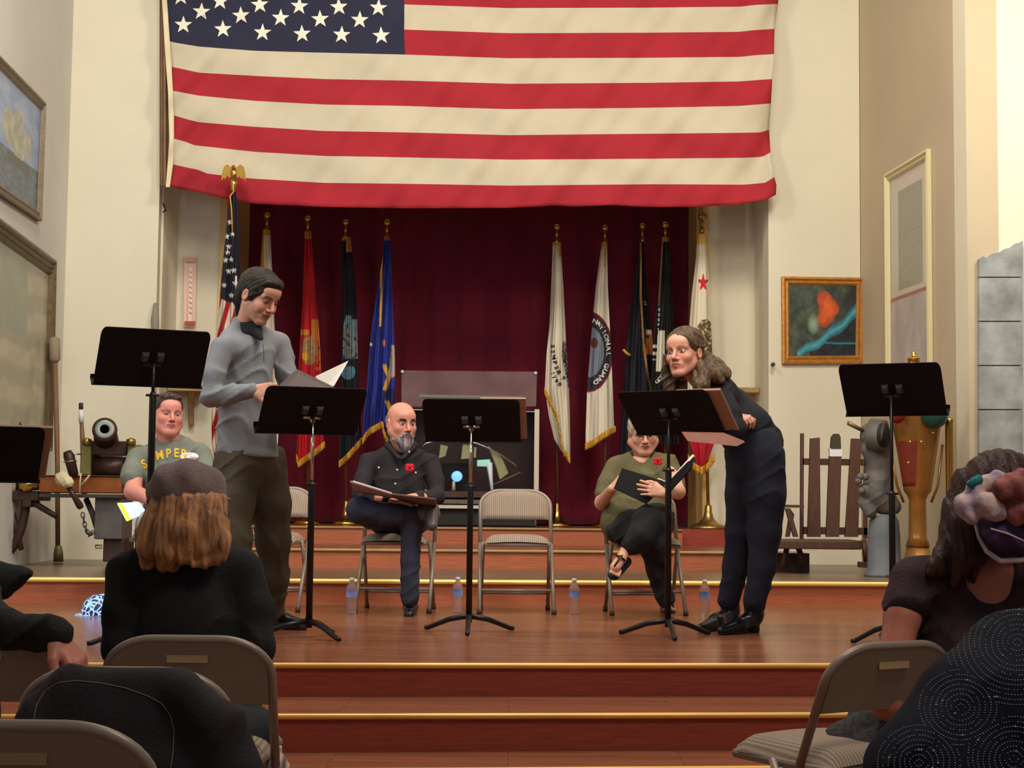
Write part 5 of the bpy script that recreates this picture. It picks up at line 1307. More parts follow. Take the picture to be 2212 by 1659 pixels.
# ===== D  the bending woman =====
D = person(PZ(1600, 1368, ZST), 'long-haired woman in black cardigan and dark jeans bending over her music stand')
hD = Head(J(1477, 763, 8.42), facing(-33, 0, -4), 1.10)
neckD = J(1528, 838, 8.54); fD = Vector((-0.75, -0.55, -0.35)).normalized()
sL, eL, wL = J(1556, 858, 8.44), J(1590, 930, 8.34), J(1572, 925, 8.42); sR, eR, wR = J(1520, 850, 8.66), J(1545, 915, 8.54), J(1588, 901, 8.44)
bd = SDF(0.03); bd.chain([(J(1545, 850, 8.56), 0.11), (J(1590, 905, 8.69), 0.11), (J(1632, 955, 8.68), 0.135)])
bd.chain([(sL, 0.04), (eL, 0.034), (wL, 0.026)], k=0.02).chain([(sR, 0.04), (eR, 0.034), (wR, 0.026)], k=0.02)
hipF, kF, aF = J(1608, 990, 8.62), J(1600, 1150, 8.62), J(1572, 1300, 8.66); hipN, kN, aN = J(1650, 990, 8.52), J(1652, 1150, 8.50), J(1628, 1308, 8.50)
bd.chain([(hipF, 0.08), (kF, 0.055), (aF, 0.038)]).chain([(hipN, 0.08), (kN, 0.055), (aN, 0.038)])
hn = hand(SDF(0.006), wR, (0.75, -0.5, -0.1), (0.3, -0.6, 0.6), thumb=-1, curl=(45, 45, 30), s=0.85, forearm=J(1565, 905, 8.52))
hn2 = hand(SDF(0.006), wL, (-0.6, 0.5, 0.5), (0, -0.4, 0.9), thumb=-1, curl=(20, 25, 15), s=0.95, forearm=J(1590, 930, 8.36))
make('body', [bd.mesh(0.012), head_sdf(hD, neckD, 0.052, jaw=0.96).mesh(0.0031), hn.mesh(0.0045), hn2.mesh(0.0045)], M_SKIN, D, attr=head_paint(hD, (216, 158, 132), brow=(124, 84, 60), brow_a=0.7, iris=(70, 62, 56), lip=(184, 92, 84)))
M_CARD = fm('black_knit', (23, 23, 31), 0.15, 0.3, 130); cs_ = SDF(0.035)
cs_.chain([(J(1545, 858, 8.56), 0.125), (J(1578, 895, 8.66), 0.125), (J(1610, 930, 8.60), 0.135), (J(1630, 958, 8.67), 0.150)], k=0.05)
cs_.cap(J(1530, 850, 8.64), J(1558, 850, 8.48), 0.068); cs_.cap(J(1550, 835, 8.54), J(1532, 832, 8.56), 0.07, 0.06)
cs_.chain([(sL, 0.062), (J(1578, 895, 8.38), 0.056), (eL, 0.052), (wL, 0.038)], k=0.022).chain([(sR, 0.06), (eR, 0.052), (wR, 0.036)], k=0.022)
cs_.cap(J(1505, 835, 8.40), J(1512, 855, 8.34), 0.058, 0.03, 0.01, True)
make('cardigan', [cs_.mesh(HB, disp=folds(0.006, (26, 26, 30), 21))], M_CARD, D)
M_NAVJ = fm('navy_jeans', (22, 25, 42), 0.2, 0.3, 130); tj = SDF(0.04)
tj.cap(J(1628, 968, 8.58), J(1634, 1005, 8.58), 0.150, 0.150)
tj.chain([(hipF, 0.098), (J(1606, 1070, 8.62), 0.096), (kF, 0.080), (J(1590, 1225, 8.64), 0.066), (J(1574, 1296, 8.66), 0.060)], k=0.025).chain([(hipN, 0.110), (J(1654, 1070, 8.5), 0.104), (kN, 0.086), (J(1646, 1225, 8.5), 0.070), (J(1630, 1300, 8.50), 0.060)], k=0.025)
make('jeans', [tj.mesh(HB, disp=folds(0.0045, (22, 24, 34), 23))], M_NAVJ, D)
M_BOOT = mat('black_boot_leather', (17, 17, 20), 0.25, noise=0.1, bump=0.1, bscale=40)
for (hx, tx, y0, y1) in ((1626, 1556, 1366, 1372), (1575, 1512, 1358, 1366)):
    h_ = vnp(PZ(hx, y0, ZST)); t_ = vnp(PZ(tx, y1, ZST)); S = SDF(0.02); dd = t_-h_
    S.cap(h_+[0.01, 0, 0.10], h_+[0.0, 0, 0.17], 0.052, 0.052); S.cap(h_+[0, 0, 0.07], h_+dd*0.45+[0, 0, 0.05], 0.048, 0.042); S.cap(h_+dd*0.45+[0, 0, 0.042], h_+dd*0.98+[0, 0, 0.022], 0.042, 0.022)
    o = make('ankle_boot', [S.mesh(0.006, disp=lambda X, Y, Z: np.maximum(0, ZST+0.016-Z)*2)], M_BOOT, D)
    S2 = SDF(0.006); S2.cap(h_+[0.004, 0, 0.018], h_+[0.0, 0, 0.03], 0.034, 0.04); S2.cap(h_+dd*0.35+[0, 0, 0.009], h_+dd*0.97+[0, 0, 0.009], 0.036, 0.022, n=(0, 0, 1), q=2.5); make('boot_sole', [S2.mesh(0.0055)], mat('boot_sole', (14, 13, 14), 0.6), o)
    if hx > 1600:
        mb = MB(); mb.tube([Vector(h_)+Vector((-0.02, -0.052, 0.16)), Vector(h_)+Vector((-0.01, -0.053, 0.08))], 0.003, 6); mb.build('boot_zip', M_CHROME, o)
M_HD = hairmat('ash_brown_hair', (52, 38, 28), (112, 90, 66), (38, 38, 9)); hh = SDF(0.02)
hD.ell(hh, (0, -0.022, 0.044), (0.089, 0.106, 0.087)); hD.ell(hh, (0, -0.085, -0.03), (0.07, 0.05, 0.07), 0.03)
hD.ell(hh, (0, 0.094, -0.016), (0.066, 0.072, 0.080), 0.008, True); 
for x in (-1, 1): hD.ell(hh, (x*0.090, 0.0, -0.012), (0.022, 0.026, 0.034), 0.006, True)
def strand(S, pts, r, k=0.012):
    for (a, b), (ra, rb) in zip(zip(pts[:-1], pts[1:]), zip(r[:-1], r[1:])): S.cap(a, b, ra, rb, k)
strand(hh, [J(1512, 785, 8.38), J(1522, 812, 8.33), J(1517, 835, 8.30), J(1512, 858, 8.29)], [0.024, 0.034, 0.034, 0.018])
strand(hh, [J(1500, 800, 8.40), J(1506, 830, 8.32), J(1500, 852, 8.32)], [0.02, 0.026, 0.012])
strand(hh, [J(1448, 800, 8.54), J(1446, 830, 8.52), J(1452, 860, 8.48)], [0.028, 0.036, 0.03])
strand(hh, [J(1437, 770, 8.50), J(1438, 800, 8.51), J(1441, 830, 8.51)], [0.012, 0.018, 0.022])
strand(hh, [J(1468, 830, 8.54), J(1474, 850, 8.50)], [0.03, 0.03])
strand(hh, [J(1520, 775, 8.50), J(1545, 795, 8.50), J(1566, 806, 8.46), J(1575, 812, 8.44)], [0.045, 0.05, 0.036, 0.014])
strand(hh, [J(1525, 790, 8.48), J(1548, 812, 8.42), J(1560, 822, 8.40)], [0.045, 0.042, 0.02])
strand(hh, [J(1532, 778, 8.56), J(1552, 790, 8.54), J(1566, 796, 8.54)], [0.04, 0.036, 0.02])
make('long_wavy_hair', [hh.mesh(0.005, disp=folds(0.006, (90, 90, 60), 5, 5))], M_HD, D)
wparent(D)
slab = MB(); q = [P(1474, 936, 8.02), P(1566, 938, 7.98), P(1609, 955, 7.92), P(1592, 964, 7.90), P(1486, 953, 7.96)]
slab.prism(q[::-1], (0, 0.05, 0.01)); tag(slab.build('open_script', mat('russet_cover', (128, 78, 64), 0.7, noise=0.1)), 'russet script sticking out below the desk in front of the bending woman', 'script')

# ===== E  man in the green t-shirt =====
E = person(PZ(372, 1330, ZST)+Vector((0, 0, 0)), 'man in grey-green SEMPER t-shirt sitting far left behind the woman in flat cap')
hE = Head(J(363, 896, 10.12), facing(27, 0, 4), 1.12)
bd = SDF(0.03); bd.chain([(J(368, 1000, 10.2), 0.14), (J(370, 1060, 10.2), 0.15), (J(372, 1120, 10.2), 0.17)], n=(0, -1, 0), q=1.25)
sR, eR, wR = J(296, 990, 10.15), J(287, 1062, 10.0), J(335, 1082, 9.75); sL, eL, wL = J(436, 982, 10.25), J(450, 1060, 10.15), J(410, 1085, 9.9)
bd.chain([(sR, 0.05), (eR, 0.052), (wR, 0.034)], k=0.02).chain([(sL, 0.05), (eL, 0.052), (wL, 0.034)], k=0.02)
for (a_, b_, c_) in (((345, 1130), (325, 1135), (322, 1290)), ((400, 1130), (415, 1135), (410, 1290))):
    bd.chain([(J(a_[0], a_[1], 10.2), 0.09), (J(b_[0], b_[1], 9.75), 0.065), (J(c_[0], c_[1], 9.78), 0.045)])
hnE = hand(SDF(0.006), wR, (0.4, -0.7, -0.1), (-0.2, -0.2, 0.9), thumb=1, curl=(30, 35, 20), s=1.05, forearm=J(318, 1076, 9.82))
make('body', [bd.mesh(0.011), head_sdf(hE, J(368, 968, 10.2), 0.072, jaw=1.08, fat=0.007).mesh(0.0031), hnE.mesh(0.0045)], M_SKIN, E, attr=head_paint(hE, (214, 142, 124), lid=True, brow=(128, 80, 64), brow_a=0.5, lip=(176, 92, 84)))
M_TEE = fm('grey_green_tee', (118, 122, 108), 0.06, 0.2, 130); st_ = SDF(0.035)
st_.chain([(J(368, 992, 10.2), 0.155), (J(370, 1050, 10.18), 0.165), (J(372, 1120, 10.2), 0.18)], n=(0, -1, 0), q=1.2).cap(J(312, 985, 10.17), J(424, 978, 10.24), 0.068); st_.cap(J(340, 968, 10.18), J(362, 955, 10.2), 0.05); st_.cap(J(402, 964, 10.2), J(380, 954, 10.2), 0.05)
st_.chain([(sR, 0.066), (J(288, 1020, 10.08), 0.070), (J(284, 1030, 10.06), 0.070)], k=0.025).chain([(sL, 0.064), (J(446, 1020, 10.2), 0.068), (J(448, 1030, 10.2), 0.066)], k=0.025)
st_.cap(J(368, 925, 10.08), J(370, 935, 10.02), 0.072, 0.055, 0.008, True)
oT = make('tee_shirt', [st_.mesh(HB, disp=folds(0.005, (22, 24, 22), 31))], M_TEE, E)
bT = bvh_of(oT); M_YEL = mat('yellow_print', (232, 190, 42), 0.6)
word = 'SEMPER'; xs = [(312, 1003, -0.5), (326, 992, -0.35), (345, 984, -0.2), (364, 980, -0.08), (381, 979, 0.02), (397, 981, 0.1)]
mb = MB()
for q, c_ in enumerate(word):
    x, y, an = xs[q]; vs_, fs_ = textmesh(c_, 1.0); out = []
    for v in vs_:
        a = v.x*22; b = -v.y*26; out.append(stick(bT, x+a*math.cos(an)-b*math.sin(an), y+a*math.sin(an)+b*math.cos(an), 0.005, P(x, y, 10.0)))
    mb.add(out, fs_)
mb.build('printed_lettering', M_YEL, E)
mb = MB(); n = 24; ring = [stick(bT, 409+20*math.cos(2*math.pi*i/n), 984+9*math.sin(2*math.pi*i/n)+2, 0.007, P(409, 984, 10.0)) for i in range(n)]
mb.add([stick(bT, 409, 986, 0.007, P(409, 984, 10.0))]+ring, [(0, 1+(i+1) % n, 1+i) for i in range(n)]); mb.build('white_glint', mat('white_glint', (240, 238, 232), 0.5), E)  # white oval put over the lettering for a bright reflection on the shirt
tq = SDF(0.04)
for (a_, b_, c_) in (((345, 1130), (325, 1135), (322, 1290)), ((400, 1130), (415, 1135), (410, 1290))):
    tq.chain([(J(a_[0], a_[1], 10.2), 0.105), (J(b_[0], b_[1], 9.75), 0.082), (J(c_[0], c_[1], 9.78), 0.065)])
make('trousers', [tq.mesh(0.011, disp=folds(0.005, (22, 24, 22), 33))], fm('stone_trousers', (150, 144, 130), 0.1), E)
for x in (322, 410): make('shoe', [shoe_sdf(PZ(x, 1322, ZST)+Vector((0, 0.1, 0)), PZ(x, 1330, ZST)+Vector((0, -0.08, 0))).mesh(0.007)], M_SHOE, E)
M_HE = hairmat('short_brown_hair', (46, 36, 34), (92, 74, 68), (30, 30, 30)); hx_ = SDF(0.012)
hE.ell(hx_, (0, -0.022, 0.046), (0.084, 0.102, 0.082)); hE.ell(hx_, (0, 0.040, 0.096), (0.058, 0.042, 0.024), 0.015)
hE.ell(hx_, (0, 0.096, 0.0), (0.076, 0.072, 0.078), 0.006, True); hE.ell(hx_, (0, 0.02, -0.10), (0.11, 0.10, 0.09), 0.008, True)
for x in (-1, 1): hE.ell(hx_, (x*0.088, -0.008, -0.008), (0.018, 0.02, 0.03), 0.006, True)
make('short_hair', [hx_.mesh(0.0045, disp=folds(0.003, (150, 150, 120), 3, 5))], M_HE, E)
wparent(E)
root = empty('glowing_tablet', tuple(P(285, 1100, 9.7)), 0, 'lit tablet-like booklet in the lap of the man in the green t-shirt', 'tablet')
sheet('screen', [P(275, 1125, 9.62), P(255, 1087, 9.60), P(300, 1084, 9.75), P(318, 1108, 9.75)], 0.008, mat('lit_screen', (120, 160, 210), 0.3, emit=(150, 200, 255), estr=1.6, c2=(220, 235, 250), nscale=30), root)
sheet('yellow_edge', [P(275, 1126, 9.61), P(254, 1086, 9.59), P(263, 1086, 9.6), P(284, 1122, 9.62)], 0.012, mat('yellow_screen_edge', (220, 230, 60), 0.4, emit=(210, 235, 60), estr=0.8), root)
wparent(root)

# ===== F  woman in the flat cap =====
Fp = person(hall_pt(411, 4.75), 'blonde woman in brown flat cap and black top seated in the audience, seen from behind')
hF = Head(J(404, 1092, 4.80), frameR((0.15, 1, 0.0), (0, 0, 1)), 1.06)
sL, eL, wL = J(278, 1238, 4.78), J(262, 1400, 4.72), J(330, 1480, 5.0); sR, eR, wR = J(520, 1235, 4.82), J(552, 1400, 4.74), J(500, 1480, 5.0)
bd = SDF(0.03); bd.chain([(J(402, 1270, 4.80), 0.14), (J(405, 1370, 4.76), 0.135), (J(408, 1540, 4.74), 0.165)], n=(0, 1, 0), q=1.3).chain([(sL, 0.045), (eL, 0.038), (wL, 0.028)], k=0.02).chain([(sR, 0.045), (eR, 0.038), (wR, 0.028)], k=0.02)
for x in (360, 460): bd.chain([(J(x, 1560, 4.8), 0.09), (J(x, 1575, 5.25), 0.065), (P(x, 1560, 5.3)*1.0-Vector((0, 0, 0.40)), 0.045)])
hF1 = hand(SDF(0.006), wL, (0.6, 0.6, 0.0), (0, 0, 1), s=0.95, forearm=J(315, 1470, 4.92)); hF2 = hand(SDF(0.006), wR, (-0.6, 0.6, 0.0), (0, 0, 1), thumb=-1, s=0.95, forearm=J(515, 1470, 4.92))
make('body', [bd.mesh(0.012), head_sdf(hF, J(402, 1225, 4.82), 0.05).mesh(0.0045), hF1.mesh(0.006), hF2.mesh(0.006)], M_SKIN, Fp, attr=head_paint(hF, (206, 156, 132)))
M_BTOP = fm('black_jersey', (12, 14, 15), 0.1, 0.3, 120); sf = SDF(0.04)
sf.chain([(J(402, 1262, 4.80), 0.150), (J(405, 1370, 4.76), 0.150), (J(408, 1470, 4.76), 0.160), (J(408, 1530, 4.76), 0.175)], n=(0, 1, 0), q=1.2).cap(J(300, 1240, 4.79), J(500, 1237, 4.82), 0.075).cap(J(360, 1215, 4.8), J(450, 1215, 4.82), 0.07)
sf.chain([(sL, 0.066), (J(266, 1320, 4.74), 0.058), (eL, 0.055), (wL, 0.04)], k=0.022).chain([(sR, 0.068), (J(545, 1320, 4.78), 0.060), (eR, 0.056), (wR, 0.04)], k=0.022)
make('black_top', [sf.mesh(0.010, disp=folds(0.005, (22, 24, 26), 41))], M_BTOP, Fp)
tf = SDF(0.04); tf.cap(J(370, 1575, 4.80), J(450, 1575, 4.80), 0.17)
for x in (360, 460): tf.chain([(J(x, 1560, 4.8), 0.105), (J(x, 1575, 5.25), 0.085), (P(x, 1560, 5.3)-Vector((0, 0, 0.38)), 0.06)])
tf.chain([(J(500, 1585, 4.62), 0.09), (J(545, 1580, 4.66), 0.07)])
make('dark_jeans', [tf.mesh(0.011, disp=folds(0.005, (22, 24, 22), 43))], mat('charcoal_denim', (40, 42, 46), 0.85, noise=0.2, bump=0.3, bscale=150), Fp)
for x in (360, 460):
    a_ = P(x, 1560, 5.3)-Vector((0, 0, 0.40)); a_.z = 0; make('shoe', [shoe_sdf(a_, a_+Vector((0, 0.2, 0))).mesh(0.009)], M_SHOE, Fp)
M_HF = hairmat('blonde_hair', (92, 62, 44), (204, 144, 96), (24, 24, 2.2), 0.5); hf = SDF(0.02)
hF.ell(hf, (0, -0.02, 0.03), (0.086, 0.100, 0.085))
def P3(l): return [J(*q) for q in l]
for pts, r in (([(350, 1080, 4.74), (338, 1130, 4.70), (330, 1180, 4.70), (322, 1215, 4.72)], [0.035, 0.042, 0.045, 0.028]),
               ([(345, 1090, 4.80), (318, 1150, 4.78), (308, 1200, 4.78)], [0.03, 0.034, 0.022]),
               ([(375, 1085, 4.69), (368, 1140, 4.66), (360, 1190, 4.65), (356, 1218, 4.66)], [0.035, 0.045, 0.045, 0.026]),
               ([(405, 1090, 4.67), (402, 1150, 4.64), (398, 1200, 4.64)], [0.035, 0.045, 0.028]),
               ([(435, 1088, 4.68), (432, 1140, 4.655), (440, 1185, 4.65), (430, 1210, 4.65)], [0.032, 0.036, 0.034, 0.016]),
               ([(462, 1085, 4.70), (456, 1130, 4.66), (472, 1175, 4.65), (470, 1200, 4.65), (440, 1216, 4.64), (412, 1220, 4.64)], [0.03, 0.034, 0.034, 0.026, 0.016, 0.008]),
               ([(472, 1085, 4.76), (474, 1130, 4.70), (484, 1165, 4.68), (484, 1190, 4.68)], [0.028, 0.026, 0.020, 0.012]),
               ([(385, 1180, 4.68), (372, 1214, 4.68)], [0.05, 0.03])):
    strand(hf, P3(pts), r, 0.008)
def fhair(X, Y, Z): return 0.0022*np.sin(X*190+2.5*np.sin(Z*14)+Z*12)+0.0018*np.sin(X*360+Z*30)
make('long_blonde_hair', [hf.mesh(0.0055, disp=fhair)], M_HF, Fp)
M_CAPW = mat('brown_wool_cap', (112, 92, 88), 0.95, noise=0.14, nscale=30, bump=0.5, bscale=160, sheen=0.2); cp = SDF(0.03)
cp.cap(J(402, 1062, 4.80), J(402, 1062, 4.80), 0.118)
hF.ell(cp, (0, -0.02, 0.058), (0.112, 0.125, 0.074), 0.03); cp.cap(J(352, 1082, 4.77), J(458, 1078, 4.77), 0.05, 0.05, 0.03)
cp = SDF(0.03); cp.ell(J(404, 1052, 4.80), (0.113, 0.135, 0.082)); cp.ell(J(402, 1072, 4.79), (0.108, 0.120, 0.040)); cp.ell(J(404, 1118, 4.80), (0.105, 0.14, 0.042), None, 0.006, True)
def fcap(X, Y, Z): return 0.004*np.sin(X*70+3*np.sin(Z*16))*np.clip((Z-1.12)*16, 0, 1)
make('flat_cap', [cp.mesh(0.0055, disp=fcap)], M_CAPW, Fp)
mb = MB(); c = J(404, 1089, 4.79); mb.tube([(c[0]+0.107*math.cos(a), c[1]+0.118*math.sin(a), c[2]+0.004*math.cos(a)) for a in [2*math.pi*i/40 for i in range(41)]], 0.006, 8); mb.build('cap_band', M_CAPW, Fp)
sv = SDF(0.01); sv.ell(J(440, 1078, 4.93), (0.085, 0.06, 0.012)); make('cap_visor', [sv.mesh(0.005)], M_CAPW, Fp)
wparent(Fp)

# ===== G  woman with the colourful scarf =====
G_ = person(hall_pt(2090, 4.7), 'dark-haired woman with colourful knotted head scarf seated at the right, seen from behind')
hG = Head(J(2158, 1085, 4.62), frameR((0.05, 1, 0.05), (0, 0, 1)), 1.15)
sL, eL, wL = J(1972, 1255, 4.62), J(1916, 1520, 4.52), J(1990, 1600, 4.85); sR, eR, wR = J(2290, 1270, 4.66), J(2330, 1500, 4.6), J(2250, 1600, 4.9)
bd = SDF(0.03); bd.chain([(J(2120, 1290, 4.66), 0.145), (J(2110, 1420, 4.62), 0.14), (J(2080, 1600, 4.6), 0.175)], n=(0, 1, 0), q=1.3)
bd.chain([(sL, 0.052), (J(1950, 1330, 4.58), 0.050), (J(1928, 1440, 4.53), 0.046), (eL, 0.043)], k=0.02).chain([(eL, 0.042), (wL, 0.028)], k=0.02).chain([(sR, 0.05), (eR, 0.042), (wR, 0.028)], k=0.02)
bd.cap(J(2148, 1235, 4.66), J(2135, 1290, 4.66), 0.056, 0.075)
for x in (2030, 2130): bd.chain([(J(x, 1620, 4.65), 0.09), (J(x-60, 1610, 5.1), 0.07), (P(x-60, 1600, 5.15)-Vector((0, 0, 0.40)), 0.045)])
hg1 = hand(SDF(0.006), wL, (0.4, 0.8, 0.0), (0, 0, 1), s=0.95, forearm=J(1965, 1570, 4.72)); hg2 = hand(SDF(0.006), wR, (-0.4, 0.8, 0.0), (0, 0, 1), thumb=-1, s=0.95, forearm=J(2280, 1570, 4.8))
make('body', [bd.mesh(0.010), head_sdf(hG, J(2145, 1240, 4.66), 0.056).mesh(0.0045), hg1.mesh(0.006), hg2.mesh(0.006)], M_SKIN, G_, attr=head_paint(hG, (178, 108, 88)))
M_MAR = mat('maroon_blouse', (62, 34, 40), 0.85, c2=(34, 20, 26), nscale=14, bump=0.35, bscale=120); sg = SDF(0.04)
sg.chain([(J(2110, 1300, 4.66), 0.155), (J(2100, 1420, 4.62), 0.155), (J(2085, 1560, 4.62), 0.175)], n=(0, 1, 0), q=1.2).cap(J(2010, 1262, 4.63), J(2270, 1270, 4.66), 0.078).cap(J(2080, 1240, 4.65), J(2200, 1240, 4.66), 0.06)
sg.chain([(sL, 0.068), (J(1962, 1300, 4.60), 0.066), (J(1975, 1330, 4.62), 0.05)], k=0.02).chain([(sR, 0.068), (J(2305, 1330, 4.64), 0.06)], k=0.02)
sg.cap(J(2150, 1195, 4.58), J(2145, 1245, 4.53), 0.07, 0.075, 0.01, True)
make('maroon_blouse', [sg.mesh(0.009, disp=folds(0.008, (26, 26, 26), 51))], M_MAR, G_)
M_TWD = mat('grey_tweed', (74, 72, 74), 0.95, c2=(44, 42, 46), nscale=60, bump=0.5, bscale=120); tg = SDF(0.04)
for x in (2030, 2130): tg.chain([(J(x, 1620, 4.65), 0.12), (J(x-60, 1610, 5.1), 0.10), (P(x-60, 1600, 5.15)-Vector((0, 0, 0.38)), 0.07)])
tg.cap(J(2020, 1640, 4.62), J(2140, 1640, 4.62), 0.17)
make('dark_trousers', [tg.mesh(0.012, disp=folds(0.006, (22, 24, 22), 53))], mat('dark_slacks', (36, 34, 40), 0.9, bump=0.3, bscale=100), G_)
for x in (1970, 2070):
    a_ = P(x, 1600, 5.15)-Vector((0, 0, 0.4)); a_.z = 0; make('shoe', [shoe_sdf(a_, a_+Vector((0, 0.2, 0))).mesh(0.009)], M_SHOE, G_)
M_HG = hairmat('dark_auburn_hair', (32, 22, 20), (74, 44, 36), (30, 30, 4), 0.45); hg = SDF(0.02)
hG.ell(hg, (0, -0.02, 0.025), (0.102, 0.115, 0.108)); 
for pts, r in (([(2085, 1040, 4.62), (2068, 1110, 4.60), (2056, 1180, 4.58), (2030, 1225, 4.56), (2012, 1240, 4.55)], [0.04, 0.045, 0.04, 0.036, 0.014]),
               ([(2100, 1050, 4.60), (2092, 1130, 4.56), (2080, 1200, 4.55), (2058, 1262, 4.53)], [0.045, 0.05, 0.042, 0.014]),
               ([(2112, 1120, 4.60), (2108, 1190, 4.58), (2098, 1250, 4.56)], [0.045, 0.036, 0.012]),
               ([(2230, 1050, 4.64), (2245, 1120, 4.62), (2250, 1200, 4.6), (2255, 1260, 4.58)], [0.045, 0.045, 0.045, 0.02]),
               ([(2160, 1060, 4.56), (2165, 1110, 4.54)], [0.06, 0.05])):
    strand(hg, P3(pts), r, 0.012)
make('long_dark_hair', [hg.mesh(0.0055, disp=lambda X, Y, Z: 0.0025*np.sin(X*190+2.5*np.sin(Z*18)+Z*12)+0.0015*np.sin(X*370+Z*30))], M_HG, G_)
mb = MB(); c = J(2098, 1192, 4.55); mb.tube([(c[0]+0.026*math.cos(a), c[1], c[2]+0.026*math.sin(a)) for a in [2*math.pi*i/24 for i in range(25)]], 0.0014, 6); mb.build('hoop_earring', M_CHROME, G_)
M_SC1 = mat('cream_scarf_cloth', (226, 196, 176), 0.8, c2=(140, 124, 160), nscale=22, bump=0.3, bscale=60); M_SC2 = mat('plum_scarf_cloth', (74, 14, 40), 0.75, c2=(176, 104, 96), nscale=18, bump=0.3, bscale=60); M_SC3 = mat('navy_scarf_cloth', (38, 28, 66), 0.8, c2=(76, 48, 96), nscale=16, bump=0.2, bscale=60)
fs_ = lambda X, Y, Z: 0.003*np.sin(X*120+Z*90+2*np.sin(Z*30))
a1_ = SDF(0.015)
for pts, r in (([(2192, 1034, 4.45), (2150, 1036, 4.44), (2110, 1056, 4.44), (2088, 1092, 4.44), (2100, 1112, 4.42)], [0.014, 0.022, 0.026, 0.032, 0.026]), ([(2100, 1090, 4.42), (2130, 1086, 4.40), (2152, 1106, 4.40), (2160, 1116, 4.40)], [0.026, 0.030, 0.024, 0.014]), ([(2170, 1130, 4.42), (2188, 1136, 4.42), (2206, 1144, 4.43)], [0.01, 0.014, 0.012])):
    strand(a1_, P3(pts), r, 0.012)
scf = make('head_scarf', [a1_.mesh(0.0045, disp=fs_)], M_SC1, G_)
mb = MB(); mb.tube([P(2094, 1052, 4.42), P(2104, 1040, 4.415), P(2118, 1033, 4.42)], 0.012, 8); mb.build('teal_trim', mat('teal_cloth', (30, 120, 128), 0.8), scf)
a2_ = SDF(0.02)
for pts, r in (([(2150, 1078, 4.42), (2175, 1058, 4.39), (2205, 1048, 4.39), (2240, 1060, 4.40)], [0.022, 0.036, 0.042, 0.03]), ([(2172, 1092, 4.42), (2200, 1105, 4.40), (2235, 1110, 4.42)], [0.022, 0.036, 0.03])):
    strand(a2_, P3(pts), r, 0.01)
make('scarf_knot', [a2_.mesh(0.0045, disp=fs_)], M_SC2, scf)
a3_ = SDF(0.03); 
for pts, r in (([(2118, 1126, 4.47), (2165, 1152, 4.44), (2225, 1162, 4.45), (2290, 1150, 4.5)], [0.018, 0.044, 0.048, 0.03]), ([(2124, 1140, 4.48), (2160, 1180, 4.47), (2220, 1186, 4.47), (2280, 1170, 4.5)], [0.014, 0.026, 0.030, 0.02])):
    strand(a3_, P3(pts), r, 0.02)
make('scarf_wrap', [a3_.mesh(0.0045, disp=fs_)], M_SC3, scf)
mb = MB(); mb.tube([P(2106, 1128, 4.46), P(2114, 1160, 4.46), P(2132, 1192, 4.44), P(2162, 1212, 4.43), P(2205, 1210, 4.43), P(2240, 1200, 4.44)], [0.004, 0.005, 0.007, 0.008, 0.008, 0.006], 8); mb.tube([P(2140, 1142, 4.392), P(2175, 1152, 4.385), P(2215, 1170, 4.39)], 0.003, 6); mb.build('pale_border', mat('pale_border', (196, 176, 184), 0.8), scf)
wparent(G_)
cj = SDF(0.03)
for pts, r in (([(1850, 1535, 4.72), (1862, 1570, 4.70), (1850, 1610, 4.68)], [0.025, 0.05, 0.055]), ([(1800, 1590, 4.72), (1830, 1600, 4.66), (1880, 1590, 4.62), (1925, 1600, 4.58)], [0.03, 0.06, 0.07, 0.07]), ([(1830, 1650, 4.62), (1900, 1640, 4.55), (1960, 1660, 4.55)], [0.07, 0.08, 0.09])):
    strand(cj, P3(pts), r, 0.02)
tag(make('tweed_jacket', [cj.mesh(0.008, disp=folds(0.008, (34, 34, 34), 61))], M_TWD), 'crumpled grey tweed jacket on the chair beside the bare arm at right', 'jacket')

# ===== H  person in beaded black =====
H_ = person(hall_pt(2190, 3.35), 'person in black top beaded with pale spirals, back turned, in the bottom right corner')
hH = Head(J(2420, 1150, 3.5), frameR((0.1, 1, 0.05), (0, 0, 1)), 1.05)
bd = SDF(0.06); bd.chain([(J(2330, 1420, 3.42), 0.13), (J(2260, 1620, 3.36), 0.16), (J(2230, 1850, 3.35), 0.19)]); bd.cap(J(2400, 1330, 3.46), J(2340, 1420, 3.44), 0.05, 0.07)
eH, wH = J(2020, 1790, 3.25), J(2110, 1830, 3.6); bd.chain([(J(2200, 1480, 3.38), 0.07), (J(2080, 1620, 3.28), 0.06), (eH, 0.045), (wH, 0.03)])
eH2, wH2 = J(2560, 1750, 3.4), J(2460, 1820, 3.7); bd.chain([(J(2480, 1440, 3.45), 0.06), (eH2, 0.045), (wH2, 0.03)])
for x in (2180, 2380): bd.chain([(J(x, 1880, 3.45), 0.09), (J(x, 1850, 3.9), 0.07), (P(x, 1850, 3.95)-Vector((0, 0, 0.30)), 0.045)])
hh1 = hand(SDF(0.006), wH, (0.4, 0.8, 0.0), (0, 0, 1), s=0.95); hh2 = hand(SDF(0.006), wH2, (-0.4, 0.8, 0.0), (0, 0, 1), thumb=-1, s=0.95)
make('body', [bd.mesh(0.012), head_sdf(hH, J(2400, 1330, 3.46), 0.055).mesh(0.006), hh1.mesh(0.006), hh2.mesh(0.006)], M_SKIN, H_, attr=head_paint(hH, (190, 140, 118)))
M_BEAD = mat('black_silk', (14, 17, 30), 0.8, spec=0.2, noise=0.15, bump=0.15, bscale=60); sH = SDF(0.06)
sH.chain([(J(2330, 1440, 3.42), 0.155), (J(2250, 1600, 3.34), 0.20), (J(2220, 1850, 3.33), 0.26)]).cap(J(2205, 1440, 3.38), J(2440, 1440, 3.44), 0.09)
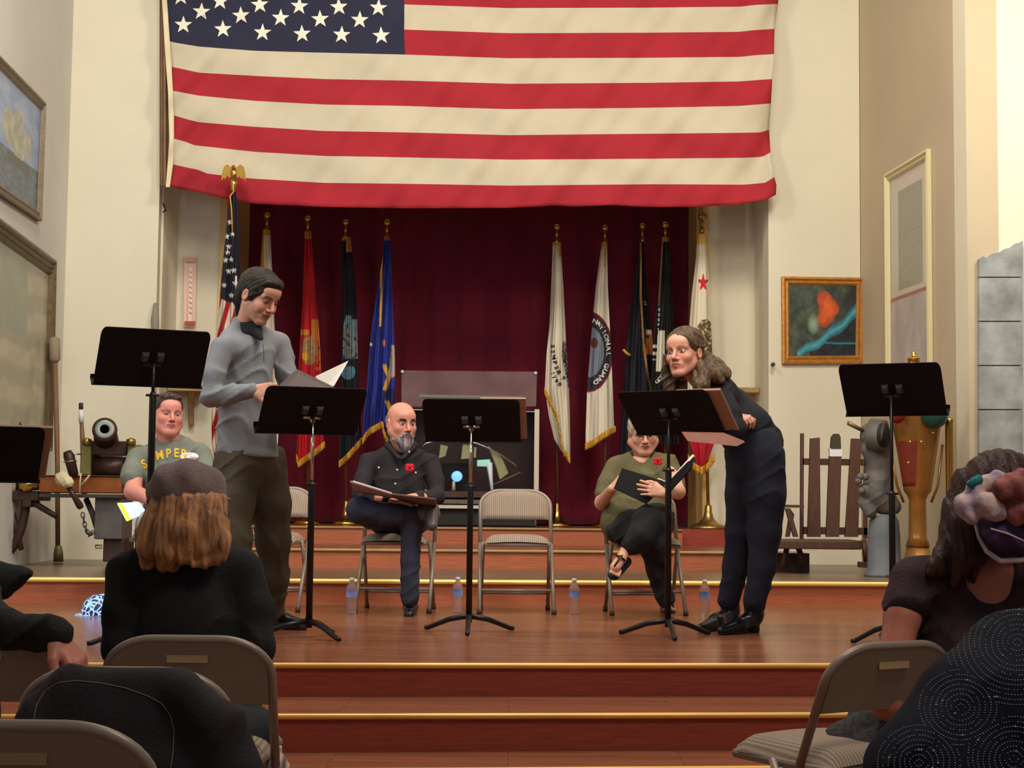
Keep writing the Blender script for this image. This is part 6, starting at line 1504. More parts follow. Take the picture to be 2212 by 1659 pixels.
sH.chain([(J(2190, 1420, 3.38), 0.088), (J(2110, 1540, 3.28), 0.115), (J(2030, 1690, 3.22), 0.135), (J(2000, 1800, 3.22), 0.13)])
sH.chain([(J(2480, 1440, 3.45), 0.09), (J(2555, 1730, 3.4), 0.08)])
hz_ = SDF(0.02); hH.ell(hz_, (0, -0.02, 0.03), (0.09, 0.108, 0.095)); hH.ell(hz_, (0, -0.06, -0.05), (0.075, 0.06, 0.09)); hH.ell(hz_, (0, 0.1, -0.02), (0.075, 0.07, 0.07), 0.008, True); make('dark_hair', [hz_.mesh(0.007)], M_HG, H_)
oH_ = None
oH = make('beaded_top', [sH.mesh(0.009, disp=folds(0.005, (16, 16, 16), 71, 2))], M_BEAD, H_)
bH = bvh_of(oH); random.seed(4); mb = MB(); nb_ = 0
def oct_(c, r):
    mb.add([(c[0]+r, c[1], c[2]), (c[0]-r, c[1], c[2]), (c[0], c[1]+r, c[2]), (c[0], c[1]-r, c[2]), (c[0], c[1], c[2]+r), (c[0], c[1], c[2]-r)], [(0, 2, 4), (2, 1, 4), (1, 3, 4), (3, 0, 4), (2, 0, 5), (1, 2, 5), (3, 1, 5), (0, 3, 5)])
cents = [(2198, 1388, 150), (2075, 1528, 92), (1985, 1648, 90), (2190, 1640, 110)]
for ci, (cx_, cy_, rm) in enumerate(cents):
    r = 8
    while r < rm:
        n = int(2*math.pi*r/6.2)
        for i in range(n):
            a = 2*math.pi*i/n; x = cx_+r*math.cos(a)*(1.0 if ci else 1.05)+1.2*math.sin(3*a+r); y = cy_+r*math.sin(a)*0.92
            if y > 1700 or x > 2300: continue
            mine = math.hypot(x-cx_, y-cy_)/rm
            if any(math.hypot(x-c2[0], y-c2[1])/c2[2] < mine for j, c2 in enumerate(cents) if j != ci): continue
            h_ = stick(bH, x, y, 0.001)
            if h_ is not None and random.random() > 0.12: oct_(h_, 0.00145+0.0003*random.random()+0.0014*(random.random() < 0.03)); nb_ += 1
        r += 11.5
ob = mb.build('bead_pattern', mat('pale_beads', (156, 164, 180), 0.25, metal=0.2), H_); ob['kind'] = 'stuff'
wparent(H_)

# ===== I  left person whose arm rests over a chair =====
I_ = person(hall_pt(-120, 4.7), 'person in black sleeves at the left edge, hand hanging over a chair back')
hI = Head(J(-190, 1060, 4.72), frameR((0.5, 0.8, 0), (0, 0, 1)), 1.05)
bd = SDF(0.03); bd.chain([(J(-150, 1270, 4.76), 0.13), (J(-140, 1400, 4.76), 0.14), (J(-130, 1560, 4.76), 0.16)], n=(0, 1, 0), q=1.3)
sI, eI, wI = J(-60, 1275, 4.66), J(-10, 1362, 4.42), J(118, 1372, 4.29); bd.chain([(sI, 0.05), (eI, 0.045), (wI, 0.034)], k=0.02)
s2, e2, w2 = J(-230, 1260, 4.8), J(-260, 1420, 4.85), J(-180, 1500, 5.0); bd.chain([(s2, 0.05), (e2, 0.045), (w2, 0.034)], k=0.02)
for x in (-180, -90): bd.chain([(J(x, 1570, 4.8), 0.09), (J(x, 1590, 5.2), 0.065), (P(x, 1570, 5.25)-Vector((0, 0, 0.40)), 0.045)])
hI1 = hand(SDF(0.006), wI, (0.58, -0.12, -0.62), (0.75, -0.35, 0.55), thumb=1, curl=(22, 28, 20), s=1.12, spread=0.05)
hI2 = hand(SDF(0.006), w2, (0.6, 0.6, 0.0), (0, 0, 1), s=1.0)
make('body', [bd.mesh(0.012), head_sdf(hI, J(-165, 1220, 4.76), 0.056).mesh(0.006), hI1.mesh(0.004), hI2.mesh(0.006)], M_SKIN, I_, attr=head_paint(hI, (186, 118, 100)))
sI_ = SDF(0.04); sI_.chain([(J(-150, 1270, 4.76), 0.15), (J(-140, 1400, 4.76), 0.155), (J(-130, 1540, 4.76), 0.175)], n=(0, 1, 0), q=1.2)
sI_.chain([(sI, 0.07), (J(-40, 1335, 4.5), 0.062), (J(20, 1360, 4.38), 0.050), (J(70, 1366, 4.33), 0.046), (J(116, 1371, 4.292), 0.046)], k=0.022).chain([(s2, 0.07), (e2, 0.06), (w2, 0.04)], k=0.02)
sI_.chain([(J(-100, 1250, 4.82), 0.10), (J(-20, 1250, 4.92), 0.055), (J(30, 1248, 4.96), 0.034), (J(58, 1240, 4.97), 0.012)], k=0.03); sI_.cap(J(-20, 1275, 4.92), J(8, 1285, 4.94), 0.03, 0.012)
make('black_jacket', [sI_.mesh(0.009, disp=folds(0.006, (24, 24, 26), 81))], M_BTOP, I_)
ti = SDF(0.04)
for x in (-180, -90): ti.chain([(J(x, 1570, 4.8), 0.11), (J(x, 1590, 5.2), 0.085), (P(x, 1570, 5.25)-Vector((0, 0, 0.38)), 0.06)])
make('dark_trousers', [ti.mesh(0.012)], M_JEANK, I_)
for x in (-180, -90):
    a_ = P(x, 1570, 5.25)-Vector((0, 0, 0.4)); a_.z = 0; make('shoe', [shoe_sdf(a_, a_+Vector((0, 0.2, 0))).mesh(0.009)], M_SHOE, I_)
wparent(I_)
# ===== jacket draped over the second-row chair =====
jk = SDF(0.05)
jk.cap(J(165, 1492, 3.52), J(385, 1492, 3.52), 0.052); jk.cap(J(115, 1560, 3.50), J(440, 1570, 3.50), 0.055); jk.cap(J(85, 1650, 3.48), J(480, 1660, 3.48), 0.062); jk.cap(J(60, 1760, 3.47), J(510, 1770, 3.47), 0.068); jk.cap(J(60, 1900, 3.46), J(520, 1900, 3.46), 0.068)
jk.chain([(J(400, 1500, 3.48), 0.045), (J(470, 1570, 3.46), 0.05), (J(505, 1680, 3.45), 0.055), (J(530, 1850, 3.44), 0.05)], k=0.03); jk.chain([(J(150, 1500, 3.50), 0.045), (J(85, 1570, 3.49), 0.045), (J(62, 1700, 3.48), 0.045)], k=0.03)
root = empty('dark_jacket', tuple(P(280, 1700, 3.5)), 0, 'dark purple-black jacket with pale piping draped over a chair in the second row', 'jacket')
oj = make('jacket_cloth', [jk.mesh(0.008, disp=folds(0.006, (20, 20, 6), 91, 2))], fm('plum_black_cloth', (34, 26, 32), 0.15, 0.3, 110), root)
bj = bvh_of(oj); mb = MB(); pth = [(72, 1555), (80, 1520), (98, 1492), (125, 1475), (165, 1470), (220, 1476), (270, 1486), (320, 1504), (350, 1520), (368, 1545), (376, 1580), (374, 1620), (368, 1665), (364, 1720)]
fin = []
for i in range(len(pth)-1):
    for t in range(6): fin.append((pth[i][0]+(pth[i+1][0]-pth[i][0])*t/6, pth[i][1]+(pth[i+1][1]-pth[i][1])*t/6))
pp = [stick(bj, x, y, 0.001) for x, y in fin]; pp = [p for p in pp if p is not None]
mb.tube(pp, 0.0011, 6); mb.build('piping', mat('pale_piping', (118, 110, 108), 0.6), root)
wparent(root)
# striped bag by the chair
bg_ = SDF(0.02); bg_.chain([(J(560, 1655, 4.75), 0.045), (J(590, 1655, 4.72), 0.04), (J(585, 1760, 4.72), 0.06)]); bg_.cap(J(598, 1618, 4.72), J(575, 1630, 4.74), 0.010, 0.03)
bmg = stripe_mat('striped_bag_cloth', (206, 190, 176), (104, 92, 86), 14)
tag(make('striped_bag', [bg_.mesh(0.007, disp=folds(0.006, (30, 30, 30), 95))], bmg), 'pale striped cloth bag beside the seat of the woman in the flat cap', 'bag')
# ------------------------------------------------------------------ glazed display case at the back
M_WHT = mat('white_metal', (214, 204, 184), 0.4, metal=0.1); M_GLASS = mat('case_glass', (235, 240, 240), 0.03, trans=1.0, ior=1.35, alpha=0.35)
M_DARKW = mat('dark_mahogany', (58, 26, 26), 0.4, noise=0.15, coat=0.3); M_CREAMC = mat('cream_reflection', (172, 168, 124), 0.85, noise=0.05); M_BLKBASE = mat('black_plinth', (36, 34, 34), 0.7)
root = empty('display_case', tuple(PM(1040, 1134, 15.6)), 0, 'glass-fronted display case with pale metal frame below the curtain centre', 'display case')
def CB(x0, y0, x1, y1, Ya, Yb, m, name, par=None):
    """box seen between two pixel corners, front at Ya, back at Yb"""
    a = PM(x0, y0, Ya); b = PM(x1, y1, Ya); zl, zh = min(a.z, b.z), max(a.z, b.z)
    mb = MB(); f = [(a.x, YL(a.x, Ya)), (b.x, YL(b.x, Ya)), (b.x, YL(b.x, Yb)), (a.x, YL(a.x, Yb))]
    mb.hexa([(x, y, zl) for x, y in f], [(x, y, zh) for x, y in f]); return mb.build(name, m, par or root)
CB(884, 1098, 1160, 1136, 15.5, 16.1, M_BLKBASE, 'plinth'); CB(872, 885, 1165, 1098, 16.05, 16.1, M_DARKW, 'back_panel')
CB(872, 885, 876, 1098, 15.5, 16.1, M_DARKW, 'side_panel'); CB(1160, 885, 1164, 1098, 15.5, 16.1, M_DARKW, 'side_panel'); CB(872, 880, 1165, 886, 15.48, 16.1, M_DARKW, 'case_top')
CB(1155, 884, 1163, 1100, 15.44, 15.5, M_WHT, 'frame_bar'); CB(874, 884, 880, 1100, 15.44, 15.5, M_WHT, 'frame_bar'); CB(880, 884, 1156, 890, 15.44, 15.5, M_WHT, 'frame_bar'); CB(880, 1090, 1156, 1100, 15.44, 15.5, M_WHT, 'frame_bar')
CB(1153, 1098, 1157, 1134, 15.5, 15.54, M_WHT, 'leg'); CB(886, 1060, 1150, 1076, 15.6, 16.0, mat('brown_tray', (84, 54, 44), 0.5), 'tray'); CB(886, 1078, 1150, 1090, 15.56, 16.0, mat('inner_sill', (120, 108, 98), 0.6), 'inner_sill')
CB(880, 890, 1156, 1090, 15.47, 15.475, M_GLASS, 'glass_pane')
mb = MB(); arc = [(905, 970), (920, 958), (945, 951), (975, 948), (1005, 951), (1030, 958), (1060, 970), (1085, 984), (1110, 1002), (1122, 1014)]  # arch and shapes below model reflections of the hall in the glass front
mb.tube([PM(x, y, 15.62) for x, y in arc], 0.009, 8); mb.build('reflected_arch', M_CHROME, root)
for k_, q in enumerate((((952, 960), (968, 964), (962, 985), (948, 990)), ((1000, 960), (1014, 960), (1014, 990), (996, 992)), ((1054, 962), (1085, 990), (1098, 1022), (1080, 1036), (1072, 1008)), ((1024, 966), (1029, 966), (1028, 988), (1023, 988)))):
    pts = [PM(x, y, 15.66) for x, y in q]; mb = MB(); mb.prism(pts[::-1], (0, 0.02, 0)); mb.build('reflected_fold', M_CREAMC, root)  # cream shapes copy reflections in the glass
CB(955, 1000, 1010, 1048, 15.75, 15.8, M_BLK, 'black_box'); 
mb = MB(); c = PM(987, 1029, 15.7); mb.ball(tuple(c), 0.052, 14, sc=(1, 0.4, 1)); mb.build('reflected_globe', mat('blue_white_glow', (120, 180, 240), 0.3, emit=(120, 190, 255), estr=1.1), root)  # glowing ball on a stem imitates a bright reflection in the glass
mb = MB(); c = PM(980, 1046, 15.7); mb.lathe([(0.02, -0.06), (0.012, 0.03)], c, 10); mb.build('reflected_stem', M_WHT, root)
q = [PM(x, y, 15.68) for x, y in ((1031, 994), (1058, 992), (1062, 1008), (1031, 1007))]; mb = MB(); mb.prism(q[::-1], (0, 0.02, 0)); mb.build('reflected_card', mat('pale_green_reflection', (150, 200, 186), 0.5, emit=(160, 215, 200), estr=0.5), root)  # faintly glowing card imitates a pale reflection in the pane
mb = MB(); mb.tube([PM(1057, 1000, 15.66), PM(1060, 1030, 15.66), PM(1063, 1058, 15.66)], [0.03, 0.018, 0.012], 10); mb.build('reflected_figure', mat('white_reflection', (220, 226, 224), 0.4, emit=(200, 220, 220), estr=0.25), root)  # glowing white shape imitates a reflection in the pane
mb = MB(); mb.tube([PM(1068, 1046, 15.62), PM(1125, 1020, 15.62)], 0.006, 8); mb.build('thin_rod', M_TAN, root)
wparent(root)
root = empty('acrylic_panel', tuple(PM(1012, 882, 15.5)), 0, 'see-through scuffed panel with two white knobs standing on top of the glass case', 'panel')
M_ACR = mat('smoky_acrylic', (150, 130, 130), 0.25, alpha=0.28, noise=0.3, nscale=3)
a = [PM(867, 878, 15.55), PM(1158, 878, 15.55), PM(1160, 803, 15.75), PM(867, 800, 15.75)]; mb = MB(); mb.prism(a[::-1], (0, 0.012, 0)); mb.build('clear_sheet', M_ACR, root)
for (x, y) in ((869, 803), (1157, 806)):
    mb = MB(); mb.ball(tuple(PM(x, y, 15.72)), 0.017, 10); mb.build('white_knob', M_CAP, root)
mb = MB(); a = [PM(905, 852, 15.6), PM(1128, 856, 15.6), PM(1128, 862, 15.6), PM(905, 858, 15.6)]; mb.prism(a[::-1], (0, 0.015, 0)); mb.build('pale_edge', mat('pale_edge', (112, 122, 118), 0.4), root)
wparent(root)

# ------------------------------------------------------------------ wall pieces at left
root = empty('wall_sign', tuple(PM(410, 630, 15.3)), 0, 'narrow pale pink upright sign on the cream panel left of the curtain', 'sign')
def wallplate(pts, Ya, th, m, name): mb = MB(); mb.prism([PM(x, y, Ya) for x, y in pts][::-1], (0, -th, 0)); return mb.build(name, m, root)
wallplate([(397, 706), (423, 706), (425, 553), (399, 553)], 15.32, 0.02, mat('pink_board', (232, 196, 178), 0.6), 'board')
wallplate([(407, 694), (415, 694), (417, 578), (409, 578)], 15.29, 0.012, mat('pale_strip', (240, 214, 196), 0.5), 'centre_strip')
mb = MB()
for k_ in range(9):
    y = 586+11*k_; mb.tube([PM(409.5, y, 15.27), PM(414, y+3, 15.27)], 0.004, 6)
mb.build('faint_characters', mat('faint_ink', (196, 150, 136), 0.7), root)
wallplate([(399, 702), (422, 702), (422, 694), (399, 694)], 15.28, 0.01, mat('red_foot', (176, 80, 66), 0.6), 'red_foot')
wallplate([(402, 566), (422, 566), (422, 556), (402, 556)], 15.28, 0.01, mat('rose_head', (214, 160, 146), 0.6), 'rose_head')
wparent(root)
mb = MB()
def corbel(u, v):
    y = 838+83*v; hw = interp([(838, 10), (865, 8), (885, 6.5), (920, 6)], y); d = interp([(838, 0.30), (870, 0.16), (900, 0.07), (920, 0.05)], y)
    return PM(413+hw*(2*u-1), y, 15.32-d*(1 if 0.02 < u < 0.98 else 0))
mb.grid(corbel, 8, 16); mb.v = mb.v; tag(solid(mb.build('shelf_bracket', mat('bracket_oak', (146, 112, 66), 0.5, noise=0.15)), 0.02, 1), 'curved oak bracket on the wall right of the green t-shirt man\'s head', 'bracket')
mb = MB(); mb.tube([PM(353, 440, 14.6), PM(355, 448, 14.5), PM(358, 454, 14.5), PM(353, 458, 14.55)], 0.008, 8); tag(mb.build('wall_hook', M_BLKP), 'small dark hook on the wall below the left end of the huge flag', 'hook')
M_ROPE = mat('grey_rope', (146, 140, 124), 0.9, bump=0.6, bscale=120)
mb = MB(); mb.tube([PM(337, 655, 14.47), PM(335, 690, 14.46), PM(336, 740, 14.46), PM(334, 810, 14.47)], [0.02, 0.035, 0.03, 0.02], 10); tag(mb.build('rope_hank', M_ROPE), 'grey rope hank hanging at the left niche edge above the tallest stand', 'rope')
root = empty('rope_cleat', tuple(PM(1661, 740, 14.9)), 0, 'grey cord on a wall cleat left of the gold framed painting', 'cleat')
mb = MB(); mb.tube([PM(1661, 677, 14.85), PM(1663, 730, 14.84), PM(1660, 795, 14.84)], [0.006, 0.022, 0.016], 10); mb.build('cord', M_ROPE, root)
mb = MB(); mb.tube([PM(1655, 786, 14.78), PM(1672, 788, 14.4)], 0.012, 8); mb.ball(tuple(PM(1670, 787, 14.42)), 0.02, 8); mb.build('cleat_knob', M_TAG, root)
wparent(root)

# ------------------------------------------------------------------ poles, gun and carriage at left (on the side platform)
M_OAK = mat('weathered_oak', (122, 88, 58), 0.6, noise=0.2, stretch=(12, 12, 1)); M_DOAK = mat('dark_oak', (58, 36, 28), 0.55, noise=0.2); M_IRON = mat('painted_iron', (62, 56, 52), 0.6, noise=0.15)
M_COP = mat('copper_plate', (156, 92, 48), 0.35, metal=0.6, noise=0.2); M_BRZ = mat('dark_bronze', (66, 44, 38), 0.4, metal=0.4, noise=0.2); M_GBR = mat('green_brass', (128, 118, 70), 0.4, metal=0.5, noise=0.2)
root = empty('rammer_pole', tuple(P(125, 1214, 13.3)), 0, 'tall wooden pole with a grey bristle head leaning in the left corner', 'pole')
mb = MB(); mb.tube([P(125, 1205, 13.3), P(124, 1000, 13.3), P(119, 780, 13.3)], 0.02, 10); mb.build('shaft', M_OAK, root)
mb = MB(); mb.tube([P(119, 783, 13.3), P(118.5, 776, 13.3), P(118, 732, 13.3), P(118, 728, 13.3)], [0.025, 0.045, 0.045, 0.02], 14); mb.build('bristle_head', mat('grey_bristle', (150, 136, 110), 0.95, bump=0.8, bscale=120), root)
mb = MB(); mb.tube([P(126, 1214, 13.3), P(126, 1195, 13.3), P(126, 1180, 13.3), P(126, 1178, 13.3)], [0.042, 0.04, 0.028, 0.02], 12); mb.build('brass_foot', M_GBR, root)
wparent(root)
root = empty('sponge_staff', tuple(P(181, 1070, 13.5)), 0, 'slim wooden staff with white taped band standing behind the old gun', 'pole')
mb = MB(); mb.tube([P(182, 1070, 13.5), P(179, 960, 13.5), P(176, 910, 13.5)], [0.024, 0.022, 0.016], 10); mb.build('shaft', M_OAK, root)
mb = MB(); mb.tube([P(176, 913, 13.5), P(175, 885, 13.5)], 0.022, 12); mb.build('white_band', M_CAP, root)
mb = MB(); mb.tube([P(175, 886, 13.5), P(175, 884, 13.5), P(175, 871, 13.5), P(175, 870, 13.5)], [0.01, 0.019, 0.019, 0.012], 12); mb.build('wooden_tip', M_DOAK, root)
wparent(root)
g = empty('old_gun', tuple(P(235, 1215, 12.6)), 0, 'antique gun with ringed muzzle on a copper and wood carriage at left', 'cannon')
mb = MB(); mz = P(226, 927, 12.25); bk = P(236, 1000, 13.2); ax_ = (bk-mz).normalized()
mb.lathe([(0.034, 0.0), (0.036, 0.10)], mz, 28, axis=ax_, cap=False); mb.build('bore', mat('bore_black', (12, 18, 14), 0.6), g)
mb = MB(); mb.lathe([(0.036, 0.10), (0.034, 0.0), (0.055, -0.004), (0.072, 0.002), (0.092, 0.006), (0.094, 0.03), (0.08, 0.055), (0.078, 0.09), (0.088, 0.14), (0.098, 0.45), (0.11, 0.9), (0.11, 1.0), (0.06, 1.04), (0.001, 1.05)], mz, 36, axis=ax_, cap=False); mb.build('barrel', M_BRZ, g)
mb = MB(); mb.lathe([(0.036, -0.002), (0.056, -0.006), (0.070, -0.001)], mz, 36, axis=ax_, cap=False); mb.build('muzzle_face', mat('grey_muzzle', (120, 128, 118), 0.4, metal=0.4), g)
def GB(x0, y0, x1, y1, Ya, Yb, m, name, bev=0.008):
    a = P(x0, y0, Ya); b = P(x1, y1, Ya); mb = MB(); mb.box((min(a.x, b.x), Ya, min(a.z, b.z)), (max(a.x, b.x), Yb, max(a.z, b.z)), bev=bev); return mb.build(name, m, g)
GB(196, 952, 273, 984, 12.45, 12.75, M_BRZ, 'yoke'); GB(174, 958, 195, 1026, 12.4, 12.7, M_GBR, 'side_bracket'); GB(275, 960, 297, 1026, 12.4, 12.7, M_GBR, 'side_bracket')
mb = MB(); mb.tube([P(204, 1008, 12.5), P(272, 1008, 12.5)], [0.075, 0.075], 18); mb.build('cross_drum', M_BRZ, g)
for (x, y) in ((188, 955), (283, 955)):
    mb = MB(); mb.tube([P(x-9, y, 12.38), P(x+9, y, 12.38)], 0.024, 12); mb.ball(tuple(P(x, y-1, 12.37)), 0.03, 10); mb.build('brass_boss', M_BRASSR, g)
GB(86, 1028, 262, 1066, 12.4, 12.85, M_COP, 'copper_beam'); GB(84, 1066, 262, 1076, 12.38, 12.87, M_IRON, 'beam_rail', 0.004); GB(84, 1026, 262, 1029, 12.38, 12.87, M_GBR, 'brass_edge', 0.001)
GB(205, 1074, 262, 1165, 12.45, 12.8, mat('grey_iron_plate', (92, 86, 84), 0.5, noise=0.15), 'iron_cheek'); GB(223, 1163, 266, 1214, 12.5, 12.85, M_DOAK, 'wooden_foot'); GB(205, 1150, 222, 1165, 12.5, 12.7, M_IRON, 'iron_lug')
mb = MB(); mb.tube([P(186, 1078, 12.55), P(200, 1110, 12.5), P(209, 1140, 12.5)], 0.022, 8); mb.build('brace', M_IRON, g)
mb = MB(); mb.tube([P(206, 1178, 12.5), P(220, 1178, 12.5), P(220, 1184, 12.5), P(207, 1184, 12.5), P(206, 1178, 12.5)], 0.006, 8); mb.build('handle_loop', M_GBR, g)
mb = MB(); mb.tube([P(145, 975, 12.35), P(149, 985, 12.35), P(160, 1028, 12.35)], [0.03, 0.042, 0.036], 14); mb.build('leather_tube', M_BRZ, g)
mb = MB(); c = P(152, 997, 12.35); mb.tube([(c.x+0.048*math.cos(a), c.y+0.05*math.sin(a), c.z+0.006*math.cos(a)) for a in [2*math.pi*i/20 for i in range(21)]], 0.004, 6); mb.tube([P(155, 981, 12.34), P(176, 981, 12.38)], 0.006, 8); mb.build('wire_hoop', M_CHROME, g)
mb = MB(); mb.tube([P(172, 1068, 12.33), P(173, 1040, 12.33), P(175, 1022, 12.33)], 0.006, 8); mb.tube([P(174, 1050, 12.33), P(194, 1026, 12.33)], 0.006, 8); mb.build('white_stay', mat('bone_stay', (196, 180, 150), 0.6), g)
for (x0, x1) in ((45, 82), ): 
    mb = MB(); a = P(44, 1048, 12.45); b = P(84, 1045, 12.45); mb.tube([a, P(50, 1048, 12.45), P(52, 1048, 12.45), P(66, 1046, 12.45), P(68, 1046, 12.45), b], [0.045, 0.045, 0.058, 0.058, 0.05, 0.05], 18); mb.build('brass_hub', M_BRASS, g)
GB(20, 1060, 82, 1082, 12.45, 12.8, M_DOAK, 'axle_block'); GB(48, 1080, 66, 1096, 12.45, 12.7, M_DOAK, 'axle_foot')
wc = P(12, 1050, 12.6)
for k_ in range(10):
    a = k_*2*math.pi/10+0.45; mb = MB(); d = Vector((math.cos(a)*0.35, -0.12, math.sin(a))).normalized(); mb.tube([wc+d*0.05, wc+d*0.52], [0.03, 0.022], 8); mb.build('wheel_spoke', M_DOAK, g)
mb = MB(); mb.tube([wc+Vector((math.cos(a)*0.35*0.54, -0.12*0.54*1.0, math.sin(a)*0.54)) for a in [2*math.pi*i/36 for i in range(37)]], 0.035, 8, cap=False); mb.build('wheel_rim', M_DOAK, g)
mb = MB(); mb.tube([wc+Vector((-0.05, 0.03, 0)), wc+Vector((0.09, -0.05, 0))], [0.06, 0.05], 14); mb.build('wheel_hub', M_BRZ, g)
wparent(g)
root = empty('sponge_mop', tuple(P(150, 1060, 12.2)), 0, 'short mop with fluffy white ball head leaning on the gun carriage', 'mop')
sp = SDF(0.02); sp.ball(J(135, 1034, 12.2), 0.056); sp.ball(J(148, 1042, 12.18), 0.04); make('fleece_head', [sp.mesh(0.006, disp=folds(0.004, (60, 60, 60), 3, 4))], mat('cream_fleece', (214, 200, 160), 0.98, bump=0.9, bscale=90), root)
mb = MB(); mb.tube([P(147, 1050, 12.2), P(160, 1072, 12.2), P(172, 1092, 12.25), P(176, 1098, 12.25)], [0.022, 0.02, 0.028, 0.02], 10); mb.build('handle', M_BRZ, root); wparent(root)
root = empty('iron_chain', tuple(P(183, 1108, 12.4)), 0, 'dark iron chain hanging below the gun carriage', 'chain')
cpts = [(178, 1108), (180, 1118), (182, 1128), (184, 1138), (187, 1146), (191, 1152), (196, 1154), (201, 1149), (190, 1160)]
for k_ in range(len(cpts)-1):
    a = P(*cpts[k_], 12.4); b = P(*cpts[k_+1], 12.4); d = (b-a).normalized(); c = (a+b)/2; sd = Vector((0, 1, 0)) if k_ % 2 else d.cross(Vector((0, 1, 0))).normalized()
    mb = MB(); mb.tube([c+d*0.024*math.cos(t)+sd*0.013*math.sin(t) for t in [2*math.pi*i/14 for i in range(15)]], 0.0045, 6, cap=False); mb.build('chain_link', M_IRON, root)
wparent(root)

# ------------------------------------------------------------------ right: slatted wooden rack, grey gunsight, binnacle
rk = empty('slatted_rack', tuple(P(1780, 1220, 12.9)), 0, 'dark wooden rack with three tall splayed boards against the right wall', 'rack')
M_RACK = mat('rack_wood', (86, 56, 44), 0.5, noise=0.2, stretch=(10, 10, 1))
def board(pts, Ya, th, name, m=M_RACK, par=None): mb = MB(); mb.prism([P(x, y, Ya) for x, y in pts][::-1], (0, th, 0)); return mb.build(name, m, par or rk)
board([(1729, 1164), (1736, 1164), (1737, 936), (1730, 936)], 13.0, 0.04, 'upright'); board([(1866, 1164), (1874, 1164), (1876, 955), (1868, 955)], 13.0, 0.04, 'upright')
board([(1734, 1004), (1874, 1006), (1874, 992), (1734, 990)], 13.0, 0.04, 'cross_rail'); board([(1734, 1154), (1874, 1156), (1874, 1140), (1734, 1138)], 13.0, 0.04, 'cross_rail')
board([(1745, 1160), (1773, 1160), (1771, 945), (1751, 947)], 12.95, 0.045, 'slat'); board([(1785, 1160), (1813, 1160), (1818, 985), (1792, 985)], 12.94, 0.045, 'slat'); board([(1826, 1160), (1854, 1160), (1861, 948), (1840, 947)], 12.95, 0.045, 'slat')
board([(1793, 986), (1819, 986), (1819, 968), (1792, 968)], 12.935, 0.055, 'white_collar', M_CAP); board([(1795, 969), (1817, 969), (1816, 944), (1812, 937), (1802, 937), (1797, 944)], 12.93, 0.055, 'green_cap', mat('olive_cap', (62, 58, 34), 0.6))
mb = MB(); a = P(1680, 1166, 12.55); b = P(1862, 1166, 12.55); mb.box((a.x, 12.55, a.z-0.07), (b.x, 13.05, a.z), bev=0.01); mb.build('seat_platform', M_RACK, rk)
board([(1683, 1096), (1737, 1097), (1737, 1091), (1683, 1090)], 12.7, 0.25, 'arm_rest'); board([(1697, 1098), (1707, 1098), (1725, 1160), (1715, 1160)], 12.7, 0.05, 'arm_brace'); board([(1708, 1100), (1716, 1112), (1706, 1160), (1698, 1160)], 12.74, 0.05, 'arm_brace')
for (p, q) in (((1724, 1182), (1738, 1222)), ((1700, 1182), (1692, 1222)), ((1866, 1165), (1872, 1222))):
    mb = MB(); mb.tube([P(*p, 12.8), P(*q, 12.8)], 0.022, 8); mb.build('leg', M_RACK, rk)
board([(1858, 1226), (1899, 1228), (1899, 1216), (1858, 1214)], 12.6, 0.1, 'foot_rail')
mb = MB(); c = P(1896, 1235, 12.6); mb.tube([c+Vector((0, -0.02, 0)), c+Vector((0, 0.02, 0))], 0.026, 12); mb.build('caster', M_BLKP, rk)
wparent(rk)
mb = MB(); mb.box((1.80, 13.1, ZL1), (2.3, 13.6, ZL1+0.16), bev=0.01)
a = PM(1668, 1222, 12.9); mb = MB(); mb.hexa([(a.x, 13.0, ZL1), (a.x+0.28, 13.0, ZL1), (a.x+0.28, 13.5, ZL1), (a.x, 13.5, ZL1)], [(a.x, 13.0, ZL1+0.15), (a.x+0.28, 13.0, ZL1+0.15), (a.x+0.28, 13.5, ZL1+0.15), (a.x, 13.5, ZL1+0.15)])
tag(mb.build('wooden_box', M_DARKW), 'low dark mahogany box beside the leg of the slatted rack', 'box')
gs = empty('naval_telescope', tuple(P(1905, 1225, 12.3)), 0, 'battered grey naval sight on a pedestal between rack and brass binnacle', 'instrument')
M_GREY = mat('grey_naval_paint', (122, 116, 106), 0.6, c2=(84, 84, 84), nscale=7, metal=0.1)
S = SDF(0.03); S.ball(J(1886, 940, 12.3), 0.10).cap(J(1900, 960, 12.35), J(1893, 1075, 12.3), 0.085, 0.10).cap(J(1880, 970, 12.3), J(1893, 1000, 12.3), 0.07, 0.07)
S.cap(J(1870, 1060, 12.25), J(1915, 1080, 12.3), 0.06, 0.08).cap(J(1862, 1085, 12.25), J(1880, 1105, 12.25), 0.035, 0.05).cap(J(1905, 1090, 12.3), J(1930, 1095, 12.3), 0.07, 0.06)
make('sight_body', [S.mesh(0.008, disp=folds(0.004, (30, 30, 30), 8))], M_GREY, gs)
mb = MB(); mb.lathe([(0.05, -0.04), (0.115, -0.04), (0.12, 0.0), (0.12, 0.08), (0.07, 0.1)], P(1901, 940, 12.22), 28, axis=(-0.9, 0.45, 0.1)); mb.build('round_housing', M_GREY, gs)
mb = MB(); mb.lathe([(0.001, 0), (0.095, 0), (0.095, 0.02)], P(1906, 940, 12.17), 28, axis=(0.75, -0.6, 0)); mb.build('dark_lens', M_BLKBASE, gs)
mb = MB(); mb.tube([P(1833, 914, 12.2), P(1848, 922, 12.22), P(1864, 930, 12.26)], [0.018, 0.016, 0.014], 10); mb.tube([P(1831, 910, 12.2), P(1835, 917, 12.2)], 0.008, 6); mb.build('handle', M_GBR, gs)
for (x, y) in ((1858, 1030), (1862, 1060), (1854, 1040), (1870, 1030)):
    mb = MB(); mb.ball(tuple(P(x, y, 12.2)), 0.028, 8); mb.build('knurled_knob', M_GREY, gs)
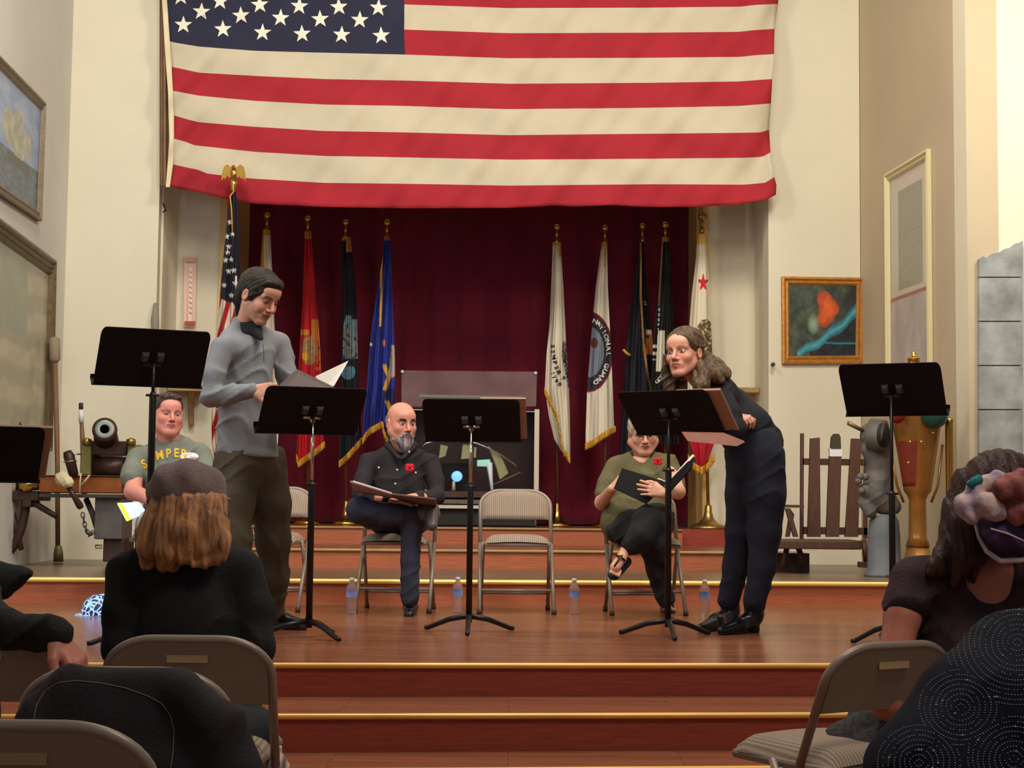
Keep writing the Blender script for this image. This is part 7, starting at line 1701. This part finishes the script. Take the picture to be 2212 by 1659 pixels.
mb = MB(); mb.lathe([(0.15, 0), (0.15, 0.02), (0.125, 0.05), (0.12, 0.3), (0.11, 0.42), (0.09, 0.46)], Vector((P(1910, 1225, 12.3).x, 12.3, ZL1)), 28); mb.build('pedestal', mat('blue_grey_paint', (104, 110, 114), 0.6, noise=0.12), gs)
wparent(gs)
bn = empty('ship_binnacle', tuple(P(1984, 1225, 12.1)), 0, 'brass ship compass binnacle with green and red balls in front of the right wall', 'binnacle')
M_BIN = mat('aged_brass', (168, 122, 62), 0.34, metal=0.7, noise=0.22, nscale=4)
bx = P(1982, 1100, 12.0); zz = lambda y: P(1982, y, 12.0).z
S_ = 12.0/3500
prof = [(0.30, ZL1), (0.30, ZL1+0.03), (45*S_, ZL1+0.06), (26*S_, zz(1180)), (19*S_, zz(1160)), (19*S_, zz(1150)), (18*S_, zz(1080)), (22*S_, zz(1070)), (28*S_, zz(1062)), (30*S_, zz(1056)), (54*S_, zz(900)), (56*S_, zz(870)), (57*S_, zz(850)), (50*S_, zz(830)), (40*S_, zz(810)), (22*S_, zz(792)), (13*S_, zz(790)), (13*S_, zz(776)), (9*S_, zz(774)), (4*S_, zz(768)), (5*S_, zz(762)), (1*S_, zz(758))]
mb = MB(); mb.lathe(prof[3:16], Vector((bx.x, 12.0, 0)), 40); mb.build('brass_body', M_BIN, bn)
mb = MB(); mb.lathe([(20*S_, zz(794)), (13*S_, zz(790)), (13*S_, zz(776)), (16*S_, zz(775)), (9*S_, zz(773)), (4*S_, zz(768)), (5*S_, zz(762)), (1*S_, zz(757))], Vector((P(1974, 780, 12).x, 12.0, 0)), 24); mb.build('lamp_cap', M_BRASS, bn)
mb = MB(); mb.lathe([(45*S_, ZL1), (45*S_, ZL1+0.045), (32*S_, ZL1+0.08), (23*S_, zz(1178))], Vector((bx.x, 12.0, 0)), 32); mb.build('flared_foot', M_BIN, bn)
mb = MB(); mb.box((bx.x-0.20, 11.8, ZL1), (bx.x+0.2, 12.2, ZL1+0.02)); mb.build('base_board', M_COP, bn)
mb = MB(); mb.ball(tuple(P(2018, 897, 11.8)), 0.098, 20); mb.build('green_ball', mat('green_enamel', (22, 74, 60), 0.35, noise=0.15), bn)
mb = MB(); mb.ball(tuple(P(1938, 897, 11.8)), 0.06, 20); mb.build('red_ball', mat('red_enamel', (130, 32, 24), 0.4), bn)
def redp(u, v):
    y = 955+107*v; a = math.radians(-165+62*u-10*v); r = interp([(900, 54), (1056, 30.5)], y)*S_+0.004
    if y > 1050: y = 1050
    return (bx.x+r*math.cos(a), 12.0+r*math.sin(a), zz(y))
mb = MB(); mb.grid(redp, 10, 10); mb.build('red_panel', mat('red_painted_panel', (120, 44, 28), 0.45), bn)
for (x, y) in ((1990, 955), (2016, 935), (1966, 955), (1962, 1000)):
    mb = MB(); mb.ball(tuple(P(x, y, 11.80)), 0.012, 8); mb.build('rivet', M_BRASS, bn)
mb = MB(); mb.tube([P(1927, 990, 11.95), P(1938, 1050, 11.97), P(1952, 1085, 12.0)], 0.010, 8); mb.tube([P(2036, 960, 11.95), P(2026, 1050, 11.97), P(2012, 1085, 12.0)], 0.010, 8); mb.build('side_rods', M_BIN, bn)
wparent(bn)
mb = MB(); b_ = P(2052, 1090, 11.9); mb.lathe([(0.028, -0.6), (0.028, 0.0), (0.030, 0.02), (0.030, 0.6), (0.034, 0.62), (0.02, 0.64)], b_, 20)
tag(mb.build('brass_tube', M_BRASS), 'bright upright brass tube standing right of the binnacle', 'tube')
